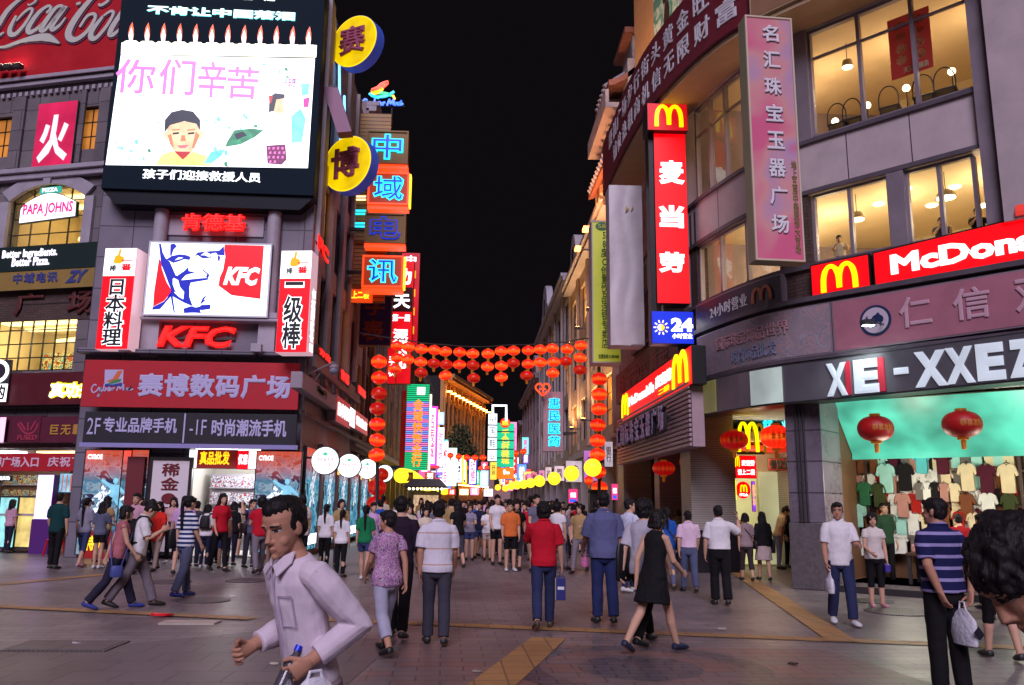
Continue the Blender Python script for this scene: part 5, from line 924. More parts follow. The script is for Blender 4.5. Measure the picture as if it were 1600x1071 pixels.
WL = glow('white_lightbox', (245, 252, 255), 1.5, .1, 1.0); RL = glow('red_light_panel', (230, 0, 22), .85); BL = glow('blue_light_ink', (18, 36, 190), .6)
t = bsig((234, 377, 418, 497), 'portrait_lightbox', 'white lit sign with blue drawing of a bearded man in glasses on red', 'sign', off=.45, depth=.35, face=WL, side=DIM, border=mat('white_frame', c8(225, 230, 240), .4), bw=.05)
_kp = lambda pts: [(225+x/7.65, 365+y/7.65) for x, y in pts]
K = lambda pts, m, lay: t.poly(_kp(pts), m, lay, 'portrait')
K([(180, 300), (200, 330), (215, 420), (270, 580), (335, 690), (240, 810), (108, 875), (120, 700)], RL, 1); K([(962, 135), (1435, 148), (1390, 785), (1045, 740), (890, 625), (905, 525), (945, 440), (972, 280), (960, 200)], RL, 1)
K([(178, 122), (205, 125), (225, 230), (262, 300), (310, 340), (345, 420), (385, 510), (345, 545), (345, 610), (375, 690), (420, 700), (320, 700), (285, 790), (195, 905), (95, 915), (108, 878), (240, 815), (335, 700), (290, 590), (250, 480), (205, 370)], BL, 2)
K([(315, 130), (365, 122), (395, 155), (355, 195), (330, 270), (312, 270)], BL, 2); K([(330, 270), (430, 250), (500, 258), (560, 280), (545, 320), (480, 310), (420, 335), (350, 355), (270, 310)], BL, 2.2)
K([(370, 322), (415, 288), (470, 290), (440, 305)], WL, 3.3); K([(600, 285), (640, 228), (760, 215), (900, 205), (955, 150), (965, 265), (880, 260), (860, 232), (810, 240), (800, 295), (700, 300), (640, 260)], BL, 2); K([(680, 262), (740, 222), (798, 250), (790, 290), (730, 262)], WL, 3.2)
K([(330, 520), (400, 505), (480, 450), (530, 400), (535, 450), (620, 465), (500, 500), (445, 560), (600, 545), (760, 530), (770, 555), (560, 590), (545, 640), (545, 760), (580, 860), (510, 840), (470, 790), (480, 700), (430, 640), (410, 560)], BL, 2.1); K([(680, 425), (720, 440), (785, 495), (765, 540), (740, 520), (755, 490), (715, 455)], BL, 2.1)
K([(345, 690), (420, 760), (560, 840), (600, 880), (480, 830), (345, 755), (372, 950), (355, 950), (320, 760)], BL, 2.3); K([(470, 900), (560, 870), (620, 885), (665, 875), (690, 855), (795, 850), (795, 905), (690, 920), (670, 915), (685, 955), (610, 950), (560, 950), (480, 955)], BL, 2.4); K([(760, 720), (700, 775), (665, 860), (690, 840), (765, 775), (715, 800)], BL, 2.2); K([(885, 260), (915, 280), (900, 350), (880, 310)], BL, 2.2)
t.text('KFC', (351, 417, 405, 447), WL, bold=.05, shear=.3, y=-.006)
for nm, rect, txt, lab in (('a', (165, 388, 199, 546), '日本料理', 'tall red and white lightbox with four black characters left of the portrait sign'), ('b', (440, 392, 479, 551), '一级棒', 'tall red and white lightbox with three black characters right of the portrait sign')):
    fr = FR(-11.2, 24, 96); t = Sign(fr, rect, 'vertical_lightbox', lab, 'sign', off=.75, depth=.6, face=RL, side=glow('pink_box_side', (235, 190, 205), .5))
    MB().box(.01, t.w-.01, -.008, -.0005, t.h*.72, t.h-.012).build('white_panel', WL, t.root); n = len(txt); BKI = mat('black_ink', (.012, .012, .02), .5)
    t.ft(txt, (.16, .03, .84, .69), WL, vert=True, bold=.075, y=-.002); t.ft(txt, (.2, .035, .80, .685), BKI, vert=True, bold=.022, y=-.03)
    b = MB(); w, h = t.w, t.h; b.prism([(w*.3, h*.86), (w*.34, h*.92), (w*.42, h*.93), (w*.45, h*.99), (w*.52, h*.985), (w*.5, h*.92), (w*.62, h*.91), (w*.62, h*.86), (w*.5, h*.84), (w*.35, h*.84)], -.014, -.009); b.build('thumb_mark', glow('orange_mark', (250, 165, 20), .9), t.root)
    t.ft('一番', (.55, .77, .9, .88), RL, vert=True, bold=.04, y=-.009); t.ft('棒', (.2, .76, .42, .83), BKI, bold=.02, y=-.009)
    for zz_ in (.2, .8): MB().tube([(t.w*.5, .6, t.h*zz_), (t.w*.5, .76, t.h*zz_)], .04, 8).build('bracket', DIM, t.root)
sd = FR(t.root.location.x+t.w+.012, t.root.location.y, 0)
letters(t.root, '日本料理美食', 0, t.h*.62, 0, .34, WL, bold=.03, y=0, bend=lambda x, y, z: (t.w+.004-(y*.2), .52-z*1.0, .08+x), th=.01)
t = bsig((133, 562, 465, 641), 'shop_banner', 'wide red banner with six pale characters and a small rainbow logo', 'banner', off=.62, depth=.05, face=REDB, side=mat('red_banner_edge', c8(150, 20, 34), .6))
t.text('赛博数码广场', (217, 583, 453, 625), LILAC, bold=.045, sp=1.12)
lg = (164, 578, 192, 604); t.poly([(164, 578), (193, 578), (192, 604), (163, 604)], LILAC, 1, 'logo')
t.poly([(166, 596), (176, 592), (184, 580), (192, 579), (185, 592), (175, 598)], mat('logo_orange', c8(220, 110, 60), .6), 2, 'logo'); t.poly([(167, 600), (178, 594), (190, 592), (188, 597), (176, 600)], mat('logo_green', c8(70, 140, 80), .6), 2.2, 'logo'); t.poly([(164, 604), (164, 600), (176, 601), (191, 598), (191, 604)], mat('logo_blue', c8(40, 60, 150), .6), 2.1, 'logo')
def script(t, pts_list, w, m, px=True, name='script', lay=1):
    b = MB()
    for pts in pts_list: stroke(b, [t.loc(*p) for p in pts], w, -.004*lay-.004, -.004*lay, n=4)
    return b.build(name, m, t.root)
def cyber(ox, oy, k):
    q = [[(12, 4), (6, 2), (0, 12), (4, 20), (12, 16), (18, 8), (19, 16), (24, 8), (18, 26), (14, 28), (26, 14)], [(30, 0), (28, 14), (32, 15), (34, 10), (29, 10)], [(38, 13), (43, 11), (40, 8), (37, 13), (41, 16), (46, 12)], [(47, 9), (48, 15), (50, 10), (54, 9)], [(58, 16), (64, 2), (66, 12), (74, 2), (73, 14), (79, 10), (76, 15), (82, 10), (83, 15), (87, 9), (86, 15), (92, 5), (88, 14), (96, 12)]]
    return [[(ox+x*k, oy+y*k) for x, y in s] for s in q]
script(t, cyber(143, 600, .68), .035, LILAC)
t = bsig((133, 643, 462, 696), 'shop_banner', 'wide black banner below the red one listing two floors of phones', 'banner', off=.66, depth=.05, face=BLKB, side=BLKB)
t.text('2F', (138, 653, 156, 679), LILAC, bold=.0); t.text('专业品牌手机', (163, 652, 276, 678), LILAC, bold=.03); t.text('-1F', (298, 656, 322, 680), LILAC, bold=.0); t.text('时尚潮流手机', (332, 655, 447, 684), LILAC, bold=.03)
q = t.loc(290, 645); MB().box(q[0]-.02, q[0]+.02, -.015, -.001, .02, t.h-.02).build('divider', LILAC, t.root); MB().box(-.05, t.w+.05, -.03, .06, -.12, -.001).build('rail', mat('lilac_rail', c8(150, 145, 200), .4), t.root)
for px in (198, 402):
    u, z = FB.uv(px, 552, .6); f = thing_on(FB, 'floodlight', 'small pale floodlight on the ledge '+('left' if px < 300 else 'right')+' of the red letters', 'floodlight', u, z, .7); MB().box(-.15, .15, -.12, .1, 0, .24).build('housing', PALE2, f, bevel=.02); MB().box(-.12, .12, .101, .11, .03, .21).build('lens', mat('lens_glass', c8(200, 205, 220), .1), f); MB().tube([(0, .0, 0), (0, .2, -.12)], .02, 6).build('bracket', DIM, f)
# posters of the ground floor
PO1 = dict(cols=None)
def poster_mat(name, cols, em, sc=2.2):
    m = floral(name, cols, sc); b = m.node_tree.nodes['Principled BSDF']; cr = [n for n in m.node_tree.nodes if n.type == 'VALTORGB'][0]; cr.color_ramp.interpolation = 'LINEAR'; m.node_tree.links.new(cr.outputs[0], b.inputs['Emission Color']); b.inputs['Emission Strength'].default_value = em; b.inputs['Roughness'].default_value = .25; m.cycles.emission_sampling = 'AUTO'; return m
PMA = poster_mat('poster_smoky', [c8(36, 50, 64), c8(70, 110, 130), c8(120, 140, 150), c8(34, 36, 60)], .75, 2.6); PMB = poster_mat('poster_blue', [c8(24, 50, 76), c8(60, 130, 165), c8(120, 185, 205), c8(30, 60, 80)], .75, 2.2)
for m_ in (PMA, PMB):   # print: red sky at the top of the picture fading into the smoky scene below
    nt = m_.node_tree; b = nt.nodes['Principled BSDF']; cr = [n for n in nt.nodes if n.type == 'VALTORGB'][0]; nz = [n for n in nt.nodes if n.type == 'TEX_NOISE'][0]; nz.inputs['Detail'].default_value = 7; nz.inputs['Distortion'].default_value = .8
    tc = nt.nodes.new('ShaderNodeTexCoord'); sx = nt.nodes.new('ShaderNodeSeparateXYZ'); nt.links.new(tc.outputs['Object'], sx.inputs[0]); mr = nt.nodes.new('ShaderNodeMapRange'); mr.inputs[1].default_value = 2.0; mr.inputs[2].default_value = 2.9; nt.links.new(sx.outputs[2], mr.inputs[0]); ad = nt.nodes.new('ShaderNodeMath'); ad.operation = 'MULTIPLY'; nt.links.new(mr.outputs[0], ad.inputs[0]); a2 = nt.nodes.new('ShaderNodeMath'); a2.operation = 'ADD'; a2.inputs[1].default_value = .45; nt.links.new(nz.outputs['Fac'], a2.inputs[0]); nt.links.new(a2.outputs[0], ad.inputs[1]); ad.use_clamp = True
    mx = nt.nodes.new('ShaderNodeMixRGB'); mx.inputs[2].default_value = (*c8(215, 78, 44), 1); nt.links.new(ad.outputs[0], mx.inputs[0]); nt.links.new(cr.outputs[0], mx.inputs[1]); nt.links.new(mx.outputs[0], b.inputs['Emission Color']); nt.links.new(mx.outputs[0], b.inputs['Base Color'])
PFIG = poster_mat('poster_figure', [c8(140, 160, 180), c8(225, 235, 245), c8(190, 205, 215), c8(90, 110, 130)], .85, 7); PRED = glow('poster_red', (225, 60, 35), .8, .4, 1.5); PBLU = glow('poster_figure_blue', (120, 185, 210), .8, .3, 3)
def fighter(t, x, z, s, m, lay=2, flip=1):
    b = MB(); Q = lambda pts: [(x+flip*p[0]*s, z+p[1]*s) for p in pts]
    b.prism(Q([(-.10, .48), (.12, .50), (.16, .2), (.3, -.1), (.16, -.12), (.04, .06), (-.16, -.2), (-.3, -.16), (-.12, .12)]), -.004*lay, -.004*lay+.0035); b.prism(Q([(.1, .48), (.42, .66), (.44, .60), (.14, .36)]), -.004*lay-.004, -.004*lay-.0005); b.prism(Q([(-.1, .46), (-.34, .24), (-.30, .18), (-.06, .34)]), -.004*lay-.004, -.004*lay-.0005); b.prism(Q([(.02+.075*math.cos(a), .60+.085*math.sin(a)) for a in [2*math.pi*k/12 for k in range(12)]]), -.004*lay-.004, -.004*lay-.0005); return b.build('poster_figure', m, t.root)
for rect, lab in (((134, 702, 192, 868), 'lit poster of white clad martial artists left of the shop doorway'), ((193, 702, 220, 868), 'narrow red lit poster beside the martial artists poster'), ((401, 704, 464, 868), 'dark lit poster of fighters at the right corner of the shop')):
    t = bsig(rect, 'poster_panel', lab, 'poster', off=.1, depth=.08, face=PMA, side=DIM, border=DIM, bw=.025)
    fighter(t, t.w*.45, t.h*.45, t.h*.3, PFIG); 
    if t.w > .8: fighter(t, t.w*.72, t.h*.5, t.h*.33, PBLU, 3.5, -1); t.text('CYROE', (rect[0]+4, rect[1]+8, rect[0]+26, rect[1]+16), WL, bold=.03)
t = bsig((235, 714, 290, 868), 'white_notice_board', 'white board with dark red brush characters in a black frame', 'notice board', off=.32, depth=.08, face=mat('board_white', c8(225, 215, 220), .5), side=DIM, border=mat('black_frame', (.02, .012, .012), .4), bw=.09)
t.text('稀金●武', (254, 724, 275, 812), mat('maroon_ink', c8(112, 22, 30), .5), vert=True, bold=.02, sp=1.15)
b = MB(); b.box(-.62, -.15, .02, .22, -.0, t.h); b.build('side_pillar', mat('maroon_pillar', c8(110, 30, 40), .5), t.root)
t = bsig((297, 702, 369, 733), 'shop_sign', 'red and orange lit sign over the bright shop doorway', 'sign', off=.12, depth=.1, face=PRED, side=DIM); t.ft('真品批发', (.22, .2, .85, .9), glow('yellow_letters', (255, 205, 30), 1.1), bold=.03); MB().box(0, t.w*.16, -.012, -.002, .02, t.h-.02).build('white_panel', WL, t.root)
t = bsig((371, 704, 400, 734), 'shop_sign', 'small red and white lit sign beside the bright shop doorway', 'sign', off=.12, depth=.1, face=RL, side=DIM); t.ft('优惠', (.08, .25, .55, .8), WL, bold=.02); MB().box(t.w*.6, t.w*.97, -.012, -.002, .02, t.h-.02).build('white_panel', WL, t.root)
room_lamp(FB, (dn[0]+dn[1])/2, 2.5, 1.5, 45, (1, .97, .95)); room_lamp(FB, (dn[0]+dn[1])/2+.4, 2.6, 3.0, 45, (1, .97, .95))

# signs on the far left building
t = Sign(FA, (-330, -190, 205, 107), 'drink_billboard', 'big red billboard with flowing white script above the stone facade', 'billboard', off=.25, depth=.3, face=mat('billboard_red', c8(190, 22, 38), .45, noise=.15, ns=1), side=DIM); 
_cp = lambda pts: [(x/7.27, y/7.27) for x, y in pts]
def bill(pl, wd, m, lay, dx=0):
    b = MB()
    for i, pts in enumerate(pl): stroke(b, [t.loc(p[0]+dx, p[1]+dx) for p in _cp(pts)], [q*.0031 for q in wd[i]], -.03*lay, -.03*lay+.025, n=4)
    return b.build('script', m, t.root)
SCR = [[(330, 55), (350, 70), (420, 20), (380, -60), (250, 0), (110, 120), (10, 270), (-40, 360), (-20, 420), (60, 380)], [(200, 190), (130, 330), (135, 400), (200, 390), (300, 280), (380, 140), (350, 110), (270, 170), (200, 250)], [(540, 160), (590, 110), (560, 80), (450, 160), (340, 320), (350, 380), (430, 340), (500, 270)], [(700, 140), (720, 80), (640, 110), (510, 290), (480, 350), (530, 350), (640, 220), (760, 80), (620, 280), (610, 350), (690, 300), (760, 210)], [(880, 60), (930, 45)], [(1130, 60), (1170, 70), (1250, 0), (1180, -90), (1060, -10), (900, 180), (800, 350), (800, 440), (880, 460), (1000, 370), (1090, 230), (1080, 170), (1000, 200), (920, 320)], [(1190, 190), (1060, 360), (1050, 440), (1110, 440), (1230, 300), (1300, 170), (1270, 140), (1180, 200)], [(1420, 120), (1300, 300), (1260, 400), (1310, 400), (1380, 330)], [(-20, 540), (60, 545), (250, 480), (430, 440), (560, 440), (690, 505)]]
SWD = [[10, 20, 30, 30, 40, 60, 70, 60, 40, 20], [30, 55, 60, 45, 40, 35, 30, 30, 20], [30, 35, 30, 50, 65, 55, 40, 20], [20, 30, 45, 65, 60, 40, 40, 60, 60, 50, 35, 20], [30, 30], [25, 35, 35, 35, 50, 75, 85, 75, 55, 45, 40, 35, 35, 30], [30, 60, 65, 45, 40, 35, 30, 25], [50, 65, 60, 45, 20], [20, 30, 40, 80, 90, 10]]
bill(SCR, [[v*1.3+8 for v in w_] for w_ in SWD], mat('script_shadow', c8(110, 60, 90), .6), 1, .6); bill(SCR, SWD, mat('script_white', c8(205, 205, 195), .5), 2)
for k in range(3): u, z = FA.uv(4+k*14, 108-k, .4); f = thing_on(FA, 'billboard_light', 'small white floodlight under the lower left edge of the red billboard', 'floodlight', u, z, .5, 'lights under the red billboard'); MB().box(-.13, .13, -.1, .1, -.08, .06).build('housing', DIM, f); MB().box(-.11, .11, -.08, .08, .061, .075).build('lens', glow('billboard_lens', (255, 250, 220), 9), f)
t = Sign(FA, (61, 163, 110, 259), 'fire_character_sign', 'pink red lit sign with one white brush character on the stone facade', 'sign', off=.2, depth=.18, face=glow('rose_lightbox', (200, 30, 80), .72, .35, 1.0), side=DIM); t.ft('火', (.12, .08, .88, .80), glow('pale_blue_letters', (215, 230, 240), .9), bold=.035)
CW = glow('oval_white', (240, 232, 255), 1.3); PKL = glow('pink_letters', (225, 30, 120), .9)
u0, z1 = FA.uv(36, 306, .05); u1, z0 = FA.uv(117, 343, .05); t = thing_on(FA, 'pizza_sign', 'white lit arched sign with pink capitals in the arched window', 'sign', u0, z0, .06); w, h = u1-u0, z1-z0
out = [(0, 0), (w, h*.12), (w*.99, h*.62)]+[(w*(.92-.84*k/10), h*(.70+.30*math.sin(math.pi*k/10))) for k in range(11)]+[(0, h*.5)]
b = MB(); b.prism([(x*1.04-w*.02, z*1.06-h*.03) for x, z in out], .0, .1); b.build('box', mat('green_case', c8(20, 70, 60), .4), t); b = MB(); b.prism(out, -.012, -.001); b.build('face', CW, t); letters(t, 'PAPA JOHNS', w*.05, w*.95, h*.16, h*.66, PKL, y=-.013, bold=.03)
b = MB(); b.prism([(w*.3, h*1.0), (w*.7, h*1.02), (w*.68, h*1.24), (w*.32, h*1.22)], -.01, .05); b.build('crest', glow('teal_crest', (60, 170, 150), .7), t); letters(t, 'PIZZA', w*.36, w*.64, h*1.05, h*1.19, CW, y=-.012, bold=.02)
t = Sign(FA, (-60, 391, 178, 416), 'fascia_sign', 'dark green fascia with two lines of small white lettering', 'sign', off=.3, depth=.28, face=mat('dark_green', c8(20, 42, 40), .5), side=DIM); t.text('Better Ingredients.', (5, 392, 89, 403), CW, bold=.03); t.text('Better Pizza.', (20, 404, 77, 414), CW, bold=.03)
t = Sign(FA, (-60, 423, 170, 447), 'fascia_sign', 'mustard fascia with blue characters and an angular logo', 'sign', off=.28, depth=.25, face=mat('mustard', c8(150, 122, 62), .6, noise=.1), side=DIM); BLL = mat('blue_letters', c8(60, 66, 130), .6); t.text('中域电讯', (22, 428, 90, 441), BLL, bold=.04, sp=1.2); t.text('ZY', (104, 423, 137, 441), BLL, bold=.06, shear=.4); t.text('中域', (152, 424, 172, 438), BLL, bold=.03)
t = Sign(FA, (28, 458, 150, 492), 'wall_characters', 'two big dull red characters on the dark brick wall', 'sign letters', off=.06, depth=.02); DR = mat('dull_red', c8(92, 40, 38), .6); t.text('广', (26, 458, 66, 492), DR, bold=.03, th=.06); t.text('场', (108, 454, 150, 490), DR, bold=.03, th=.06); MB().box(0, t.w, .03, .055, t.h*.5, t.h*.55).build('rail', DIM, t.root)
q = ra(-260, 455, 178, 492, .0); MB().box(-6.5, .3, -.03, -.004, q[2]-.1, q[3]).build('brick_band', BRICK, A)
t = Sign(FA, (-80, 586, 138, 632), 'fascia_sign', 'wine red fascia with glowing white characters outlined in yellow', 'sign', off=.4, depth=.35, face=mat('wine_fascia', c8(88, 22, 34), .5, noise=.1), side=DIM); YN = glow('yellow_outline', (255, 225, 20), 1.2); t.text('真功夫', (78, 597, 150, 623), YN, bold=.12, th=.02); t.text('真功夫', (80, 599, 148, 621), WL, bold=.03, y=-.03)
t = Sign(FA, (-20, 563, 9, 628), 'round_logo_sign', 'white glowing logo sign cut by the left edge of the view', 'sign', off=.5, depth=.1, side=DIM); b = MB(); b.prism([(t.w*.5+t.w*.48*math.cos(a), t.h*.72+t.h*.28*math.sin(a)) for a in [2*math.pi*k/24 for k in range(24)]], -.02, -.001); b.build('logo_disc', WL, t.root); b = MB(); b.prism([(t.w*.5+t.w*.36*math.cos(a), t.h*.72+t.h*.2*math.sin(a)) for a in [2*math.pi*k/24 for k in range(24)]], -.026, -.021); b.build('logo_face', mat('grey_violet', c8(60, 50, 66), .5), t.root); MB().box(.1, t.w, -.02, -.001, .0, t.h*.42).build('logo_plate', WL, t.root); t.ft('的', (.5, .05, .95, .4), mat('black_ink', (.012, .012, .02), .5), y=-.022, bold=.03)
MR = mat('maroon_board', c8(92, 26, 50), .55, noise=.15)
t = Sign(FA, (-60, 651, 62, 692), 'menu_board', 'maroon board with a faint red dish drawing', 'sign', off=.35, depth=.2, face=MR, side=DIM); b = MB()
for pts in ([(28, 662), (36, 674), (44, 678), (54, 674), (60, 662)], [(32, 660), (40, 672)], [(56, 658), (48, 672)], [(44, 660), (44, 674)]): stroke(b, [t.loc(*p) for p in pts], .05, -.01, -.002)
b.build('dish_drawing', mat('faint_red', c8(170, 50, 80), .6), t.root); t.text('FUSED', (28, 680, 58, 688), mat('faint_red', c8(170, 50, 80), .6), bold=.04)
t = Sign(FA, (64, 651, 140, 692), 'menu_board', 'maroon board with three yellow characters', 'sign', off=.35, depth=.2, face=MR, side=DIM); t.text('巨无霸', (80, 664, 128, 680), mat('ochre_letters', c8(190, 140, 60), .6), bold=.03, sp=1.3)
t = Sign(FA, (-80, 709, 140, 737), 'entrance_banner', 'red cloth banner with pale characters over the left shop entrance', 'banner', off=.3, depth=.04, face=REDB, side=REDB); PINKW = mat('pinkish_letters', c8(230, 190, 210), .6); t.text('赛博广场入口', (-25, 714, 60, 731), PINKW, bold=.035); t.text('庆祝下', (76, 714, 128, 730), PINKW, bold=.03, sp=1.15)
t = Sign(FA, (0, 652, 5, 692), 'glow_strip', 'narrow pink glowing strip at the left edge', 'light panel', off=.5, depth=.05, face=glow('pink_strip', (255, 170, 220), 1.3), side=DIM)
for rect, nm in (((-10, 743, 18, 752), 'small white lettered sign over the far left counter'),): t = Sign(FA, rect, 'small_sign', nm, 'sign', off=-.4, depth=.05, face=mat('black_case', (.01, .01, .01), .4), side=DIM); t.ft('数码天地', (.1, .15, .9, .85), WL, bold=.02)
for k, x in enumerate((0, 30)): t = Sign(FA, (x, 775, x+22, 858), 'lit_counter', ['tall glass counter glowing aqua at the left edge', 'glass counter glowing yellow behind the tan shirted walker'][k], 'counter', off=-.2, depth=.4, face=(glow('counter_aqua', (150, 225, 225), .7, .4, 3), glow('counter_yellow', (240, 215, 130), .6, .4, 3))[k], side=DIM, border=DIM, bw=.05); MB().box(-.03, t.w+.03, -.05, .42, t.h*.62, t.h*.66).build('counter_top', PALE2, t.root)
t = thing_on(FA, 'plastic_stool', 'red plastic stool behind the woman in denim capris', 'stool', FA.uv(106, 850)[0], 0, .5); RPL = mat('red_plastic', c8(190, 26, 34), .4); MB().box(-.17, .17, -.17, .17, .42, .46).build('seat', RPL, t, bevel=.02)
for x in (-1, 1):
    for y in (-1, 1): MB().tube([(x*.14, y*.14, .42), (x*.19, y*.19, 0)], .03, 6).build('leg', RPL, t)

# ---- left street front
SB1 = mat('sign_case_ochre', c8(150, 112, 54), .55, noise=.15); CY = glow('cyan_neon', (40, 225, 250), 1.5); NBLU = mat('neon_blue_core', c8(40, 60, 190), .4, em=.5, ecol=c8(40, 70, 230)); ORN = glow('orange_neon', (255, 70, 25), 1.2); YLN = glow('yellow_bulbs', (255, 215, 40), 1.6)
def rdisc(px, py, dpx, Y, ch, lab):
    c = on_y(px, py, Y); fr = FR(c.x, c.y, 118); r = dpx/2*Y/FPX*1.0; t = thing_on(fr, 'round_sign', lab, 'sign', 0, c.z)
    def cyl(r0, y0, y1, m, nm, n=40): b = MB(); b.prism([(r0*math.cos(2*math.pi*k/n), r0*math.sin(2*math.pi*k/n)) for k in range(n)], y0, y1); return b.build(nm, m, t, smooth=True)
    cyl(r, .0, .42, mat('blue_rim', c8(70, 100, 205), .35, em=.12, ecol=c8(60, 90, 220)), 'rim'); cyl(r*.985, -.01, -.0005, glow('yellow_disc_rim', (240, 205, 0), .9), 'face_ring'); cyl(r*.93, -.02, -.0105, glow('yellow_disc', (225, 190, 0), .72, .38, 1.1), 'face')
    letters(t, ch, -r*.58, r*.58, -r*.55, r*.55, mat('mauve_letters', c8(170, 90, 120), .4), y=-.03, th=.14, bold=.035)
    for z in (-r*.4, r*.4): MB().tube([(-.1, .3, z), tuple(Matrix.Rotation(-fr.rz, 3, 'Z') @ Vector((-4.95-c.x, .6, 0))+Vector((0, 0, z)))], .05, 8).build('bracket', DIM, t)
rdisc(553, 65, 94, 25.6, '赛', 'upper round yellow sign with a mauve character on a blue rim'); rdisc(542, 256, 97, 25.6, '博', 'lower round yellow sign with a mauve character on a blue rim')
t = thing('bracing_strut', 'mauve slanting metal strut between the two round yellow signs', 'strut', on_y(508, 140, 24.4)); p = [on_y(*q)-t.location for q in ((505, 140, 24.4), (530, 142, 24.4), (552, 214, 24.6), (530, 216, 24.6))]; b = MB(); b.prism([(q.x, q.z) for q in p], -.2, .25); b.build('beam', mat('mauve_paint', c8(150, 100, 130), .5), t); MB().box(-.5, .3, -.1, .2, -.6, .1).build('plate', DIM, t)
for k, (y0, y1) in enumerate(((100, 240), (150, 260))):
    a, c = on_y(530+8*k, y0, 26+k), on_y(532+8*k, y1, 26+k); o = tag(MB().tube([(0, 0, 0), (c.x-a.x, 0, c.z-a.z)], .04, 8).build('neon_tube', glow('cold_tube_blue', (120, 200, 255), 2)), ['cold blue neon tube on the wall behind the round signs', 'second blue neon tube further along behind the round signs'][k], 'neon tube'); o.location = a
def fsig(Y, *a, **k): return Sign(front(Y), *a, **k)
t = fsig(31, (543, 176, 600, 472), 'tall_sign_panel', 'tall ochre ribbed sign panel behind the neon character boxes', 'sign', off=0, depth=.3, face=brick_mat('ribbed_ochre', c8(176, 132, 60), c8(168, 124, 56), c8(90, 60, 26), 6, .16, .02, .5, rot=(R(90), 0, 0)), side=SB1)
for k, (y0, y1, m) in enumerate(((308, 316, 0), (330, 338, 1), (350, 358, 1))):
    for j in range(2): a = t.loc(541, y0+5*j, .0); c = t.loc(572, y0+5*j, 0); MB().tube([(a[0], -.05, a[1]), (c[0], -.05, c[1])], .035, 6).build('neon_bar', (glow('pale_neon', (250, 230, 170), 1.4), CY)[m], t.root)
t.text('楼上二楼', (541, 455, 577, 468), YLN, bold=.03, y=-.06); a = t.loc(538, 452); c = t.loc(582, 474); MB().box(a[0], c[0], -.045, -.005, c[1], a[1]).build('orange_box', glow('orange_panel', (225, 70, 20), .7), t.root)
for ch, rect, st in (('中', (574, 204, 637, 257), 0), ('域', (576, 269, 638, 321), 1), ('电', (571, 333, 633, 381), 2), ('讯', (567, 399, 629, 450), 1)):
    t = fsig(30.2, rect, 'neon_character_box', {0: 'ochre box with cyan neon character at the top of the tall sign', 1: '', 2: 'ochre box with unlit blue character third down the tall sign'}[st] or ('orange box with cyan neon character '+('second down' if ch == '域' else 'at the bottom of')+' the tall sign'), 'sign', off=0, depth=.5, face=(SB1 if st != 1 else mat('orange_box', c8(170, 60, 30), .5, em=.25, ecol=c8(225, 70, 20))), side=SB1)
    m1 = CY if st != 2 else NBLU; t.ft(ch, (.12, .12, .88, .9), m1, bold=.05, th=.05); t.ft(ch, (.16, .16, .84, .86), NBLU if st != 2 else mat('ochre_core', c8(120, 90, 60), .5), bold=.0, th=.03, y=-.055)
    b = MB(); e = .06; w, h = t.w, t.h
    for q in ((0, w, 0, e), (0, w, h-e, h), (0, e, e+.002, h-e-.002), (w-e, w, e+.002, h-e-.002)): b.box(q[0], q[1], -.05, -.001, q[2], q[3])
    b.build('border_tube', ORN if st == 1 else SB1, t.root); MB().box(0, w, .05, .5, -.16, -.001).build('lower_edge', ORN, t.root)
    if st == 1: MB().box(w+.001, w+.06, .1, .45, 0, h).build('bulb_strip', YLN, t.root)
    MB().box(-.6, -.001, .15, .3, h*.45, h*.55).build('bracket', DIM, t.root)
t = fsig(33.5, (560, 462, 610, 541), 'blue_sign_panel', 'unlit blue sign panel with red brush characters above the lanterns', 'sign', off=0, depth=.3, face=mat('ink_blue', c8(40, 38, 120), .5, noise=.15), side=SB1, border=mat('mauve_frame', c8(120, 90, 120), .5)); t.ft('字', (.2, .60, .8, 1.02), mat('brown_red', c8(140, 70, 60), .5), bold=.03); t.ft('表', (.15, .08, .8, .52), mat('brown_red', c8(140, 70, 60), .5), bold=.03); MB().box(-1, -.001, .1, .25, t.h*.7, t.h*.8).build('bracket', DIM, t.root)
t = fsig(40, (628, 395, 652, 540), 'vertical_red_sign', 'tall red lit sign with yellow bars furthest behind the blue panel', 'sign', off=0, depth=.4, face=glow('red_sign_deep', (190, 10, 30), .75, .3, 1), side=mat('red_case', c8(120, 10, 20), .5)); 
for k in range(4): MB().box(t.w*.3, t.w*.8, -.05, -.002, t.h*(.12+.2*k), t.h*(.2+.2*k)).build('yellow_bar', glow('yellow_bar', (250, 170, 20), .9), t.root)
t.ft('中', (.2, .88, .8, .97), WL, bold=.03)
t = fsig(37, (613, 408, 641, 600), 'vertical_red_sign', 'tall red lit sign with large white characters above the left lanterns', 'sign', off=0, depth=.4, face=glow('red_sign', (215, 12, 25), .85, .2, 1), side=mat('red_case', c8(120, 10, 20), .5))
t.ft('功', (.1, .80, .9, .94), WL, bold=.05); t.ft('夫', (.08, .60, .92, .75), WL, bold=.06); t.ft('第一层', (.1, .50, .9, .56), WL, bold=.03); t.ft('深圳公司', (.15, .12, .85, .44), WL, vert=True, bold=.04); MB().box(.02, t.w-.02, -.02, -.002, t.h*.58, t.h*.78).build('dark_panel', mat('dark_red_panel', c8(90, 10, 20), .5), t.root)
t = fsig(36, (606, 545, 618, 600), 'vertical_red_sign', 'short red sign tucked behind the upper left lanterns', 'sign', off=0, depth=.3, face=glow('red_sign', (215, 12, 25), .85), side=mat('red_case', c8(120, 10, 20), .5)); t.ft('手表', (.15, .2, .85, .8), WL, vert=True, bold=.02)
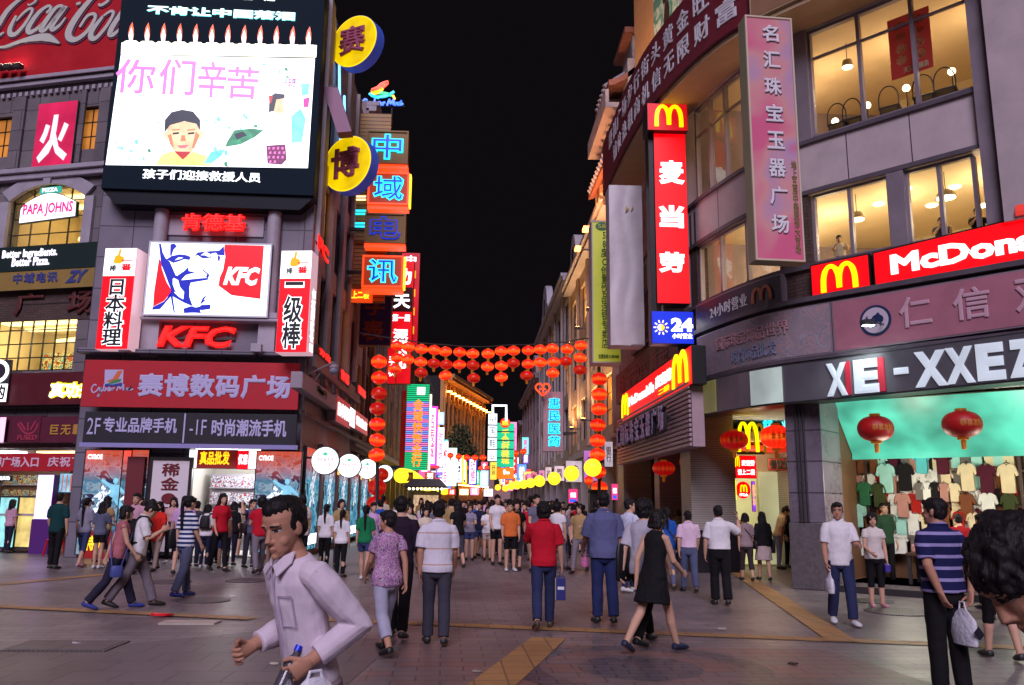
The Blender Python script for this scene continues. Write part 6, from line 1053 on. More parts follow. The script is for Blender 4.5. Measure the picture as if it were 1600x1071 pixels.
# roof neon logo
c0 = on_y(598, 172, 36); t = thing('rooftop_neon_logo', 'rooftop neon of an orange flame over blue waves and script', 'neon sign', c0); S2 = lambda pts: [((on_y(x, y, 36)-c0).x, (on_y(x, y, 36)-c0).z) for x, y in pts]
def neon(pl, w, m, nm, th=.08):
    b = MB()
    for pts in pl: stroke(b, S2(pts), w, -th, 0, n=4)
    return b.build(nm, m, t)
neon([[(581, 142), (590, 138), (597, 132), (607, 129)], [(580, 144), (592, 141), (600, 136), (606, 130)]], .13, glow('neon_red', (255, 70, 20), 1.5), 'flame'); neon([[(580, 146), (592, 144), (598, 139)], [(582, 147), (594, 145)]], .13, glow('neon_amber', (255, 190, 30), 1.5), 'flame'); neon([[(592, 146), (602, 147), (612, 150)]], .12, glow('neon_green', (30, 220, 120), 1.3), 'wave'); neon([[(577, 147), (586, 152), (598, 152), (606, 150), (616, 144)], [(580, 150), (592, 154)]], .1, glow('neon_aqua', (40, 190, 240), 1.3), 'wave'); neon([[(614, 150), (617, 156)]], .1, glow('neon_amber', (255, 190, 30), 1.5), 'spark'); neon(cyber(566, 155, .67), .075, glow('neon_blue', (60, 110, 255), 1.6), 'script')
b = MB()
for x, y in ((585, 172), (612, 172)): q = S2([(x, y-4), (x, y+20)]); b.tube([(q[0][0], .1, q[0][1]), (q[1][0], .1, q[1][1])], .04, 6)
b.tube([(-1.0, .1, .25), (1.0, .1, .25)], .04, 6); b.build('support', DIM, t)
# small fascia signs along the left front
def lsig(*a, **k): return Sign(FL, *a, **k)
for rect, lab, tx in (((497, 538, 517, 572), 'first small red lit sign on the left street ledge', '肯德'), ((531, 571, 546, 607), 'second small red lit sign on the left street ledge', '肯基'), ((558, 597, 572, 627), 'third small red lit sign on the left street ledge', '德基')): t = lsig(rect, 'small_red_sign', lab, 'sign', off=.35, depth=.2, face=mat('dark_red_panel', c8(90, 10, 20), .5), side=DIM); t.ft(tx, (.08, .1, .92, .9), RED_, bold=.07)
t = lsig((496, 360, 511, 418), 'channel_letters', 'narrow red glowing letters on the white column of the side front', 'sign letters', off=.22, depth=.05); t.ft('FC', (.0, .1, 1, .85), RED_, bold=.06, th=.06); MB().box(0, t.w, .02, .05, t.h*.4, t.h*.5).build('rail', DIM, t.root)
t = lsig((473, 581, 527, 643), 'side_fascia', 'white fascia board with a small green dragon at the side front', 'sign', off=.45, depth=.3, face=mat('lilac_white', c8(180, 172, 200), .5, noise=.12), side=STEEL); b = MB()
for pts, wd in (([(.35, .62), (.42, .7), (.5, .6), (.58, .68), (.64, .58)], .16), ([(.38, .55), (.46, .5), (.55, .54)], .12), ([(.44, .68), (.40, .78)], .05), ([(.52, .5), (.5, .38)], .06)): stroke(b, [(p[0]*t.w, p[1]*t.h) for p in pts], wd, -.01, -.002)
b.build('dragon_emblem', mat('jade_ink', c8(70, 100, 84), .6), t.root); t.ft('御龙楼', (.35, .18, .62, .28), mat('jade_ink', c8(70, 100, 84), .6), bold=.02)
t = lsig((527, 617, 547, 671), 'side_fascia', 'red fascia board with four white characters on the side front', 'sign', off=.46, depth=.3, face=glow('red_fascia', (180, 30, 34), .5), side=STEEL); t.ft('日本料理', (.08, .25, .92, .8), WL, bold=.05)
t = lsig((548, 636, 554, 670), 'side_fascia', 'narrow white lit strip between two red boards on the side front', 'sign', off=.5, depth=.3, face=WL, side=STEEL)
t = lsig((555, 640, 574, 682), 'side_fascia', 'orange red fascia board furthest along the side front', 'sign', off=.46, depth=.3, face=glow('orange_fascia', (200, 60, 40), .45), side=STEEL); t.ft('精品店', (.1, .25, .9, .75), WL, bold=.03)
t = lsig((473, 640, 600, 712), 'arrow_panel', 'dark maroon panel with white up and red down arrows above the round lamps', 'sign', off=.3, depth=.1, face=mat('maroon_dark', c8(58, 24, 46), .5, noise=.2), side=DIM); b = MB(); 
def arrow(x, z0, z1, up, m, nm):
    b = MB(); w = .10; h = z1-z0; pts = [(x-w*.5, z0), (x+w*.5, z0), (x+w*.5, z1-h*.25), (x+w*1.3, z1-h*.25), (x, z1), (x-w*1.3, z1-h*.25), (x-w*.5, z1-h*.25)]; b.prism(pts if up else [(p[0], z0+z1-p[1]) for p in pts], -.012, -.002); b.build(nm, m, t.root)
LIL2 = mat('lilac_letters', c8(190, 185, 225), .6)
arrow(.35, t.h*.2, t.h*.85, True, LIL2, 'up_arrow'); arrow(1.35, t.h*.15, t.h*.8, False, mat('pink_arrow', c8(200, 70, 90), .6), 'down_arrow')
for k in range(9): MB().box(2.3+1.3*k, 2.55+1.3*k, -.05, -.002, .1, t.h*.8).build('pale_board', PALE2, t.root)
LAMPF = glow('round_lamp_face', (235, 250, 255), 1.35); LRIM = mat('dark_rim', (.02, .02, .03), .4); PTXT = glow('pale_red_ink', (215, 90, 120), .7); GTXT = glow('pale_green_ink', (70, 190, 140), .8)
for px, py, r, Y in ((508, 720, 21.5, 24.3), (545.5, 728, 18.5, 28.6), (574, 733, 15.6, 33.6), (601, 740, 13.2, 39)):
    c = on_y(px, py, Y); t = thing('round_lamp_sign', 'round white lamp sign '+{508: 'nearest on the side front', 545.5: 'second along the side front', 574: 'third along the side front', 601: 'last along the side front'}[px], 'sign', c, 0, 'round white lamp signs'); rr = r*Y/FPX
    for r0, y0, y1, m, nm in ((rr, 0, .18, LRIM, 'rim'), (rr*.95, -.012, -.0005, LAMPF, 'face')): b = MB(); b.prism([(r0*math.cos(2*math.pi*k/36), r0*math.sin(2*math.pi*k/36)) for k in range(36)], y0, y1); b.build(nm, m, t)
    letters(t, 'CAR & RIAS', -rr*.75, rr*.75, -rr*.05, rr*.25, PTXT, y=-.013, bold=.01); letters(t, '卡利亚斯', -rr*.5, rr*.5, -rr*.42, -rr*.15, PTXT, y=-.013, bold=.0); letters(t, '♣', -rr*.2, rr*.2, rr*.35, rr*.6, GTXT, y=-.013, bold=.01)
    MB().tube([(-rr, .1, rr*.2), (-4.95-c.x, .1, rr*.2)], .03, 6).build('bracket', DIM, t)
for k in range(6):
    u0 = .35+3.0*k; t = thing_on(FL, 'lit_poster_panel', ['first', 'second', 'third', 'fourth', 'fifth', 'sixth'][k]+' lit blue poster of a fighter along the side front', 'poster', u0, .15, .12); w, h = 2.1, 3.0
    MB().box(0, w, 0, .1, 0, h).build('box', DIM, t); MB().box(.04, w-.04, -.012, -.001, .04, h-.04).build('face', PMB, t)
    class _q: pass
    q = _q(); q.root = t; fighter(q, w*.5, h*.5, h*.45, PFIG, 5); MB().box(.04, w-.04, -.02, -.0125, h*.06, h*.16).build('white_strip', WL, t); 
    MB().box(w+.15, w+.55, -.05, .1, 0, h+.2).build('post', PALE2, t); MB().box(w+.14, w+.56, -.06, -.051, h*.78, h*.95).build('post_panel', glow('amber_panel', (250, 190, 40), .9), t)
# dome camera
c = on_y(522, 579, 23.3); t = thing('security_camera', 'grey dome security camera on a thin arm over the red banner corner', 'camera', c); MB().ball((0, 0, 0), .13, n=16, k=10).build('dome', mat('dome_grey', c8(130, 130, 150), .25), t, smooth=True); MB().lathe([(.001, .06), (.14, .06), (.14, .13), (.05, .18), (.001, .18)], 16).build('housing', STEEL, t); a = on_y(470, 600, 23.6)-c; MB().tube([(0, 0, .17), (-.02, 0, .24), tuple(on_y(476, 588, 23.6)-c)], .02, 6).build('arm', STEEL, t); MB().tube([tuple(on_y(500, 584, 23.4)-c), tuple(on_y(472, 625, 23.8)-c)], .018, 6).build('brace', STEEL, t)
# ---------------------------------------------------------------- signs on the right
t = fsig(20.0, (1021, 207, 1079, 475), 'vertical_red_sign', 'very tall red lit sign with three white characters on the curved corner', 'sign', off=0, depth=.55, face=glow('red_lightbox', (235, 0, 12), .95), side=BLK)
for ch, y0, y1 in (('麦', 252, 288), ('当', 322, 356), ('劳', 395, 426)): t.text(ch, (1029, y0-1, 1070, y1+1), WHT, bold=.05)
MB().box(-.12, -.001, .1, .5, -.3, t.h).build('post', BLK, t.root)
t = fsig(19.8, (1011, 161, 1075, 205), 'arches_sign', 'red lit box with yellow arches above the very tall red sign', 'sign', off=0, depth=.6, face=glow('red_arch_box', (205, 15, 25), .8), side=BLK); arches(t.root, .18, t.w-.12, .1, t.h-.06, YELL, None, th=.03, y=-.004)
t = fsig(19.9, (1018, 486, 1085, 538), 'hours_lightbox', 'blue lit box with a sun and white 24 under the very tall red sign', 'sign', off=0, depth=.4, face=glow('blue_lightbox', (10, 45, 205), .8, .1), side=mat('blue_case', c8(20, 30, 110), .4))
t.text('24', (1048, 497, 1083, 519), WHT, bold=.06); t.text('小时营业', (1050, 521, 1082, 530), WHT, bold=.03)
b = MB(); cx, cz = t.loc(1033, 512)
b.prism([(cx+.085*math.cos(a), cz+.085*math.sin(a)) for a in [math.pi*k/10-math.pi/2 for k in range(11)]], -.014, -.003); b.build('half_sun', glow('sun_yellow', (255, 190, 30), 1.2), t.root); b = MB(); b.prism([(cx-.005+.085*math.cos(a), cz+.085*math.sin(a)) for a in [math.pi*k/10+math.pi/2 for k in range(11)]], -.014, -.003); b.build('half_moon', WHT, t.root)
b = MB()
for k in range(10): a = 2*math.pi*k/10; stroke(b, [(cx+.12*math.cos(a), cz+.12*math.sin(a)), (cx+.19*math.cos(a), cz+.19*math.sin(a))], .035, -.012, -.003, n=1)
b.build('sun_rays', glow('sun_rays', (250, 230, 190), 1.1), t.root)
MB().tube([(t.w*.3, .2, t.h), (t.w*.3, .2, t.h+.3)], .04, 6).build('bracket', DIM, t.root)
TARP = mat('pale_tarpaulin', c8(206, 196, 200), .35, noise=.12, ns=2.5, bump=.5, bs=2.2)
t = fsig(22.6, (951, 290, 1007, 541), 'covered_sign', 'tall sign wrapped in pale wrinkled tarpaulin', 'sign', off=0, depth=.6, side=PALE2); random.seed(2)
b = MB(); n = 14; rr = []
for j in range(29): rr.append([(t.w*i/n, -.03-.05*abs(math.sin(3.1*i/n*2+.7*math.sin(j*.35)))*(.3+.7*(1-j/28)) , t.h*j/28) for i in range(n+1)])
v = [p for r in rr for p in r]; b.add(v, [(j*(n+1)+i, j*(n+1)+i+1, (j+1)*(n+1)+i+1, (j+1)*(n+1)+i) for j in range(28) for i in range(n)]); b.build('tarpaulin', TARP, t.root, smooth=True); MB().box(t.w*.6, t.w+.02, -.09, -.08, .02, .03).build('clip', STEEL, t.root)
b = MB(); stroke(b, [(t.w*.52, t.h*.86), (t.w*.5, t.h*.83), (t.w*.58, t.h*.85)], .03, -.10, -.09); stroke(b, [(t.w*.72, t.h*.86), (t.w*.66, t.h*.835)], .03, -.10, -.09); b.build('paint_marks', mat('ochre_paint', c8(190, 160, 60), .6), t.root)
t = fsig(25, (924, 345, 972, 568), 'vertical_banner_sign', 'tall yellow green sign with a column of green characters behind the wrapped sign', 'sign', off=0, depth=.7, face=mat('lime_board', c8(200, 204, 72), .5, noise=.12, em=.16, ecol=c8(190, 200, 50)), side=PALE2, border=mat('pale_frame', c8(190, 186, 170), .5)); GRN = mat('green_ink', c8(50, 92, 40), .5)
b = MB(); b.prism([(t.w*(.36+.22*math.cos(a)), t.h*(.958+.03*math.sin(a))) for a in [2*math.pi*k/24 for k in range(24)]], -.008, -.001); b.build('oval_logo', mat('oval_green', c8(30, 110, 60), .5), t.root); t.ft('58', (.22, .943, .5, .974), mat('lime_text', c8(190, 200, 90), .5), bold=.02, y=-.01); t.ft('58度C创意饮品连锁专卖店', (.32, .10, .56, .92), GRN, vert=True, bold=.01); t.ft('加盟热线 81889888', (.2, .03, .9, .06), GRN)
FP = FR(6.25, 15.75, 86)
PINKF = floral('pink_watercolour', [c8(178, 62, 104), c8(188, 90, 124), c8(186, 130, 134), c8(160, 128, 160), c8(190, 60, 96)], .55); [setattr(n.color_ramp, 'interpolation', 'LINEAR') for n in PINKF.node_tree.nodes if n.type == 'VALTORGB']
[n.inputs['Distortion'].__setattr__('default_value', .2) for n in PINKF.node_tree.nodes if n.type == 'TEX_NOISE']
b_ = PINKF.node_tree.nodes['Principled BSDF']; cr_ = [n for n in PINKF.node_tree.nodes if n.type == 'VALTORGB'][0]; PINKF.node_tree.links.new(cr_.outputs[0], b_.inputs['Emission Color']); b_.inputs['Emission Strength'].default_value = .18
t = Sign(FP, (1163, 24, 1258, 410), 'pink_projecting_sign', 'tall pink watercolour projecting sign with eight white characters', 'sign', off=.2, depth=.36, face=PINKF, side=mat('olive_case', c8(150, 150, 120), .5, noise=.1), border=mat('cream_trim', c8(205, 190, 165), .5), bw=.035)
n = 8; SHD = mat('letter_shadow', c8(90, 70, 100), .6)
for k, ch in enumerate('名汇珠宝玉器广场'):
    z = .925-.112*k; t.ft(ch, (.36, z-.036, .72, z+.036), SHD, bold=.04, th=.01); t.ft(ch, (.345, z-.034, .705, z+.038), WHTD, bold=.025, y=-.016)
t.ft('地上五层中美服饰大市场', (.82, .03, .93, .40), mat('olive_ink', c8(130, 120, 70), .6), vert=True)
MB().box(t.w*.3, t.w*.5, .36, .9, t.h*.2, t.h*.24).build('bracket', DIM, t.root); MB().box(t.w*.3, t.w*.5, .36, .9, t.h*.7, t.h*.74).build('bracket', DIM, t.root)
RIB = mat('ribbed_panel', c8(176, 150, 156), .5, noise=.1)
t = Sign(FJ, (966, 657, 1082, 698), 'ribbed_fascia', 'ribbed pale fascia with a row of dark framed characters over the porch', 'sign', off=.35, depth=.3, side=RIB)
for k in range(14): MB().box(0, t.w, -.06, -.0, t.h*(k+.1)/14, t.h*(k+.8)/14).build('rib', RIB, t.root, bevel=.015)
sq2 = Sign(FJ, (982, 668, 1066, 668+26), 'channel_letters', 'row of mirror faced characters in dark frames on the ribbed fascia', 'sign letters', off=.52, depth=.08)
MIR = floral('painted_reflection_lilac', [c8(205, 195, 235), c8(120, 105, 160), c8(225, 215, 245), c8(225, 150, 150)], 9); n = 9  # reflections painted as lilac and rose blotches on matte letter faces
w, h = t.w, t.h; z0_ = t.root.location.z-sq2.root.location.z
for k, ch in enumerate('汇国际珠宝玉器广场'): x = w*(.14+.08*k)-(sq2.u0-t.u0); letters(sq2.root, ch, x, x+w*.066, z0_+h*.3, z0_+h*.76, DIM, bold=.045, th=.1, y=-.03); letters(sq2.root, ch, x+.02, x+w*.066-.02, z0_+h*.32, z0_+h*.74, MIR, bold=.035, th=.02, y=-.135)
MB().box(w*.12-(sq2.u0-t.u0), w*.87-(sq2.u0-t.u0), -.02, .0, z0_+h*.5, z0_+h*.54).build('rail', DIM, sq2.root)
t = Sign(FJ, (972, 617, 1081, 600), 'burger_sign', 'slanting red lit sign with arches at both ends above the ribbed fascia', 'sign', off=.4, depth=.35, face=MRED, side=BLK)
arches(t.root, t.w*.0, t.w*.13, .1, t.h*.9, YELL, None, th=.03, y=-.004); arches(t.root, t.w*.80, t.w*.97, .1, t.h*.97, YELL, None, th=.03, y=-.004); t.ft("McDonald's", (.14, .38, .56, .72), WHT, bold=.05); t.ft('麦当劳', (.58, .42, .79, .78), WHT, bold=.05); t.ft('二楼', (.62, .18, .76, .34), YELL, bold=.02)
t = Sign(FJ, (962, 588, 1060, 566), 'maroon_board', 'unlit maroon boards with faint characters above the slanting red sign', 'sign', off=.3, depth=.2, face=mat('maroon_dull', c8(110, 70, 80), .6, noise=.2), side=DIM); t.ft('珠宝中国黄金', (.08, .2, .9, .8), mat('dull_rose', c8(140, 70, 80), .6), bold=.02, sp=1.2)
# entrance signs of the restaurant
def esig(Y, *a, **k): return Sign(front(Y), *a, **k)
c = on_y(1172, 678, 20.4); t = thing('arches_neon', 'double yellow neon arches in the dim entrance between the lanterns', 'neon sign', c); arches(t, -.34, .2, -.45, .3, YELL, None, th=.06); arches(t, -.1, .42, -.45, .28, mat('dull_arches', c8(150, 120, 20), .5, em=.2, ecol=c8(200, 160, 20)), None, th=.04, y=.1); MB().box(-.3, .4, .15, .2, -.5, -.42).build('rail', DIM, t)
t = esig(20.8, (1148, 712, 1183, 748), 'red_board', 'small red lit board hanging in the restaurant entrance', 'sign', off=0, depth=.1, face=MRED, side=BLK); t.ft('麦当劳', (.3, .55, .9, .8), WHT, bold=.03); t.ft('请上二楼', (.1, .15, .9, .4), WHT, bold=.02); arches(t.root, .0, t.w*.2, t.h*.5, t.h, YELL, None)
t = esig(21, (1150, 752, 1173, 780), 'oval_sign', 'red oval sign with yellow arches low in the restaurant entrance', 'sign', off=0, depth=.08); b = MB(); b.prism([(t.w*(.5+.5*math.cos(a)), t.h*(.5+.48*math.sin(a))) for a in [2*math.pi*k/24 for k in range(24)]], -.02, .05); b.build('disc', MRED, t.root); arches(t.root, t.w*.25, t.w*.75, t.h*.38, t.h*.8, YELL, None, y=-.022); t.ft("M'Cafe", (.2, .15, .8, .32), WHT, y=-.021, bold=.02)
t = esig(20.9, (1146, 750, 1152, 782), 'glow_strip', 'narrow yellow light strip on the tiled pillar edge', 'light panel', off=0, depth=.05, face=glow('lime_strip', (240, 235, 60), 1.2), side=DIM)
t = esig(21.2, (1174, 752, 1182, 800), 'glow_strip', 'purple and orange vertical neon in the restaurant entrance', 'light panel', off=0, depth=.05, face=glow('violet_neon', (150, 60, 220), .9, .5, 4), side=DIM); t.ft('麦乐', (.1, .2, .9, .9), glow('amber_panel', (250, 190, 40), .9), vert=True, bold=.03)
t = esig(21.6, (1186, 655, 1236, 672), 'neon_characters', 'cyan neon characters glowing deep in the entrance', 'neon sign', off=0, depth=.05); t.ft('食客', (.1, 0, .42, 1), glow('cyan_neon', (40, 225, 250), 1.5), bold=.03); t.ft('业', (.7, .1, .98, 1), CYAN_, bold=.03); MB().box(0, t.w, .02, .04, .4*t.h, .5*t.h).build('rail', DIM, t.root)
t = esig(21.8, (1200, 716, 1236, 736), 'dark_character_board', 'red board with dark gold edged characters over the entrance doors', 'sign', off=0, depth=.05, face=mat('brick_red_board', c8(150, 50, 40), .5), side=DIM); t.ft('餐饮业', (.05, .1, .95, .9), mat('dark_gold', c8(40, 26, 14), .5), bold=.05)
# screens and shop boards along the right street front
for rect, Y, lab in (((888, 764, 903, 787), 36, 'small red and blue lit screen on a pier of the right arcade'), ((955, 756, 966, 782), 29.5, 'small lit screen beside the right lantern column')): t = fsig(Y, rect, 'display_screen', lab, 'screen', off=0, depth=.12, face=glow('rose_screen', (235, 60, 120), .9), side=mat('blue_case', c8(20, 30, 110), .4)); MB().box(.05, t.w-.05, -.01, -.002, .05, t.h*.3).build('blue_band', glow('blue_band', (60, 90, 230), 1), t.root); t.ft('优惠', (.2, .4, .8, .75), WL, bold=.03); MB().box(t.w*.3, t.w*.6, .12, .25, -2.0, t.h*.5).build('post', DIM, t.root)
for k, (x, y, w_, h_, Y, col) in enumerate(((884, 720, 26, 34, 34, (205, 190, 210)), (912, 704, 22, 48, 31, (190, 120, 200)), (866, 728, 16, 24, 42, (230, 200, 210)), (852, 730, 10, 22, 48, (240, 210, 220)), (842, 735, 9, 22, 55, (235, 150, 190)), (830, 738, 9, 20, 62, (240, 130, 150)), (820, 742, 8, 18, 70, (250, 140, 170)), (944, 690, 14, 40, 29.8, (200, 190, 205)))):
    t = fsig(Y, (x, y, x+w_, y+h_), 'shop_sign', ['lilac', 'violet', 'pale rose', 'cream', 'pink', 'salmon', 'rose', 'white'][k]+' lit shop sign projecting over the right arcade', 'sign', off=0, depth=.2, face=glow('arcade_sign%d' % k, col, .6, .3, 2), side=DIM); t.ft(('珠宝', '手机', '男装', '女鞋', '名表', '眼镜', '药', '银行')[k], (.2, .2, .8, .8), mat('ink_rose', c8(120, 40, 60), .5), vert=h_ > w_, bold=.02); MB().box(t.w, t.w+.6, .05, .12, t.h*.6, t.h*.7).build('bracket', DIM, t.root)
t = fsig(44, (849, 612, 880, 706), 'pharmacy_sign', 'pale projecting sign with cyan neon characters on the right', 'sign', off=0, depth=.4, face=mat('pale_sign', c8(190, 150, 160), .5), side=PALE2)
for k, ch in enumerate('惠民医药'): z = .80-.21*k; t.ft(ch, (.25, z-.09, .85, z+.09), CY, bold=.075, th=.04) ; t.ft(ch, (.3, z-.08, .8, z+.08), NBLU, bold=.0, y=-.055)
MB().box(t.w, t.w+1.2, .1, .2, t.h*.3, t.h*.33).build('bracket', DIM, t.root)
c = on_y(848, 609, 43.5); t = thing('heart_neon', 'orange heart shaped neon on top of the cyan pharmacy sign', 'neon sign', c); b = MB(); k = .33
stroke(b, [(0, -k), (-k*1.1, .05), (-k*.9, k*.8), (-k*.3, k*.9), (0, k*.5), (k*.3, k*.9), (k*.9, k*.8), (k*1.1, .05), (0, -k)], .09, -.05, 0); b.build('outline', ORN, t); b = MB(); stroke(b, [(-k*.5, 0), (0, k*.2), (k*.5, 0)], .07, -.05, 0); stroke(b, [(0, -k*.6), (0, k*.4)], .07, -.05, 0); b.build('inner_stroke', ORN, t); MB().box(-.05, .05, .02, .1, -.6, -.1).build('support', DIM, t)
MINT = glow('mint_panel', (10, 195, 140), .85, .15, .5)
t = fsig(60, (775, 661, 803, 730), 'green_vertical_sign', 'mint green lit sign with yellow characters over an orange panel', 'sign', off=0, depth=.4, face=MINT, side=DIM); t.ft('千色时装城', (.3, .06, .75, .86), glow('gold_letters', (240, 200, 40), 1), vert=True, bold=.03)
for k in range(4): MB().box(.02, t.w-.02, -.03, -.002, t.h*(.2+.2*k)-.04, t.h*(.2+.2*k)+.04).build('divider', mat('dark_green_bar', c8(10, 60, 50), .5), t.root)
b = MB(); cx, cz = t.w*.5, t.h*1.0; b.prism([(cx+.36*math.cos(a), cz+.36*math.sin(a)) for a in [2*math.pi*k/20 for k in range(20)]], -.08, .1); b.build('badge', glow('red_badge', (225, 50, 10), .9), t.root); t.ft('惠', (.3, .94, .7, 1.05), glow('gold_letters', (240, 200, 40), 1), bold=.03, y=-.09)
t = fsig(60, (775, 731, 803, 749), 'orange_panel_sign', 'orange lit panel with white mark under the mint green sign', 'sign', off=0, depth=.4, face=glow('orange_lit', (235, 120, 15), .85), side=DIM); t.ft('●▬', (.4, .4, .75, .85), WL, bold=.03)
t = fsig(58, (763, 646, 776, 722), 'white_outline_sign', 'white neon outlined sign of four characters left of the green sign', 'sign', off=0, depth=.3, side=DIM); OUT = glow('white_outline', (235, 245, 255), 1.5)
for k, ch in enumerate('中国鞋业'): z = .88-.25*k; t.ft('■', (.02, z-.11, .98, z+.11), OUT, y=-.002); t.ft(ch, (.16, z-.08, .84, z+.08), mat('grey_ink', c8(50, 60, 80), .5), bold=.01, y=-.03)
b = MB(); q0 = t.loc(770, 655); q1 = t.loc(770, 634); q2 = t.loc(791, 634); q3 = t.loc(791, 658); b.tube([(q0[0], 0, q0[1]), (q1[0], 0, q1[1]), (q2[0], 0, q2[1]), (q3[0], 0, q3[1])], .1, 6); b.build('neon_loop', OUT, t.root)
t = fsig(58, (766, 722, 776, 750), 'yellow_strip_sign', 'yellow lit strip sign hanging under the white outlined sign', 'sign', off=0, depth=.3, face=glow('yellow_lit', (250, 205, 70), 1), side=DIM); t.ft('开业', (.2, .3, .8, .8), mat('grey_ink', c8(50, 60, 80), .5), vert=True)
# ---- left street, middle distance and far
t = fsig(46, (636, 600, 668, 735), 'striped_neon_sign', 'tall sign of green, pink and blue neon stripes with orange characters', 'sign', off=0, depth=.4, side=mat('violet_dark', c8(50, 20, 60), .5)); n = 44
for k in range(n):
    q = k/n; m = glow('stripe_green', (25, 200, 130), .9) if q > .78 or q < .2 else (glow('stripe_pink', (235, 120, 190), 1.0) if k % 4 < 2 else glow('stripe_blue', (110, 150, 250), 1.0))
    MB().box(.02, t.w-.02, -.06, -.001, t.h*(k+.15)/n, t.h*(k+.72)/n).build('neon_stripe', m, t.root)
t.ft('金域快饰金行', (.3, .04, .75, .82), glow('orange_neon_ink', (255, 130, 30), 1.2), vert=True, bold=.04, y=-.07, sp=1.1); t.ft('■', (.45, .87, .8, .96), WL, y=-.07)
MB().box(t.w+.01, t.w+.12, -.05, .2, t.h*.0, t.h*.88).build('white_edge', glow('peach_edge', (255, 225, 190), 1.4), t.root)
t = fsig(47, (628, 610, 635, 730), 'red_edge_sign', 'dark red upright panel left of the striped neon sign', 'sign', off=0, depth=.5, face=mat('deep_red_panel', c8(150, 14, 24), .5, em=.12, ecol=c8(200, 20, 20)), side=DIM); t.ft('金店', (.2, .7, .8, .9), mat('ochre_letters', c8(190, 140, 60), .6), vert=True)
WP = glow('white_pink_lit', (255, 236, 250), 1.5); MGT = glow('magenta_tube', (235, 60, 190), 1.3)
GAR = []
DIST = [(52, (665, 635, 682, 728), 'tall white sign edged in magenta neon', WP, '名表城', MGT), (56, (683, 644, 694, 664), 'small blue white lit box sign', glow('blue_white_lit', (150, 190, 255), 1.5), '鞋', None), (60, (684, 668, 693, 728), 'white sign with pale pink characters', WP, '时尚坊', None), (63, (693, 690, 699, 764), 'very narrow white upright lit sign', WP, '女人街', None), (66, (700, 700, 713, 760), 'pale mint upright lit sign', glow('pale_mint_lit', (190, 255, 235), 1.4), '百货', None), (70, (714, 712, 721, 754), 'black framed upright sign with white capitals', BLK, 'ONLY 2020', WL), (74, (723, 712, 729, 756), 'violet upright sign with a yellow frame', glow('violet_lit', (80, 60, 170), .8), '运动城', YLN), (78, (732, 716, 745, 758), 'white upright sign with blue mark', WP, '动感', NBLU), (84, (750, 735, 763, 762), 'blue white glowing sign near the vanishing point', glow('blue_white_lit', (150, 190, 255), 1.5), '商城', None), (90, (742, 735, 749, 758), 'green lit sign near the vanishing point', glow('green_lit', (60, 200, 90), 1), '药', None), (95, (752, 722, 762, 734), 'rose lit sign high near the vanishing point', glow('rose_lit', (235, 90, 130), 1), '金', None), (88, (756, 764, 770, 776), 'white low lit board near the vanishing point', WP, '步行街', None), (82, (718, 764, 732, 774), 'cream low lit board beyond the left yellow globes', glow('cream_lit', (255, 235, 170), 1.3), '美食', None), (86, (735, 762, 748, 774), 'pink low lit board beyond the yellow globes', glow('pink_lit', (255, 150, 190), 1.3), '饰品', None), (58, (664, 738, 680, 750), 'orange brown board under the magenta edged sign', mat('orange_board', c8(200, 100, 60), .5, em=.3, ecol=c8(220, 100, 50)), '粥', None), (72, (700, 764, 712, 774), 'red low board beside the left globe string', glow('red_low', (225, 40, 30), .8), '火锅', None)]
for Y, rect, lab, m, tx, e in DIST:
    t = fsig(Y, rect, 'far_sign', lab+' far down the street', 'sign', off=0, depth=.3, face=m, side=DIM, border=e, bw=.12); v = (rect[3]-rect[1]) > (rect[2]-rect[0])
    t.ft(tx, (.22, .12, .78, .88), WL if m is BLK else glow('hot_pink_ink', (225, 60, 150), .9) if m is WP else WL, vert=v and not tx.startswith('ONLY'), bold=.02) if not tx.startswith('ONLY') else letters(t.root, tx, 0, t.h*.9, 0, t.w*.55, WL, bold=.03, bend=lambda x, y, z, w=t.w, h=t.h: (w*.78-z, y-.01, h*.05+x))
random.seed(11)
for k in range(16):
    Y = 62+3.2*k; X = -4.6+random.uniform(0, .5); z = random.uniform(2.6, 5.5); col = random.choice([(255, 90, 160), (120, 200, 255), (255, 220, 120), (255, 60, 60), (140, 255, 200), (230, 220, 255)]); t = thing('small_far_sign', ['pink', 'blue', 'amber', 'red', 'mint', 'lilac'][[(255, 90, 160), (120, 200, 255), (255, 220, 120), (255, 60, 60), (140, 255, 200), (230, 220, 255)].index(col)]+' small lit shop sign far down the left side', 'sign', (X, Y, z), 0, 'small lit signs far down the left side'); w_ = random.uniform(.6, 1.3); h_ = random.uniform(.5, 1.8); MB().box(0, w_, 0, .2, 0, h_).build('box', DIM, t); MB().box(.04, w_-.04, -.02, -.001, .04, h_-.04).build('face', glow('tiny_%d%d%d' % col, col, 1.1), t); MB().box(w_*.25, w_*.75, -.04, -.021, h_*.3, h_*.7).build('white_mark', WL, t)
for k in range(10):
    Y = 66+5*k; col = [(255, 120, 170), (255, 200, 120), (255, 70, 60)][k % 3]; t = thing('small_far_sign', ['pink', 'amber', 'red'][k % 3]+' small lit shop sign far down the right side', 'sign', (4.1, Y, 3+.4*(k % 3)), 0, 'small lit signs far down the right side'); MB().box(0, 1.0, 0, .2, 0, .8).build('box', DIM, t); MB().box(.04, .96, -.02, -.001, .04, .76).build('face', glow('tiny_%d%d%d' % col, col, 1.1), t)
_cols = dict(white=(250, 246, 255), pink=(255, 130, 190), cyan=(110, 225, 240), red=(255, 40, 40), amber=(255, 200, 90), mint=(150, 255, 205), violet=(150, 110, 240), blue=(90, 140, 250))
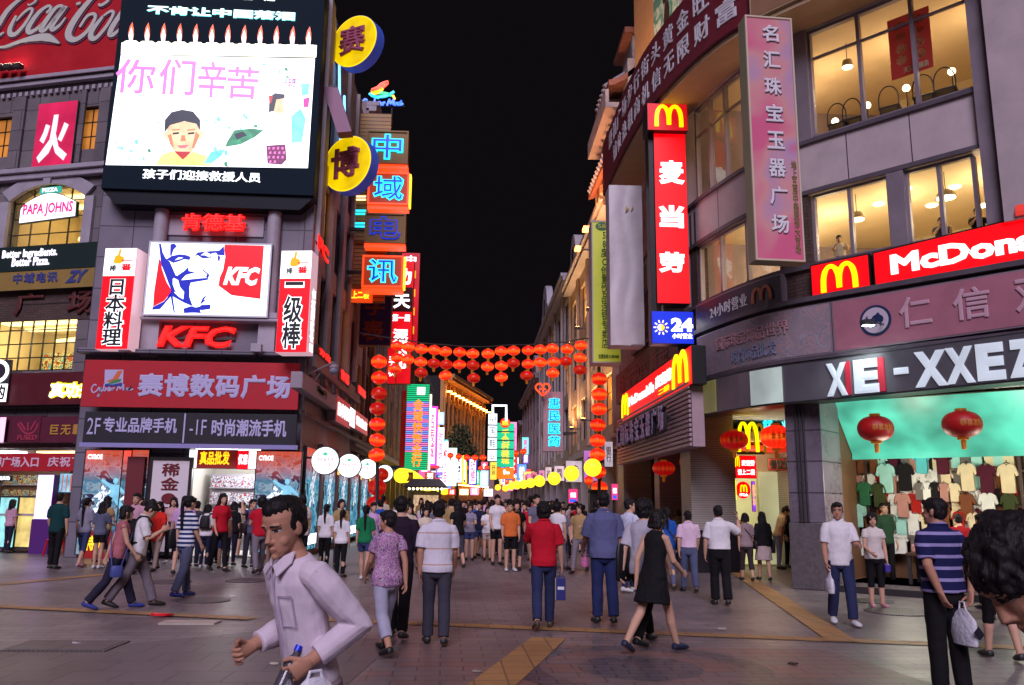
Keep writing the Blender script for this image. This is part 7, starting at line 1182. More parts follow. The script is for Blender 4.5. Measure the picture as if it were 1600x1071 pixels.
for k in range(46):
    side = -1 if k % 5 < 3 else 1; Y = (60+1.5*k) if side < 0 else (64+1.4*k); cn = random.choice(list(_cols)); w_ = random.uniform(.45, 1.2); h_ = random.uniform(.7, 3.6); z = random.uniform(2.7, 6.2); X = -4.6+random.uniform(0, .9) if side < 0 else 4.7-w_-random.uniform(0, .9)
    t = thing('projecting_sign', cn+(' tall' if h_ > 1.8 else ' small')+' lit projecting sign among the far crowd of signs on the '+('left' if side < 0 else 'right'), 'sign', (X, Y, z), 0, 'crowded far signs'); MB().box(0, w_, 0, .2, 0, h_).build('box', DIM, t); MB().box(.04, w_-.04, -.02, -.001, .04, h_-.04).build('face', glow('far_'+cn, _cols[cn], 1.15), t)
    letters(t, random.choice(['时装', '名店', '皮具', '珠宝', '美发', '药房', '鞋城', '茶']), w_*.2, w_*.8, h_*.12, h_*.88, WL if cn in ('red', 'violet', 'blue') else glow('hot_pink_ink', (225, 60, 150), .9) if k % 2 else NBLU, y=-.021, vert=h_ > w_, bold=.02)
for q, (Y, z, n) in enumerate(((62, 5.3, 13), (84, 5.4, 13))):
    for k in range(n): x = -3.6+7.2*k/(n-1); lan_ = (x, Y, z-.5*math.sin(math.pi*k/(n-1))); GAR.append((lan_, 'small red lantern in the '+('nearer' if q == 0 else 'farther')+' garland far down the street'))
# kiosk with bulbs
c = on_y(664, 800, 40); c.z = 0; t = thing('street_kiosk', 'small roofed kiosk with a row of bright bulbs on the left of the street', 'kiosk', (c.x, 40, 0)); MB().box(-.7, .7, 0, 1, 0, .95).build('counter', mat('kiosk_brown', c8(120, 80, 60), .6), t); b = MB(); b.rings([[(-.75-e, -.2-e*.5, z), (.75+e, -.2-e*.5, z), (.75+e, 1.2, z), (-.75-e, 1.2, z)] for e, z in ((.25, 2.25), (.25, 2.3), (-.1, 2.65))]); b.build('roof', DIM, t)
for x in (-.65, .65):
    for y in (.05, .95): MB().box(x-.04, x+.04, y-.04, y+.04, .951, 2.249).build('post', DIM, t)
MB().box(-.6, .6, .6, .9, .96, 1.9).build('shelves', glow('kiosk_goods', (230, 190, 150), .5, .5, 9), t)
for k in range(9): MB().ball((-.75+.19*k, -.25, 2.18), .06, n=8, k=6).build('bulb', glow('bulb_white', (255, 245, 200), 3), t)
# blue street name board and red board
t = fsig(41, (607, 728, 627, 745), 'street_name_board', 'dark blue street board next to the last round lamp', 'sign', off=0, depth=.08, face=mat('navy_board', c8(34, 46, 96), .4), side=DIM); t.ft('下九路', (.15, .3, .85, .7), LILAC, bold=.02); MB().box(-1.2, 0, .02, .06, t.h*.4, t.h*.5).build('bracket', DIM, t.root)
t = fsig(41.5, (628, 738, 645, 752), 'red_name_board', 'dark red board hanging at the start of the left globe string', 'sign', off=0, depth=.08, face=mat('dark_red_panel', c8(90, 10, 20), .5), side=DIM); t.ft('美食街', (.1, .25, .9, .75), mat('ochre_letters', c8(190, 140, 60), .6), bold=.02); MB().box(-1.0, 0, .02, .06, t.h*.4, t.h*.5).build('bracket', DIM, t.root)

# ---------------------------------------------------------------- lanterns
def lantern_mat(name, rgb, em):
    m = glow(name, rgb, em, base=c8(190, 14, 12)); nt = m.node_tree; b = nt.nodes['Principled BSDF']; tc = nt.nodes.new('ShaderNodeTexCoord'); sp_ = nt.nodes.new('ShaderNodeSeparateXYZ'); nt.links.new(tc.outputs['Object'], sp_.inputs[0])
    at = nt.nodes.new('ShaderNodeMath'); at.operation = 'ARCTAN2'; nt.links.new(sp_.outputs[1], at.inputs[0]); nt.links.new(sp_.outputs[0], at.inputs[1]); mu = nt.nodes.new('ShaderNodeMath'); mu.operation = 'MULTIPLY'; mu.inputs[1].default_value = 16; nt.links.new(at.outputs[0], mu.inputs[0]); sn = nt.nodes.new('ShaderNodeMath'); sn.operation = 'SINE'; nt.links.new(mu.outputs[0], sn.inputs[0])
    mr = nt.nodes.new('ShaderNodeMapRange'); mr.inputs[1].default_value = -1; mr.inputs[2].default_value = 1; mr.inputs[3].default_value = em*.7; mr.inputs[4].default_value = em*1.15; nt.links.new(sn.outputs[0], mr.inputs[0]); nt.links.new(mr.outputs[0], b.inputs['Emission Strength'])
    zz = nt.nodes.new('ShaderNodeMath'); zz.operation = 'ADD'; zz.inputs[1].default_value = .02; nt.links.new(sp_.outputs[2], zz.inputs[0]); ab = nt.nodes.new('ShaderNodeMath'); ab.operation = 'ABSOLUTE'; nt.links.new(zz.outputs[0], ab.inputs[0]); m2 = nt.nodes.new('ShaderNodeMapRange'); m2.interpolation_type = 'SMOOTHSTEP'; m2.inputs[1].default_value = .10; m2.inputs[2].default_value = 0; m2.inputs[3].default_value = 0; m2.inputs[4].default_value = .9 if em > .7 else .25; nt.links.new(ab.outputs[0], m2.inputs[0])
    mx = nt.nodes.new('ShaderNodeMixRGB'); mx.inputs[1].default_value = (*c8(rgb[0]*.92, rgb[1]*.75, rgb[2]), 1); mx.inputs[2].default_value = (*c8(255, 105, 30), 1); nt.links.new(m2.outputs[0], mx.inputs[0]); nt.links.new(mx.outputs[0], b.inputs['Emission Color']); return m
LA = [lantern_mat('lantern_bright', (255, 48, 12), 1.0), lantern_mat('lantern_mid', (235, 26, 10), .8), lantern_mat('lantern_dim', (190, 14, 12), .45)]; GOLD = mat('gold_trim', c8(190, 130, 40), .4, metal=.4, em=.12, ecol=c8(230, 120, 30)); HOT = glow('lantern_bulb', (255, 190, 90), 3, sample=False)
def lantern(loc, w, h, m, label, group, tassel=True, text=None, oval=.0):
    t = thing('red_lantern', label, 'lantern', loc, 0, group); r = w/2; k = 14
    prof = [(r*.28, -h/2)]+[(r*(math.cos(a)**(.75-oval*.3)), h/2*math.sin(a)) for a in [R(-72+144*i/k) for i in range(k+1)]]+[(r*.28, h/2)]; prof = [(max(.01, a), z) for a, z in prof]
    MB().lathe(prof, 28).build('shade', m, t, smooth=True); MB().lathe([(.001, h*.5), (r*.3, h*.5), (r*.3, h*.5+h*.09), (.001, h*.5+h*.09)], 14).build('top_cap', GOLD, t); MB().lathe([(.001, -h*.5-h*.09), (r*.3, -h*.5-h*.09), (r*.3, -h*.5), (.001, -h*.5)], 14).build('bottom_cap', GOLD, t)
    if tassel: MB().lathe([(.02, -h*.5-h*.1), (.05, -h*.62), (.04, -h*.95), (.001, -h*.95)], 8).build('tassel', GOLD, t)
    if text: letters(t, text, -r*.6, r*.6, -h*.12, h*.15, mat('gold_ink', c8(200, 130, 50), .5), y=0, th=.004, bold=.02, bend=lambda x, y, z: (x, -r*1.005*math.sqrt(max(.05, 1-(x/r)**2*1.0-(z/(h/2))**2*.9))+y, z))
    return t
YL = 29.0; random.seed(6); top_ = None
cen = lambda px, py, Y=YL: on_y(px, py, Y)
row1 = [(620, 540), (638, 542), (658, 546), (678, 548), (697, 549), (718, 551), (739, 552), (762, 552), (783, 550), (803, 549), (825, 549), (844, 547), (864, 545), (885, 545), (907, 540)]
row2 = [(620, 560), (638, 562), (658, 566), (678, 569), (697, 569), (718, 570), (739, 572), (762, 572), (783, 572), (803, 568), (825, 570), (844, 566), (864, 565), (885, 564), (907, 559)]
row3 = [(616, 578), (657, 584), (697, 588), (739, 591), (783, 590), (824, 587), (864, 584), (907, 579)]
dims = {(678, 569), (697, 569), (803, 568), (885, 564), (739, 591), (657, 584), (824, 587), (907, 579), (739, 572)}
protoL = {}
def lan(px, py, wpx, hpx, mi, label, group, Y=YL, **k):
    key = (round(wpx*Y), round(hpx*Y), mi, tuple(k.items())); c_ = cen(px+random.uniform(-1.2, 1.2), py+random.uniform(-1.2, 1.2), Y+random.uniform(-.12, .12)); til = (random.uniform(-.12, .12), random.uniform(-.12, .12), random.uniform(0, 3))
    if key in protoL: o = dup(protoL[key], c_, 0, label); o.rotation_euler = til; return o
    protoL[key] = lantern(c_, wpx*Y/FPX, hpx*Y/FPX, LA[mi], label, group, **k); return protoL[key]
for row, nm in ((row1, 'top'), (row2, 'middle'), (row3, 'bottom')):
    for k, p in enumerate(row): lan(*p, 20.5, 14, 2 if p in dims else (0 if (k*7) % 5 else 1), ('dim' if p in dims else 'glowing')+' red lantern in the '+nm+' row of the string across the street', 'lanterns strung across the street')
for k, y in enumerate((566, 590, 614, 638, 663, 688, 712)): lan(593-k*.6, y, 25, 19, 2 if k in (2, 3) else (1 if k in (1, 4) else 0), 'large red lantern in the left hanging column', 'lanterns of the left column', tassel=False)
for k, y in enumerate((592, 616, 639, 664, 688, 712, 738)): lan(936-k*.3, y, 25, 18.5, 0 if k % 3 else 1, 'large red lantern in the right hanging column', 'lanterns of the right column', tassel=False)
for px, py, w_, h_, mi, Y, lab in ((589, 762, 29, 24, 2, 30, 'dark red lantern low behind the round lamps'), (588, 787, 31, 22, 2, 30, 'lowest dark red lantern of the left column'), (596, 742, 22, 18, 2, 34, 'dim red lantern half behind the last round lamp'), (920, 751, 14, 13, 1, 31, 'small red lantern left behind the right column'), (937, 763, 25, 20, 0, 30.5, 'red lantern lowest at the right column'), (1147, 688, 44, 29, 2, 19.3, 'dark oval red lantern in front of the tiled pillar'), (1212, 683, 48, 36, 0, 18.6, 'bright oval red lantern over the restaurant entrance'), (1037, 732, 35, 22, 2, 25, 'dull red lantern under the jewellery porch'), (1072, 722, 20, 20, 2, 23, 'half hidden red lantern at the edge of the porch'), (1368, 670, 55, 40, 2, 15.6, 'deep red lantern with gold characters at the left of the clothes shop'), (1503, 663, 60, 42, 2, 14.4, 'deep red lantern with gold emblem at the right of the clothes shop')): lantern(cen(px, py, Y), w_*Y/FPX, h_*Y/FPX, mat('unlit_lantern', c8(168, 16, 20), .5, em=.04, ecol=c8(200, 20, 10)) if px > 1300 else LA[mi], lab, None, text='恭喜发财' if px > 1300 else ('金玉满堂' if px in (1147, 1212) else None))  # unlit shop lanterns: a faint red glow is put into their colour
_g0 = lantern((0, 0, -50), .5, .38, LA[0], 'small red lantern', 'far lantern garlands')
for p_, lab in GAR: dup(_g0, p_, 0, lab)
for ch in list(_g0.children): bpy.data.objects.remove(ch)
bpy.data.objects.remove(_g0)
def cable(pts, r, lab, nm='cable'): o = MB().tube([Vector(p)-Vector(pts[0]) for p in pts], r, 6).build(nm, DIM); o.location = pts[0]; return tag(o, lab, nm.replace('_', ' '))
z1_ = [cen(*p) for p in [(560, 520), (620, 530)]+[(x, y-10) for x, y in row1[1:]]+[(960, 528)]]; cable(z1_, .02, 'thin cable carrying the lantern rows across the street')
for px, lo, hi, lab in ((591, 800, 540, 'left'), (936, 815, 560, 'right')):
    a, b_ = cen(px, lo, YL+.25), cen(px, hi, YL+.25); a.z = 0; t = thing('lantern_post', 'thin dark post behind the '+lab+' lantern column', 'post', a); MB().tube([(0, 0, 0), (b_.x-a.x, 0, b_.z)], .06, 10).build('pole', DIM, t); MB().lathe([(.25, 0), (.25, .12), (.1, .5), (.001, .5)], 16).build('base', DIM, t)
t = thing('lantern_plinth', 'dark upright box at the foot of the right lantern column', 'plinth', (cen(938, 790).x, YL+.6, 0)); MB().box(-.28, .28, 0, .5, 0, 2.0).build('box', DIM, t, bevel=.03); MB().box(-.34, .34, -.05, .55, 2.001, 2.08).build('cap', DIM, t)
# yellow globe strings
YG = glow('yellow_globe', (255, 224, 40), 1.25); 
def globe(loc, r, lab, grp, proto=[]):
    if proto: o = proto[0].copy(); COL.objects.link(o)
    else: o = MB().ball((0, 0, 0), .35, n=20, k=12).build('globe_lantern', YG, smooth=True); proto.append(o)
    o.location = loc; o.scale = (r/.35,)*3; return tag(o, lab, 'globe lantern', grp)
for px, py, r, Y in ((926, 731, 15, 28.5), (893, 740, 13, 33.5), (866, 748, 11, 40), (843, 752, 9.5, 48), (829, 755, 8, 56), (818, 757, 7.4, 63), (808, 758, 7, 69), (799, 760, 6, 77), (790, 763, 5.5, 86), (778, 762, 5, 96)): globe(cen(px, py, Y), r*.92*Y/FPX, 'yellow globe lantern in the string on the right side of the street', 'yellow globes on the right')
for k in range(44): Y = 41+1.35*k+.012*k*k; globe((-3.55+.004*k, Y, 2.82+.12*math.sin(k*.35)), .36, 'yellow globe lantern in the dense string on the left side of the street', 'yellow globes on the left')
# ---------------------------------------------------------------- the people
random.seed(21); C_ = lambda n, r, g_, b: cloth('cloth_'+n, c8(r, g_, b))
WHI = C_('white', 226, 222, 226); JEAN = C_('jeans', 44, 50, 84); JEANL = C_('grey_jeans', 92, 96, 124); BLA = C_('black', 24, 22, 26); NAV = C_('navy', 34, 36, 60); DENS = C_('denim_shorts', 58, 66, 108); KHAK = C_('grey_khaki', 122, 112, 122); GREYT = C_('charcoal', 62, 60, 72); CREAM = C_('cream', 214, 200, 178)
def pers(label, x, fy, hy, head=0, adj=1.015, Y=None, **k):
    if Y is None: loc = gnd(x, fy); loc.z = 0
    else: loc = on_y(x, 900, Y); loc.z = 0
    h = on_y(x, hy, loc.y).z*adj; return person(label, loc, head, h, **k)
def vx(d): return .0085 if d < 13 else (.011 if d < 18 else .014)
def pp(label, x, fy, hy, head=0, Y=None, **k):
    d = Y or gnd(x, fy).y; k.setdefault('vox', vx(d)); return pers(label, x, fy, hy, head, Y=Y, **k)
PHONE = dict(arms=((2, 8, 12, .05), (38, 22, 128, .30)))
# --- left cluster
pp('man in tan shirt and dark jeans striding right at the far left', 36, 858, 775, 80, pose='walk', top=C_('tan', 170, 140, 96), bottom=NAV)
pp('woman with ponytail in white top and cream trousers at the left counter', 18, 838, 776, 10, sex='f', hair='pony', top=WHI, bottom=CREAM)
pp('man in dark green T-shirt and black trousers seen from behind', 82, 890, 772, 5, pose='stand2', top=C_('bottle_green', 20, 60, 62), bottom=BLA, hem=.82)
pp('woman with very long ponytail in grey top and denim capris', 126, 887, 779, 12, sex='f', pose='stroll', hair='pony', hl=.55, top=C_('grey_top', 140, 136, 156), bottom=DENS, leg=.72, shoe='pink')
pp('woman with long wavy hair in slate top and black shorts', 151, 889, 786, 8, sex='f', hair='long', hl=.38, top=C_('slate', 92, 96, 120), bottom=BLA, leg=.3, shoe='white', arms=((2, 8, 12, .05), (25, 10, 60, .2)))
i6 = pp('woman with bob hair in dusty pink sleeveless top striding right', 176, 953, 787, 62, sex='f', pose='walk', legs=(24, 6, -20, 18), hair='bob', top=C_('dusty_pink_top', 176, 104, 112), sleeve=.06, bottom=C_('dark_denim', 40, 38, 58), wide=.02, shoe='blue', lean=5)
i7 = pp('man in white polo with black backpack looking down at his phone', 208, 950, 786, 68, adj=1.05, pose='walk', legs=(22, 4, -22, 12), top=WHI, bottom=KHAK, wide=.018, nod=32, lean=6, arms=((20, 8, 105, .25), (22, 8, 108, .25)), collar=True)
pp('man in pink shirt standing behind the man with the backpack', 203, 0, 773, 180, Y=19, top=C_('soft_pink', 196, 150, 170), bottom=GREYT)
pp('woman in bright red tunic and beige leggings facing the camera', 241, 893, 785, 195, sex='f', pose='stroll', hair='long', hl=.25, top=C_('bright_red', 214, 44, 34), hem=.74, bottom=C_('beige', 180, 160, 150), arms=((5, 8, 15, .1), (18, 10, 60, .25)))
pp('woman with long dark hair and pale top behind the red tunic', 264, 881, 779, 170, sex='f', hair='long', hl=.28, top=C_('pale_rose', 200, 150, 150), bottom=BLA, shoe='white')
i11 = pp('woman with ponytail in blue and white striped shirt walking away', 284, 934, 777, 35, sex='f', pose='stroll', hair='pony', hl=.4, top=stripes('blue_white_stripes', c8(222, 222, 230), c8(30, 44, 104), .075, .5), bottom=JEANL, wide=.02, shoe='blue', hem=.84)
i12 = pp('woman with short hair and small black backpack over white T-shirt', 318, 888, 790, 5, sex='f', hair='bob', top=WHI, bottom=NAV, shoe='white')
pp('grey haired woman in sleeveless white top and denim shorts', 346, 890, 793, 6, sex='f', hair='bun', top=C_('off_white', 216, 210, 222), sleeve=.1, bottom=DENS, leg=.42, shoe='brown')
pp('woman in white vest and black shorts seen side on by the shop', 372, 872, 786, 70, sex='f', hair='pony', top=CREAM, sleeve=.1, bottom=BLA, leg=.4)
i15 = pp('man in grey violet shirt with bag strap raising a hand to his head', 388, 888, 782, 130, pose='stand2', top=C_('grey_violet', 96, 92, 122), bottom=GREYT, arms=((4, 10, 15, .1), (90, 50, 120, .5)))
pp('girl with cap of hair in white printed T-shirt and denim shorts', 413, 891, 791, 195, sex='f', hair='bob', top=WHI, bottom=DENS, leg=.34, arms=((4, 9, 15, .1), (8, 10, 35, .25)), face=True)
for x, hy, Y, hd, hr, cl, lab in ((228, 782, 21.5, 20, 'long', WHI, 'woman in white looking into the poster doorway'), (300, 785, 21, 0, 'short', GREYT, 'man in charcoal shirt at the bright shop doorway'), (333, 789, 22, 10, 'short', BLA, 'man in black shirt inside the shop doorway crowd'), (358, 786, 21.5, 0, 'bob', BLA, 'woman in black top at the shop doorway'), (6, 782, 25.5, 20, 'long', C_('soft_pink', 196, 150, 170), 'woman in pink at the far left counter'), (430, 792, 21.5, 0, 'short', NAV, 'man in navy top beside the dark poster'), (455, 795, 22, 30, 'pony', C_('grey_top', 140, 136, 156), 'woman in grey top by the dark corner poster')):
    pp(lab, x, 0, hy, hd, Y=Y, sex='f' if hr in ('long', 'bob', 'pony') else 'm', hair=hr, top=cl, bottom=NAV, hl=.3, face=False)
# --- foreground man
i17 = person('man in pale lavender shirt hurrying past close to the camera', (-.70, 3.85, 0), -131, 1.68, 'm', lean=13, turn=-16, nod=4, fat=-.12, legs=(-12, 20, 22, 8), arms=((-28, 14, 94, .42), (-16, 10, 100, .2)), top=C_('lavender', 214, 198, 212), sleeve=.93, hem=.80, loose=.012, neckline=1.462, bottom=C_('grey_trousers', 120, 104, 112), vox=.0048, skin=SKIN2, grip=(-1, 1), curl=.9, hair='crew')
def jtop(info, rows, m, name, r=.004): b = MB(); [b.tube([info['T'](p) for p in q], r, 6) for q in rows]; return b.build(name, m, info['root'])
jtop(i17, [[(-.002, .112, 1.43), (0, .113, 1.30), (0, .107, 1.1), (0, .109, .86)]], C_('lavender_seam', 176, 160, 186), 'placket', .004)
jtop(i17, [[(-.11, .094, 1.32), (-.03, .113, 1.32), (-.03, .112, 1.19), (-.11, .092, 1.19), (-.11, .094, 1.32)]], C_('lavender_seam', 176, 160, 186), 'pocket', .0028)
for s, cx in ((-1, 1), (1, 1)):
    b = MB(); q = [(s*.008, .096, 1.446), (s*.058, .062, 1.484), (s*.072, .018, 1.494), (s*.082, .050, 1.448), (s*.052, .110, 1.404)]; v = [i17['T'](p) for p in q]; v2 = [p+Vector((0, 0, 0)) + (i17['T'](Vector(a)+Vector((0, .010, .004)))-p) for p, a in zip(v, q)]; b.rings([v, v2]); b.build('collar_wing', C_('lavender', 206, 192, 214), i17['root'], bevel=.003)
hd_ = i17[('hand', -1)]; t = held(i17, 'water_bottle', 'clear plastic bottle with blue cap in the lavender shirted man\'s hand', 'bottle'); BOT = mat('clear_plastic', c8(150, 150, 160), .1, spec=.8); BOT.node_tree.nodes['Principled BSDF'].inputs['Transmission Weight'].default_value = .8
o = MB().lathe([(.001, -.12), (.03, -.12), (.033, -.1), (.033, .04), (.028, .06), (.013, .085), (.012, .10), (.001, .10)], 18).build('bottle_body', BOT, t, smooth=True); o.location = hd_; o.rotation_euler = (.5, .1, 0); o2 = MB().lathe([(.001, .101), (.016, .101), (.016, .125), (.001, .125)], 14).build('cap', mat('blue_cap', c8(20, 50, 220), .4), t); o2.location = hd_; o2.rotation_euler = (.5, .1, 0)
PLAS = mat('white_plastic_bag', c8(222, 220, 232), .3, noise=.08, bump=.5, bs=30); 
def plastic_bag(info, side, label, w, h, d, m, band_=None, drop=.02, dx=0, dy=0, name='carrier_bag'):
    t = held(info, name, label, 'bag'); c = info[('hand', side)]+Vector((dx, dy, 0)); b = MB(); rr = []; sd = random.random()*9
    for q, (z, kx, ky) in enumerate(((-h, .72, .5), (-h*.97, .95, .95), (-h*.7, 1.05, 1.1), (-h*.35, .98, .8), (-.08, .75, .35), (-.02, .28, .16))): rr.append([(c.x+ky*d/2*math.sin(a)*(1+.12*MN.noise(Vector((3*a, q+sd, 1)))), c.y+kx*w/2*math.cos(a)*(1+.10*MN.noise(Vector((2*a, q+sd, 4)))), c.z+z-drop) for a in [2*math.pi*j/20 for j in range(20)]])
    b.rings(rr); b.build('bag_body', m, t, smooth=True); MB().tube([(c.x, c.y-.04, c.z-.04-drop), (c.x, c.y-.025, c.z+.015), (c.x, c.y+.025, c.z+.015), (c.x, c.y+.04, c.z-.04-drop)], .008, 6).build('handle', m, t)
    if band_: MB().rings([[(c.x+1.13*d/2*math.sin(a), c.y+1.06*w/2*math.cos(a), c.z+z-drop) for a in [2*math.pi*j/20 for j in range(20)]] for z in (-h*.74, -h*.4)], caps=False).build('printed_band', band_, t, smooth=True)
    return t
BLUEP = mat('carrier_blue', c8(40, 130, 210), .35)
t = plastic_bag(i17, -1, 'white plastic bag with blue band hanging from the lavender shirted man', .30, .32, .2, PLAS, BLUEP, drop=-.01, dx=-.08, dy=-.09)
# --- middle distance, left to right
pp('woman with ponytail in white T-shirt behind the lavender shirted man', 505, 0, 790, 8, Y=20, sex='f', hair='pony', hl=.32, top=WHI, bottom=BLA)
pp('shorter woman with ponytail in white T-shirt and black trousers', 531, 0, 799, 10, Y=18.5, sex='f', hair='pony', hl=.3, top=WHI, bottom=BLA)
pp('woman with ponytail in green T-shirt, denim shorts and black leggings', 568, 907, 791, 4, sex='f', pose='stroll', hair='pony', hl=.4, top=C_('kelly_green', 26, 120, 74), bottom=DENS, leg=.3, shoe='white', skin=None)
i21 = pp('older woman in purple floral blouse and pale grey capris', 600, 1022, 795, -28, sex='f', pose='walk2', hair='short', turn=-35, top=floral('purple_floral', [c8(150, 110, 160), c8(190, 130, 170), c8(200, 180, 200), c8(96, 60, 110)], 24), sleeve=.3, bottom=C_('pale_grey', 166, 164, 186), leg=.86, wide=.02, hem=.82, fat=.07, skin=SKIN2)
pp('man in black shirt and black trousers beside the floral blouse', 620, 998, 778, 5, pose='stroll', top=C_('black_purple', 40, 26, 44), sleeve=.6, bottom=BLA, wide=.01)
pp('man in cream polo with thin ochre stripes and grey trousers', 680, 1008, 787, -4, pose='stroll', legs=(8, 6, -7, 10), top=stripes('cream_ochre_stripes', c8(216, 210, 222), c8(190, 150, 120), .19, .07), collar=True, bottom=GREYT, wide=.012, hem=.86, skin=SKIN2, fat=.03, loose=.022)
pp('woman in lilac T-shirt behind the cream polo', 660, 870, 794, 0, sex='f', hair='short', top=C_('lilac', 200, 160, 206), bottom=NAV)
pp('woman in pale top with short hair left of the lilac T-shirt', 640, 872, 796, 0, sex='f', hair='bob', top=CREAM, bottom=GREYT)
for x, fy, hy, hr, tp, bt_, lab in ((711, 874, 789, 'long', WHI, BLA, 'woman in white vest and black shorts facing the camera in the crowd'), (733, 876, 790, 'curly', C_('grey_top', 140, 136, 156), DENS, 'woman with light brown curly hair in grey top facing the camera'), (761, 876, 793, 'long', WHI, C_('beige', 180, 160, 150), 'woman in white T-shirt holding her arms together in the crowd'), (690, 868, 792, 'bob', C_('mint', 150, 190, 180), BLA, 'woman in pale mint top in the crowd left of the white vest')):
    pp(lab, x, fy, hy, 178, sex='f', hair=hr, top=tp, bottom=bt_, leg=.32, hl=.25, hm=HAIRB if hr == 'curly' else None, sleeve=.3, arms=((20, 8, 70, .4), (20, 8, 75, .4)))
pp('man in orange polo and black shorts facing the camera', 797, 893, 787, 172, top=C_('orange', 224, 116, 58), collar=True, bottom=BLA, leg=.45, shoe='white', turn=30, fat=.05)
pp('man in dark striped shirt left of the orange polo', 772, 868, 784, 0, top=stripes('dark_stripes', c8(40, 40, 48), c8(180, 176, 180), .06, .4), bottom=BLA)
pp('man in grey shirt passing behind the red polo', 826, 868, 785, 0, top=C_('steel_grey', 110, 106, 124), bottom=BLA)
i28 = pp('man in red polo and dark jeans carrying a blue box', 849, 984, 792, 3, adj=1.04, pose='walk2', legs=(-14, 22, 14, 4), hair='curly', top=C_('crimson', 190, 24, 44), collar=True, bottom=JEAN, wide=.008, shoe='brown', arms=((42, 12, 70, .2), (3, 12, 14, .0)), loose=.02)
t = held(i28, 'carry_box', 'dark blue box with pale side carried by the man in the red polo', 'box'); c = i28[('hand', 1)]; b = MB(); b.box(c.x-.06, c.x+.07, c.y-.17, c.y+.15, c.z-.36, c.z-.06); b.build('box', mat('box_blue', c8(34, 38, 110), .45), t, bevel=.006); MB().box(c.x-.075, c.x-.0605, c.y-.165, c.y+.145, c.z-.355, c.z-.065).build('side_panel', mat('box_pale', c8(150, 146, 130), .5), t); MB().tube([(c.x, c.y-.08, c.z-.06), (c.x, c.y-.05, c.z+.0), (c.x, c.y+.05, c.z+.0), (c.x, c.y+.08, c.z-.06)], .01, 6).build('handle', DIM, t); MB().box(c.x-.04, c.x+.05, c.y-.176, c.y-.1705, c.z-.22, c.z-.18).build('label_stripe', PLAS, t)
pp('man in white shirt facing the camera right of the red polo', 866, 862, 790, 180, top=CREAM, collar=True, bottom=GREYT)
i31 = pp('person with dark backpack over white shirt walking down the street', 894, 873, 803, 0, top=CREAM, bottom=BLA)
i30 = pp('tall man in grey blue shirt and jeans seen from behind', 945, 975, 773, -3, pose='stroll', legs=(4, 5, -6, 8), top=C_('blue_grey', 92, 96, 136), sleeve=.5, collar=True, bottom=C_('blue_jeans', 40, 48, 92), wide=.016, hem=.85, loose=.026, fat=.06, arms=((16, 12, 40, .1), (2, 10, 15, .05)), skin=SKIN2)
plastic_bag(i30, -1, 'small pink plastic bag carried by the tall man in grey blue', .16, .2, .12, mat('pink_plastic', c8(214, 120, 170), .35, bump=.5, bs=30))
pp('young man in white T-shirt looking right behind the tall man', 985, 926, 782, 60, turn=25, pose='stroll', top=C_('white_blue_print', 206, 210, 232), bottom=JEAN, shoe='white')
i34 = pp('curly haired man in pale shirt and dark trousers walking right', 1008, 1008, 777, 40, pose='walk', hair='curly', top=C_('greyish_white', 180, 176, 190), bottom=BLA, lean=4, hem=.84)
i35 = pp('woman in short black sleeveless dress and canvas shoes', 1024, 1020, 800, 48, adj=1.05, sex='f', pose='walk', legs=(-22, 20, 24, 4), hair='bob', top=BLA, sleeve=.0, skirt=.62, bottom=None, shoe='navy', lean=8, arms=((-16, 10, 20, .05), (24, 10, 40, .1)))
i36 = pp('woman with tied hair in blue T-shirt and dark strap', 1044, 922, 794, 5, sex='f', hair='pony', hl=.28, pose='stroll', top=C_('royal_blue', 34, 84, 170), bottom=JEANL)
pp('man in pale pink shirt and blue grey trousers walking away', 1078, 926, 800, 2, pose='stroll', top=C_('pink_white', 220, 190, 212), bottom=C_('slate_blue', 84, 90, 122), hem=.95, collar=True, wide=.01)
pp('man in white shirt and black trousers with phone at his ear', 1127, 946, 793, 6, pose='stroll', legs=(6, 8, -6, 12), arms=((2, 12, 12, .05), (30, 48, 138, .35)), top=WHI, collar=True, bottom=BLA, hem=.96, wide=.022, fat=.06, loose=.022)
i39 = pp('woman in grey brown top and dark capris with cross strap', 1168, 908, 803, 4, sex='f', pose='stroll', hair='bob', top=C_('taupe', 150, 128, 130), bottom=C_('dark_taupe', 56, 46, 48), leg=.78, wide=.012)
i40 = pp('woman with very long hair in black cardigan and pale skirt', 1195, 908, 801, 6, sex='f', pose='stroll', hair='long', hl=.46, top=BLA, sleeve=.9, bottom=C_('pale_skirt', 190, 170, 166), skirt=.52)
pp('man in pale polo bending forward at the restaurant entrance', 1219, 890, 792, 95, top=C_('ecru', 214, 196, 166), bottom=C_('pale_denim', 150, 156, 190), lean=16, nod=15, collar=True)
pp('person in black with a jacket beside the marble pillar', 1236, 888, 792, 150, top=BLA, sleeve=.9, bottom=NAV)
for x, hy, Y, hd, lab, tp, hr in ((1062, 798, 24, 0, 'woman with brown hair under the jewellery porch', C_('olive_top', 110, 100, 60), 'bob'), (1012, 795, 22, 180, 'man in pale shirt walking out from the jewellery porch', CREAM, 'short'), (1152, 800, 22.5, 20, 'man in yellow top inside the restaurant entrance', C_('mustard_top', 190, 160, 60), 'short'), (915, 800, 26, 0, 'woman in black beside the lantern plinth', BLA, 'long'), (880, 796, 24, 180, 'man in light grey facing the camera by the right arcade', C_('steel_grey', 110, 106, 124), 'short')): pp(lab, x, 0, hy, hd, Y=Y, top=tp, bottom=NAV, hair=hr, face=False, sex='f' if hr in ('bob', 'long') else 'm', hm=HAIRB if 'brown' in lab else None)
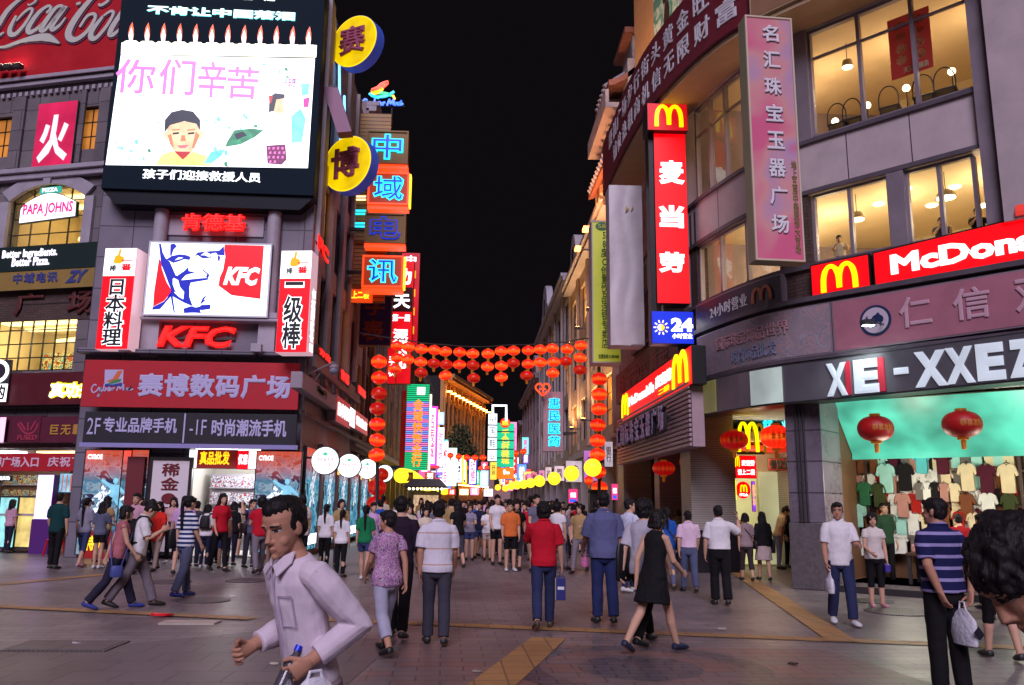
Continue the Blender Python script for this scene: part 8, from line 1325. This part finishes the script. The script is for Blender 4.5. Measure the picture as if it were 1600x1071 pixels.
i42 = pp('young man in white polo and dark jeans walking towards the camera', 1319, 977, 788, 186, pose='stroll', legs=(12, 6, -8, 12), top=WHI, collar=True, bottom=JEAN, wide=.014, turn=18, arms=((20, 8, 70, .2), (4, 10, 14, .05)), hem=.83, skin=SKIN2, shoe='white')
plastic_bag(i42, 1, 'white carrier bag held by the young man in the white polo', .24, .3, .1, PLAS)
i43 = pp('woman in white printed T-shirt and black capris facing the camera', 1372, 950, 805, 186, sex='f', hair='curly', turn=12, top=C_('white_print', 216, 206, 200), sleeve=.25, bottom=BLA, leg=.66, arms=((4, 8, 12, .05), (12, 8, 50, .25)), shoe='pink', hem=.88)
t = held(i43, 'handbag', 'small violet bag at the waist of the woman in black capris', 'bag'); c = i43[('hand', -1)]; MB().box(c.x-.05, c.x+.05, c.y-.08, c.y+.1, c.z-.12, c.z+.02).build('bag_body', mat('violet_bag', c8(70, 50, 150), .4), t, bevel=.015); MB().tube([(c.x, c.y-.05, c.z+.02), (c.x, c.y, c.z+.08), (c.x, c.y+.06, c.z+.02)], .008, 6).build('handle', DIM, t)
pp('man in green T-shirt and green shorts stepping into the clothes shop', 1408, 892, 786, 20, pose='walk', top=C_('moss_green', 86, 130, 84), bottom=C_('pale_moss', 96, 130, 104), leg=.62, wide=.02, shoe='black', fat=.04)
pp('shop assistant in dark top facing out of the clothes shop', 1388, 0, 788, 180, Y=17.6, top=C_('dark_green_top', 40, 70, 50), bottom=BLA)
i45 = person('man in navy polo with pale stripes holding his hands behind his back', gnd(1487, 1092), -10, 1.69, 'm', pose='stand', top=stripes('navy_pale_stripes', c8(28, 30, 74), c8(150, 140, 190), .10, .28), collar=True, bottom=BLA, wide=.016, turn=-25, arms=((-26, 12, 18, .42), (-26, 12, 18, .42)), hem=.90, fat=.07, loose=.022, vox=.0075, skin=SKIN2)
plastic_bag(i45, 1, 'white carrier bag with black diamond held behind the striped polo', .30, .33, .08, PLAS, drop=.02, dx=-.05); c = i45[('hand', 1)]; t = [o for o in COL.objects if o.name.startswith('carrier_bag')][-1]; b = MB(); b.prism([(c.x-.05+dx_, c.z-.22+dz_) for dx_, dz_ in ((0, -.06), (.05, -.02), (.0, .05), (-.05, .0))], c.y-.175, c.y-.168); b.build('diamond_print', mat('black_ink', (.012, .012, .02), .5), t)
i47 = pp('woman in pink hemmed top, black capris and heels behind the bushy hair', 1568, 1032, 800, 8, sex='f', hair='long', pose='stroll', top=C_('hot_pink', 200, 60, 110), bottom=BLA, leg=.62, shoe='black')
person('person with bushy black hair leaning into view at the right edge', (1.66, 1.96, 0), -84, 1.69, 'm', hair='curly', lean=30, nod=18, top=C_('lavender', 206, 192, 214), bottom=JEAN, vox=.006, arms=((-20, 8, 15, .05), (-25, 8, 15, .05)), skin=SKIN2)
for x, hy, Y, hd, lab, tp in ((1555, 800, 12.2, 20, 'shopper in teal top browsing at the right of the clothes shop', C_('teal', 70, 150, 160)), (1540, 806, 13.6, 0, 'shopper in dark top beside the teal shopper', NAV), (1505, 806, 15.6, 10, 'shopper in red and black jacket deep in the clothes shop', C_('dark_red', 150, 24, 30))): pp(lab, x, 0, hy, hd, Y=Y, top=tp, bottom=BLA, face=False)
i49 = None
for x, hy, s_off, zf, lab, tp in ((1470, 352, -1.3, 6.42, 'diner in dark shirt seated behind the second floor window', GREYT), (1528, 348, -1.2, 6.42, 'diner with black hair at the right second floor window', BLA), (1312, 392, -1.0, 6.42, 'diner low behind the left second floor window', CREAM)):
    q_, z_ = sp(x, hy, s_off); l_ = pt(q_, s_off, 6.42)+RO; person(lab, l_, 200, max(1.2, min(1.75, (z_-6.42)/1.285*1.72)), 'm', legs=(85, 85, 85, 85), arms=((50, 8, 50, .2), (50, 8, 50, .2)), top=tp, bottom=NAV, vox=.014)
# bags and straps
def backpack(info, label, w=.30, h=.42, d=.16, m=None):
    t = held(info, 'backpack', label, 'backpack'); T = info['T']; m = m or mat('backpack_black', c8(18, 16, 20), .7, noise=.2, ns=12, bump=.3, bs=40); z0, z1 = 1.40-h, 1.42; b = MB(); rr = []
    for q in range(9):
        z = z0+(z1-z0)*q/8; k = 1-.28*(q/8)**4-(.12 if q == 0 else 0); y0 = -.115; rr.append([T((w/2*k*math.copysign(abs(math.cos(a))**.6, math.cos(a)), y0-d/2*k+d/2*k*math.copysign(abs(math.sin(a))**.6, math.sin(a)), z)) for a in [2*math.pi*j/24 for j in range(24)]])
    b.rings(rr); b.build('pack_body', m, t, smooth=True); b = MB(); b.rings([[T((w*.34*k*math.cos(a), -.115-d-.005+.02*math.sin(a), z)) for a in [2*math.pi*j/14 for j in range(14)]] for z, k in ((z0+.05, .9), (z0+.08, 1), (z0+h*.42, 1), (z0+h*.47, .85))]); b.build('pocket', m, t, smooth=True)
    for s in (-1, 1): b = MB(); b.tube([T(p) for p in ((s*.08, -.12, 1.40), (s*.10, -.06, 1.475), (s*.115, .03, 1.478), (s*.13, .135, 1.36), (s*.155, .10, 1.18), (s*.15, -.06, 1.06), (s*.11, -.13, 1.04))], (.007, .022), 8); b.build('strap', m, t)
backpack(i7, 'large black backpack on the man in the white polo', .34, .50, .20); backpack(i12, 'small black backpack on the woman in the white T-shirt', .26, .34, .13); backpack(i31, 'dark backpack on the person in the white shirt', .28, .38, .14)
def shoulder_bag(info, side, label, col, z=.86, w=.28, h=.22, cross=True):
    t = held(info, 'shoulder_bag', label, 'bag'); T = info['T']; s = side; m = mat('bag_'+col[0], c8(*col[1:]), .5, noise=.2, ns=10); b = MB(); c = Vector((s*.235, -.02, z)); b.rings([[(c.x+.05*k*math.sin(a), c.y+w/2*k*math.copysign(abs(math.cos(a))**.6, math.cos(a)), c.z+zz_) for a in [2*math.pi*j/20 for j in range(20)]] for zz_, k in ((-h/2, .85), (-h*.42, 1), (h*.3, .96), (h/2, .8))]); b.build('bag_body', m, t, smooth=True)
    b = MB(); sh = -s if cross else s; mid = [T((sh*.11, .04, 1.475)), T((sh*.02 if cross else s*.19, -.125 if cross else -.06, 1.30)), T((s*.12, -.15, 1.12)) if cross else T((s*.24, -.04, 1.15))]; b.tube([(c.x, c.y+.06, c.z+h/2)]+[T((s*.17, .12, 1.08)) if cross else T((s*.24, .05, 1.15)), T((0, .155, 1.30)) if cross else T((s*.17, .09, 1.40))]+mid+[(c.x, c.y-.08, c.z+h/2)], .010, 6); b.build('strap', m, t)
shoulder_bag(i6, 1, 'small blue bag hanging low from a long dark strap of the pink topped woman', ('blue', 70, 80, 150), .62, .2, .18); shoulder_bag(i11, -1, 'big black shoulder bag of the woman in the striped shirt', ('black', 20, 18, 24), .98, .36, .34, False); shoulder_bag(i15, 1, 'brown shoulder bag of the man raising his hand', ('brown', 50, 34, 34), 1.0, .26, .24); shoulder_bag(i39, 1, 'dark bag on the cross strap of the woman in grey brown', ('darkbrown', 36, 28, 30), .9, .24, .2); shoulder_bag(i40, 1, 'black shoulder bag beside the pale skirt', ('black', 20, 18, 24), .86, .3, .34, False); shoulder_bag(i36, 1, 'dark bag of the woman in the blue T-shirt', ('darkbrown', 36, 28, 30), .95, .22, .18); shoulder_bag(i34, -1, 'large black bag carried by the curly haired man', ('black', 20, 18, 24), .92, .42, .42, False)
# small phone of the texting man, folded pushchair wheels at the doorway left out
t = held(i7, 'mobile_phone', 'dark mobile phone held by the man with the backpack', 'phone'); c = i7[('hand', 1)]; MB().box(c.x-.07, c.x-.01, c.y, c.y+.05, c.z-.01, c.z+.09).build('phone_body', DIM, t, bevel=.006); MB().box(c.x-.066, c.x-.014, c.y-.004, c.y-.0005, c.z+.0, c.z+.085).build('screen', glow('phone_screen', (180, 200, 240), .6), t)
# red stalls at the poster feet
for px, py, lab in ((152, 872, 'low red and yellow sales box behind the wavy haired woman'), (432, 872, 'low red and gold sales box beside the dark poster')): c = gnd(px, py); t = thing('sales_box', lab, 'box', (c.x, c.y, 0)); MB().box(-.35, .35, -.25, .25, 0, .75).build('box', glow('red_box', (170, 20, 20), .25), t, bevel=.015); letters(t, '特价', -.25, .25, .2, .6, glow('yellow_letters', (255, 205, 30), 1.1), y=-.252, bold=.03)
# --- the crowd further down the street: six figures, copied with other colours
protos = []
for k, (sx_, ps, hr, bt_, lg_, hd) in enumerate((('m', 'stroll', 'short', NAV, 1, 0), ('f', 'stroll2', 'pony', DENS, .35, 0), ('f', 'stand2', 'bob', GREYT, 1, 0), ('m', 'stroll2', 'short', BLA, .5, 0), ('f', 'stroll', 'long', BLA, 1, 0))):
    i = person('walker', (0, -30-k, 0), hd, 1.66, sx_, pose=ps, hair=hr, hl=.3, top=WHI, bottom=bt_, leg=lg_, vox=.02, face=False); protos.append(i['root'])
TOPS = [('white', WHI), ('white', WHI), ('black', BLA), ('navy', NAV), ('cream', CREAM), ('rose', C_('rosy', 190, 110, 120)), ('red', C_('crimson', 190, 24, 44)), ('grey', C_('steel_grey', 110, 106, 124)), ('black', BLA), ('blue', C_('royal_blue', 34, 84, 170)), ('tan', C_('tan', 170, 140, 96)), ('lilac', C_('lilac', 200, 160, 206))]
for k, (sx_, ps, hr, bt_, lg_, am_) in enumerate((('f', 'walk', 'long', GREYT, .7, None), ('m', 'walk2', 'curly', KHAK, 1, ((20, 8, 80, .3), (0, 8, 15, .05))), ('f', 'stand', 'bun', BLA, .35, ((30, 8, 90, .4), (10, 8, 30, .1))))):
    i = person('walker', (0, -40-k, 0), 0, 1.62+.05*k, sx_, pose=ps, hair=hr, hl=.3, top=WHI, bottom=bt_, leg=lg_, vox=.02, face=False, arms=am_, sleeve=.3); protos.append(i['root'])
used = []
n_ = 0
for k in range(2800):
    if n_ >= 250: break
    Y = 20+60*random.random()**1.5; X = random.uniform(-3.6 if Y < 40 else -4.0, 4.3); lf = n_ < 13
    if lf: q_ = on_y(random.uniform(95, 600), 800, random.uniform(18.5, 22.6)); X, Y = q_.x, q_.y
    if not lf and Y < 27 and not (-2.0 < X < 2.9): continue
    if 38.5 < Y < 42 and X < -1.2: continue
    if any(abs(X-a) < .5 and abs(Y-b_) < .42 for a, b_ in used): continue
    if any(o.name.startswith('person') and (o.location.x-X)**2+(o.location.y-Y)**2 < .4 for o in COL.objects if o.type == 'EMPTY' and o.location.y > 18 and o.get('category') == 'person' and o.location.y < 30): continue
    used.append((X, Y)); nm, m = random.choice(TOPS); pr = protos[n_ % 8]; away = random.random() < .5
    r = dup(pr, (X, Y, 0), R(random.uniform(-45, 45)+(0 if away else 180)), nm+' topped pedestrian '+('walking away' if away else 'walking towards the camera')+(' among the shoppers before the left shops' if lf else ' in the packed crowd down the street')); r['group'] = 'shoppers before the left shops' if lf else 'crowd down the street'; s_ = random.uniform(.93, 1.06)*r.scale[0]; r.scale = (s_,)*3; n_ += 1
    for ch in r.children:
        if ch.name.startswith(('shirt', 'blouse')): ch.material_slots[0].link = 'OBJECT'; ch.material_slots[0].material = m
for p_ in protos:
    for ch in list(p_.children): bpy.data.objects.remove(ch)
    bpy.data.objects.remove(p_)
bpy.data.scenes.remove(TMP)
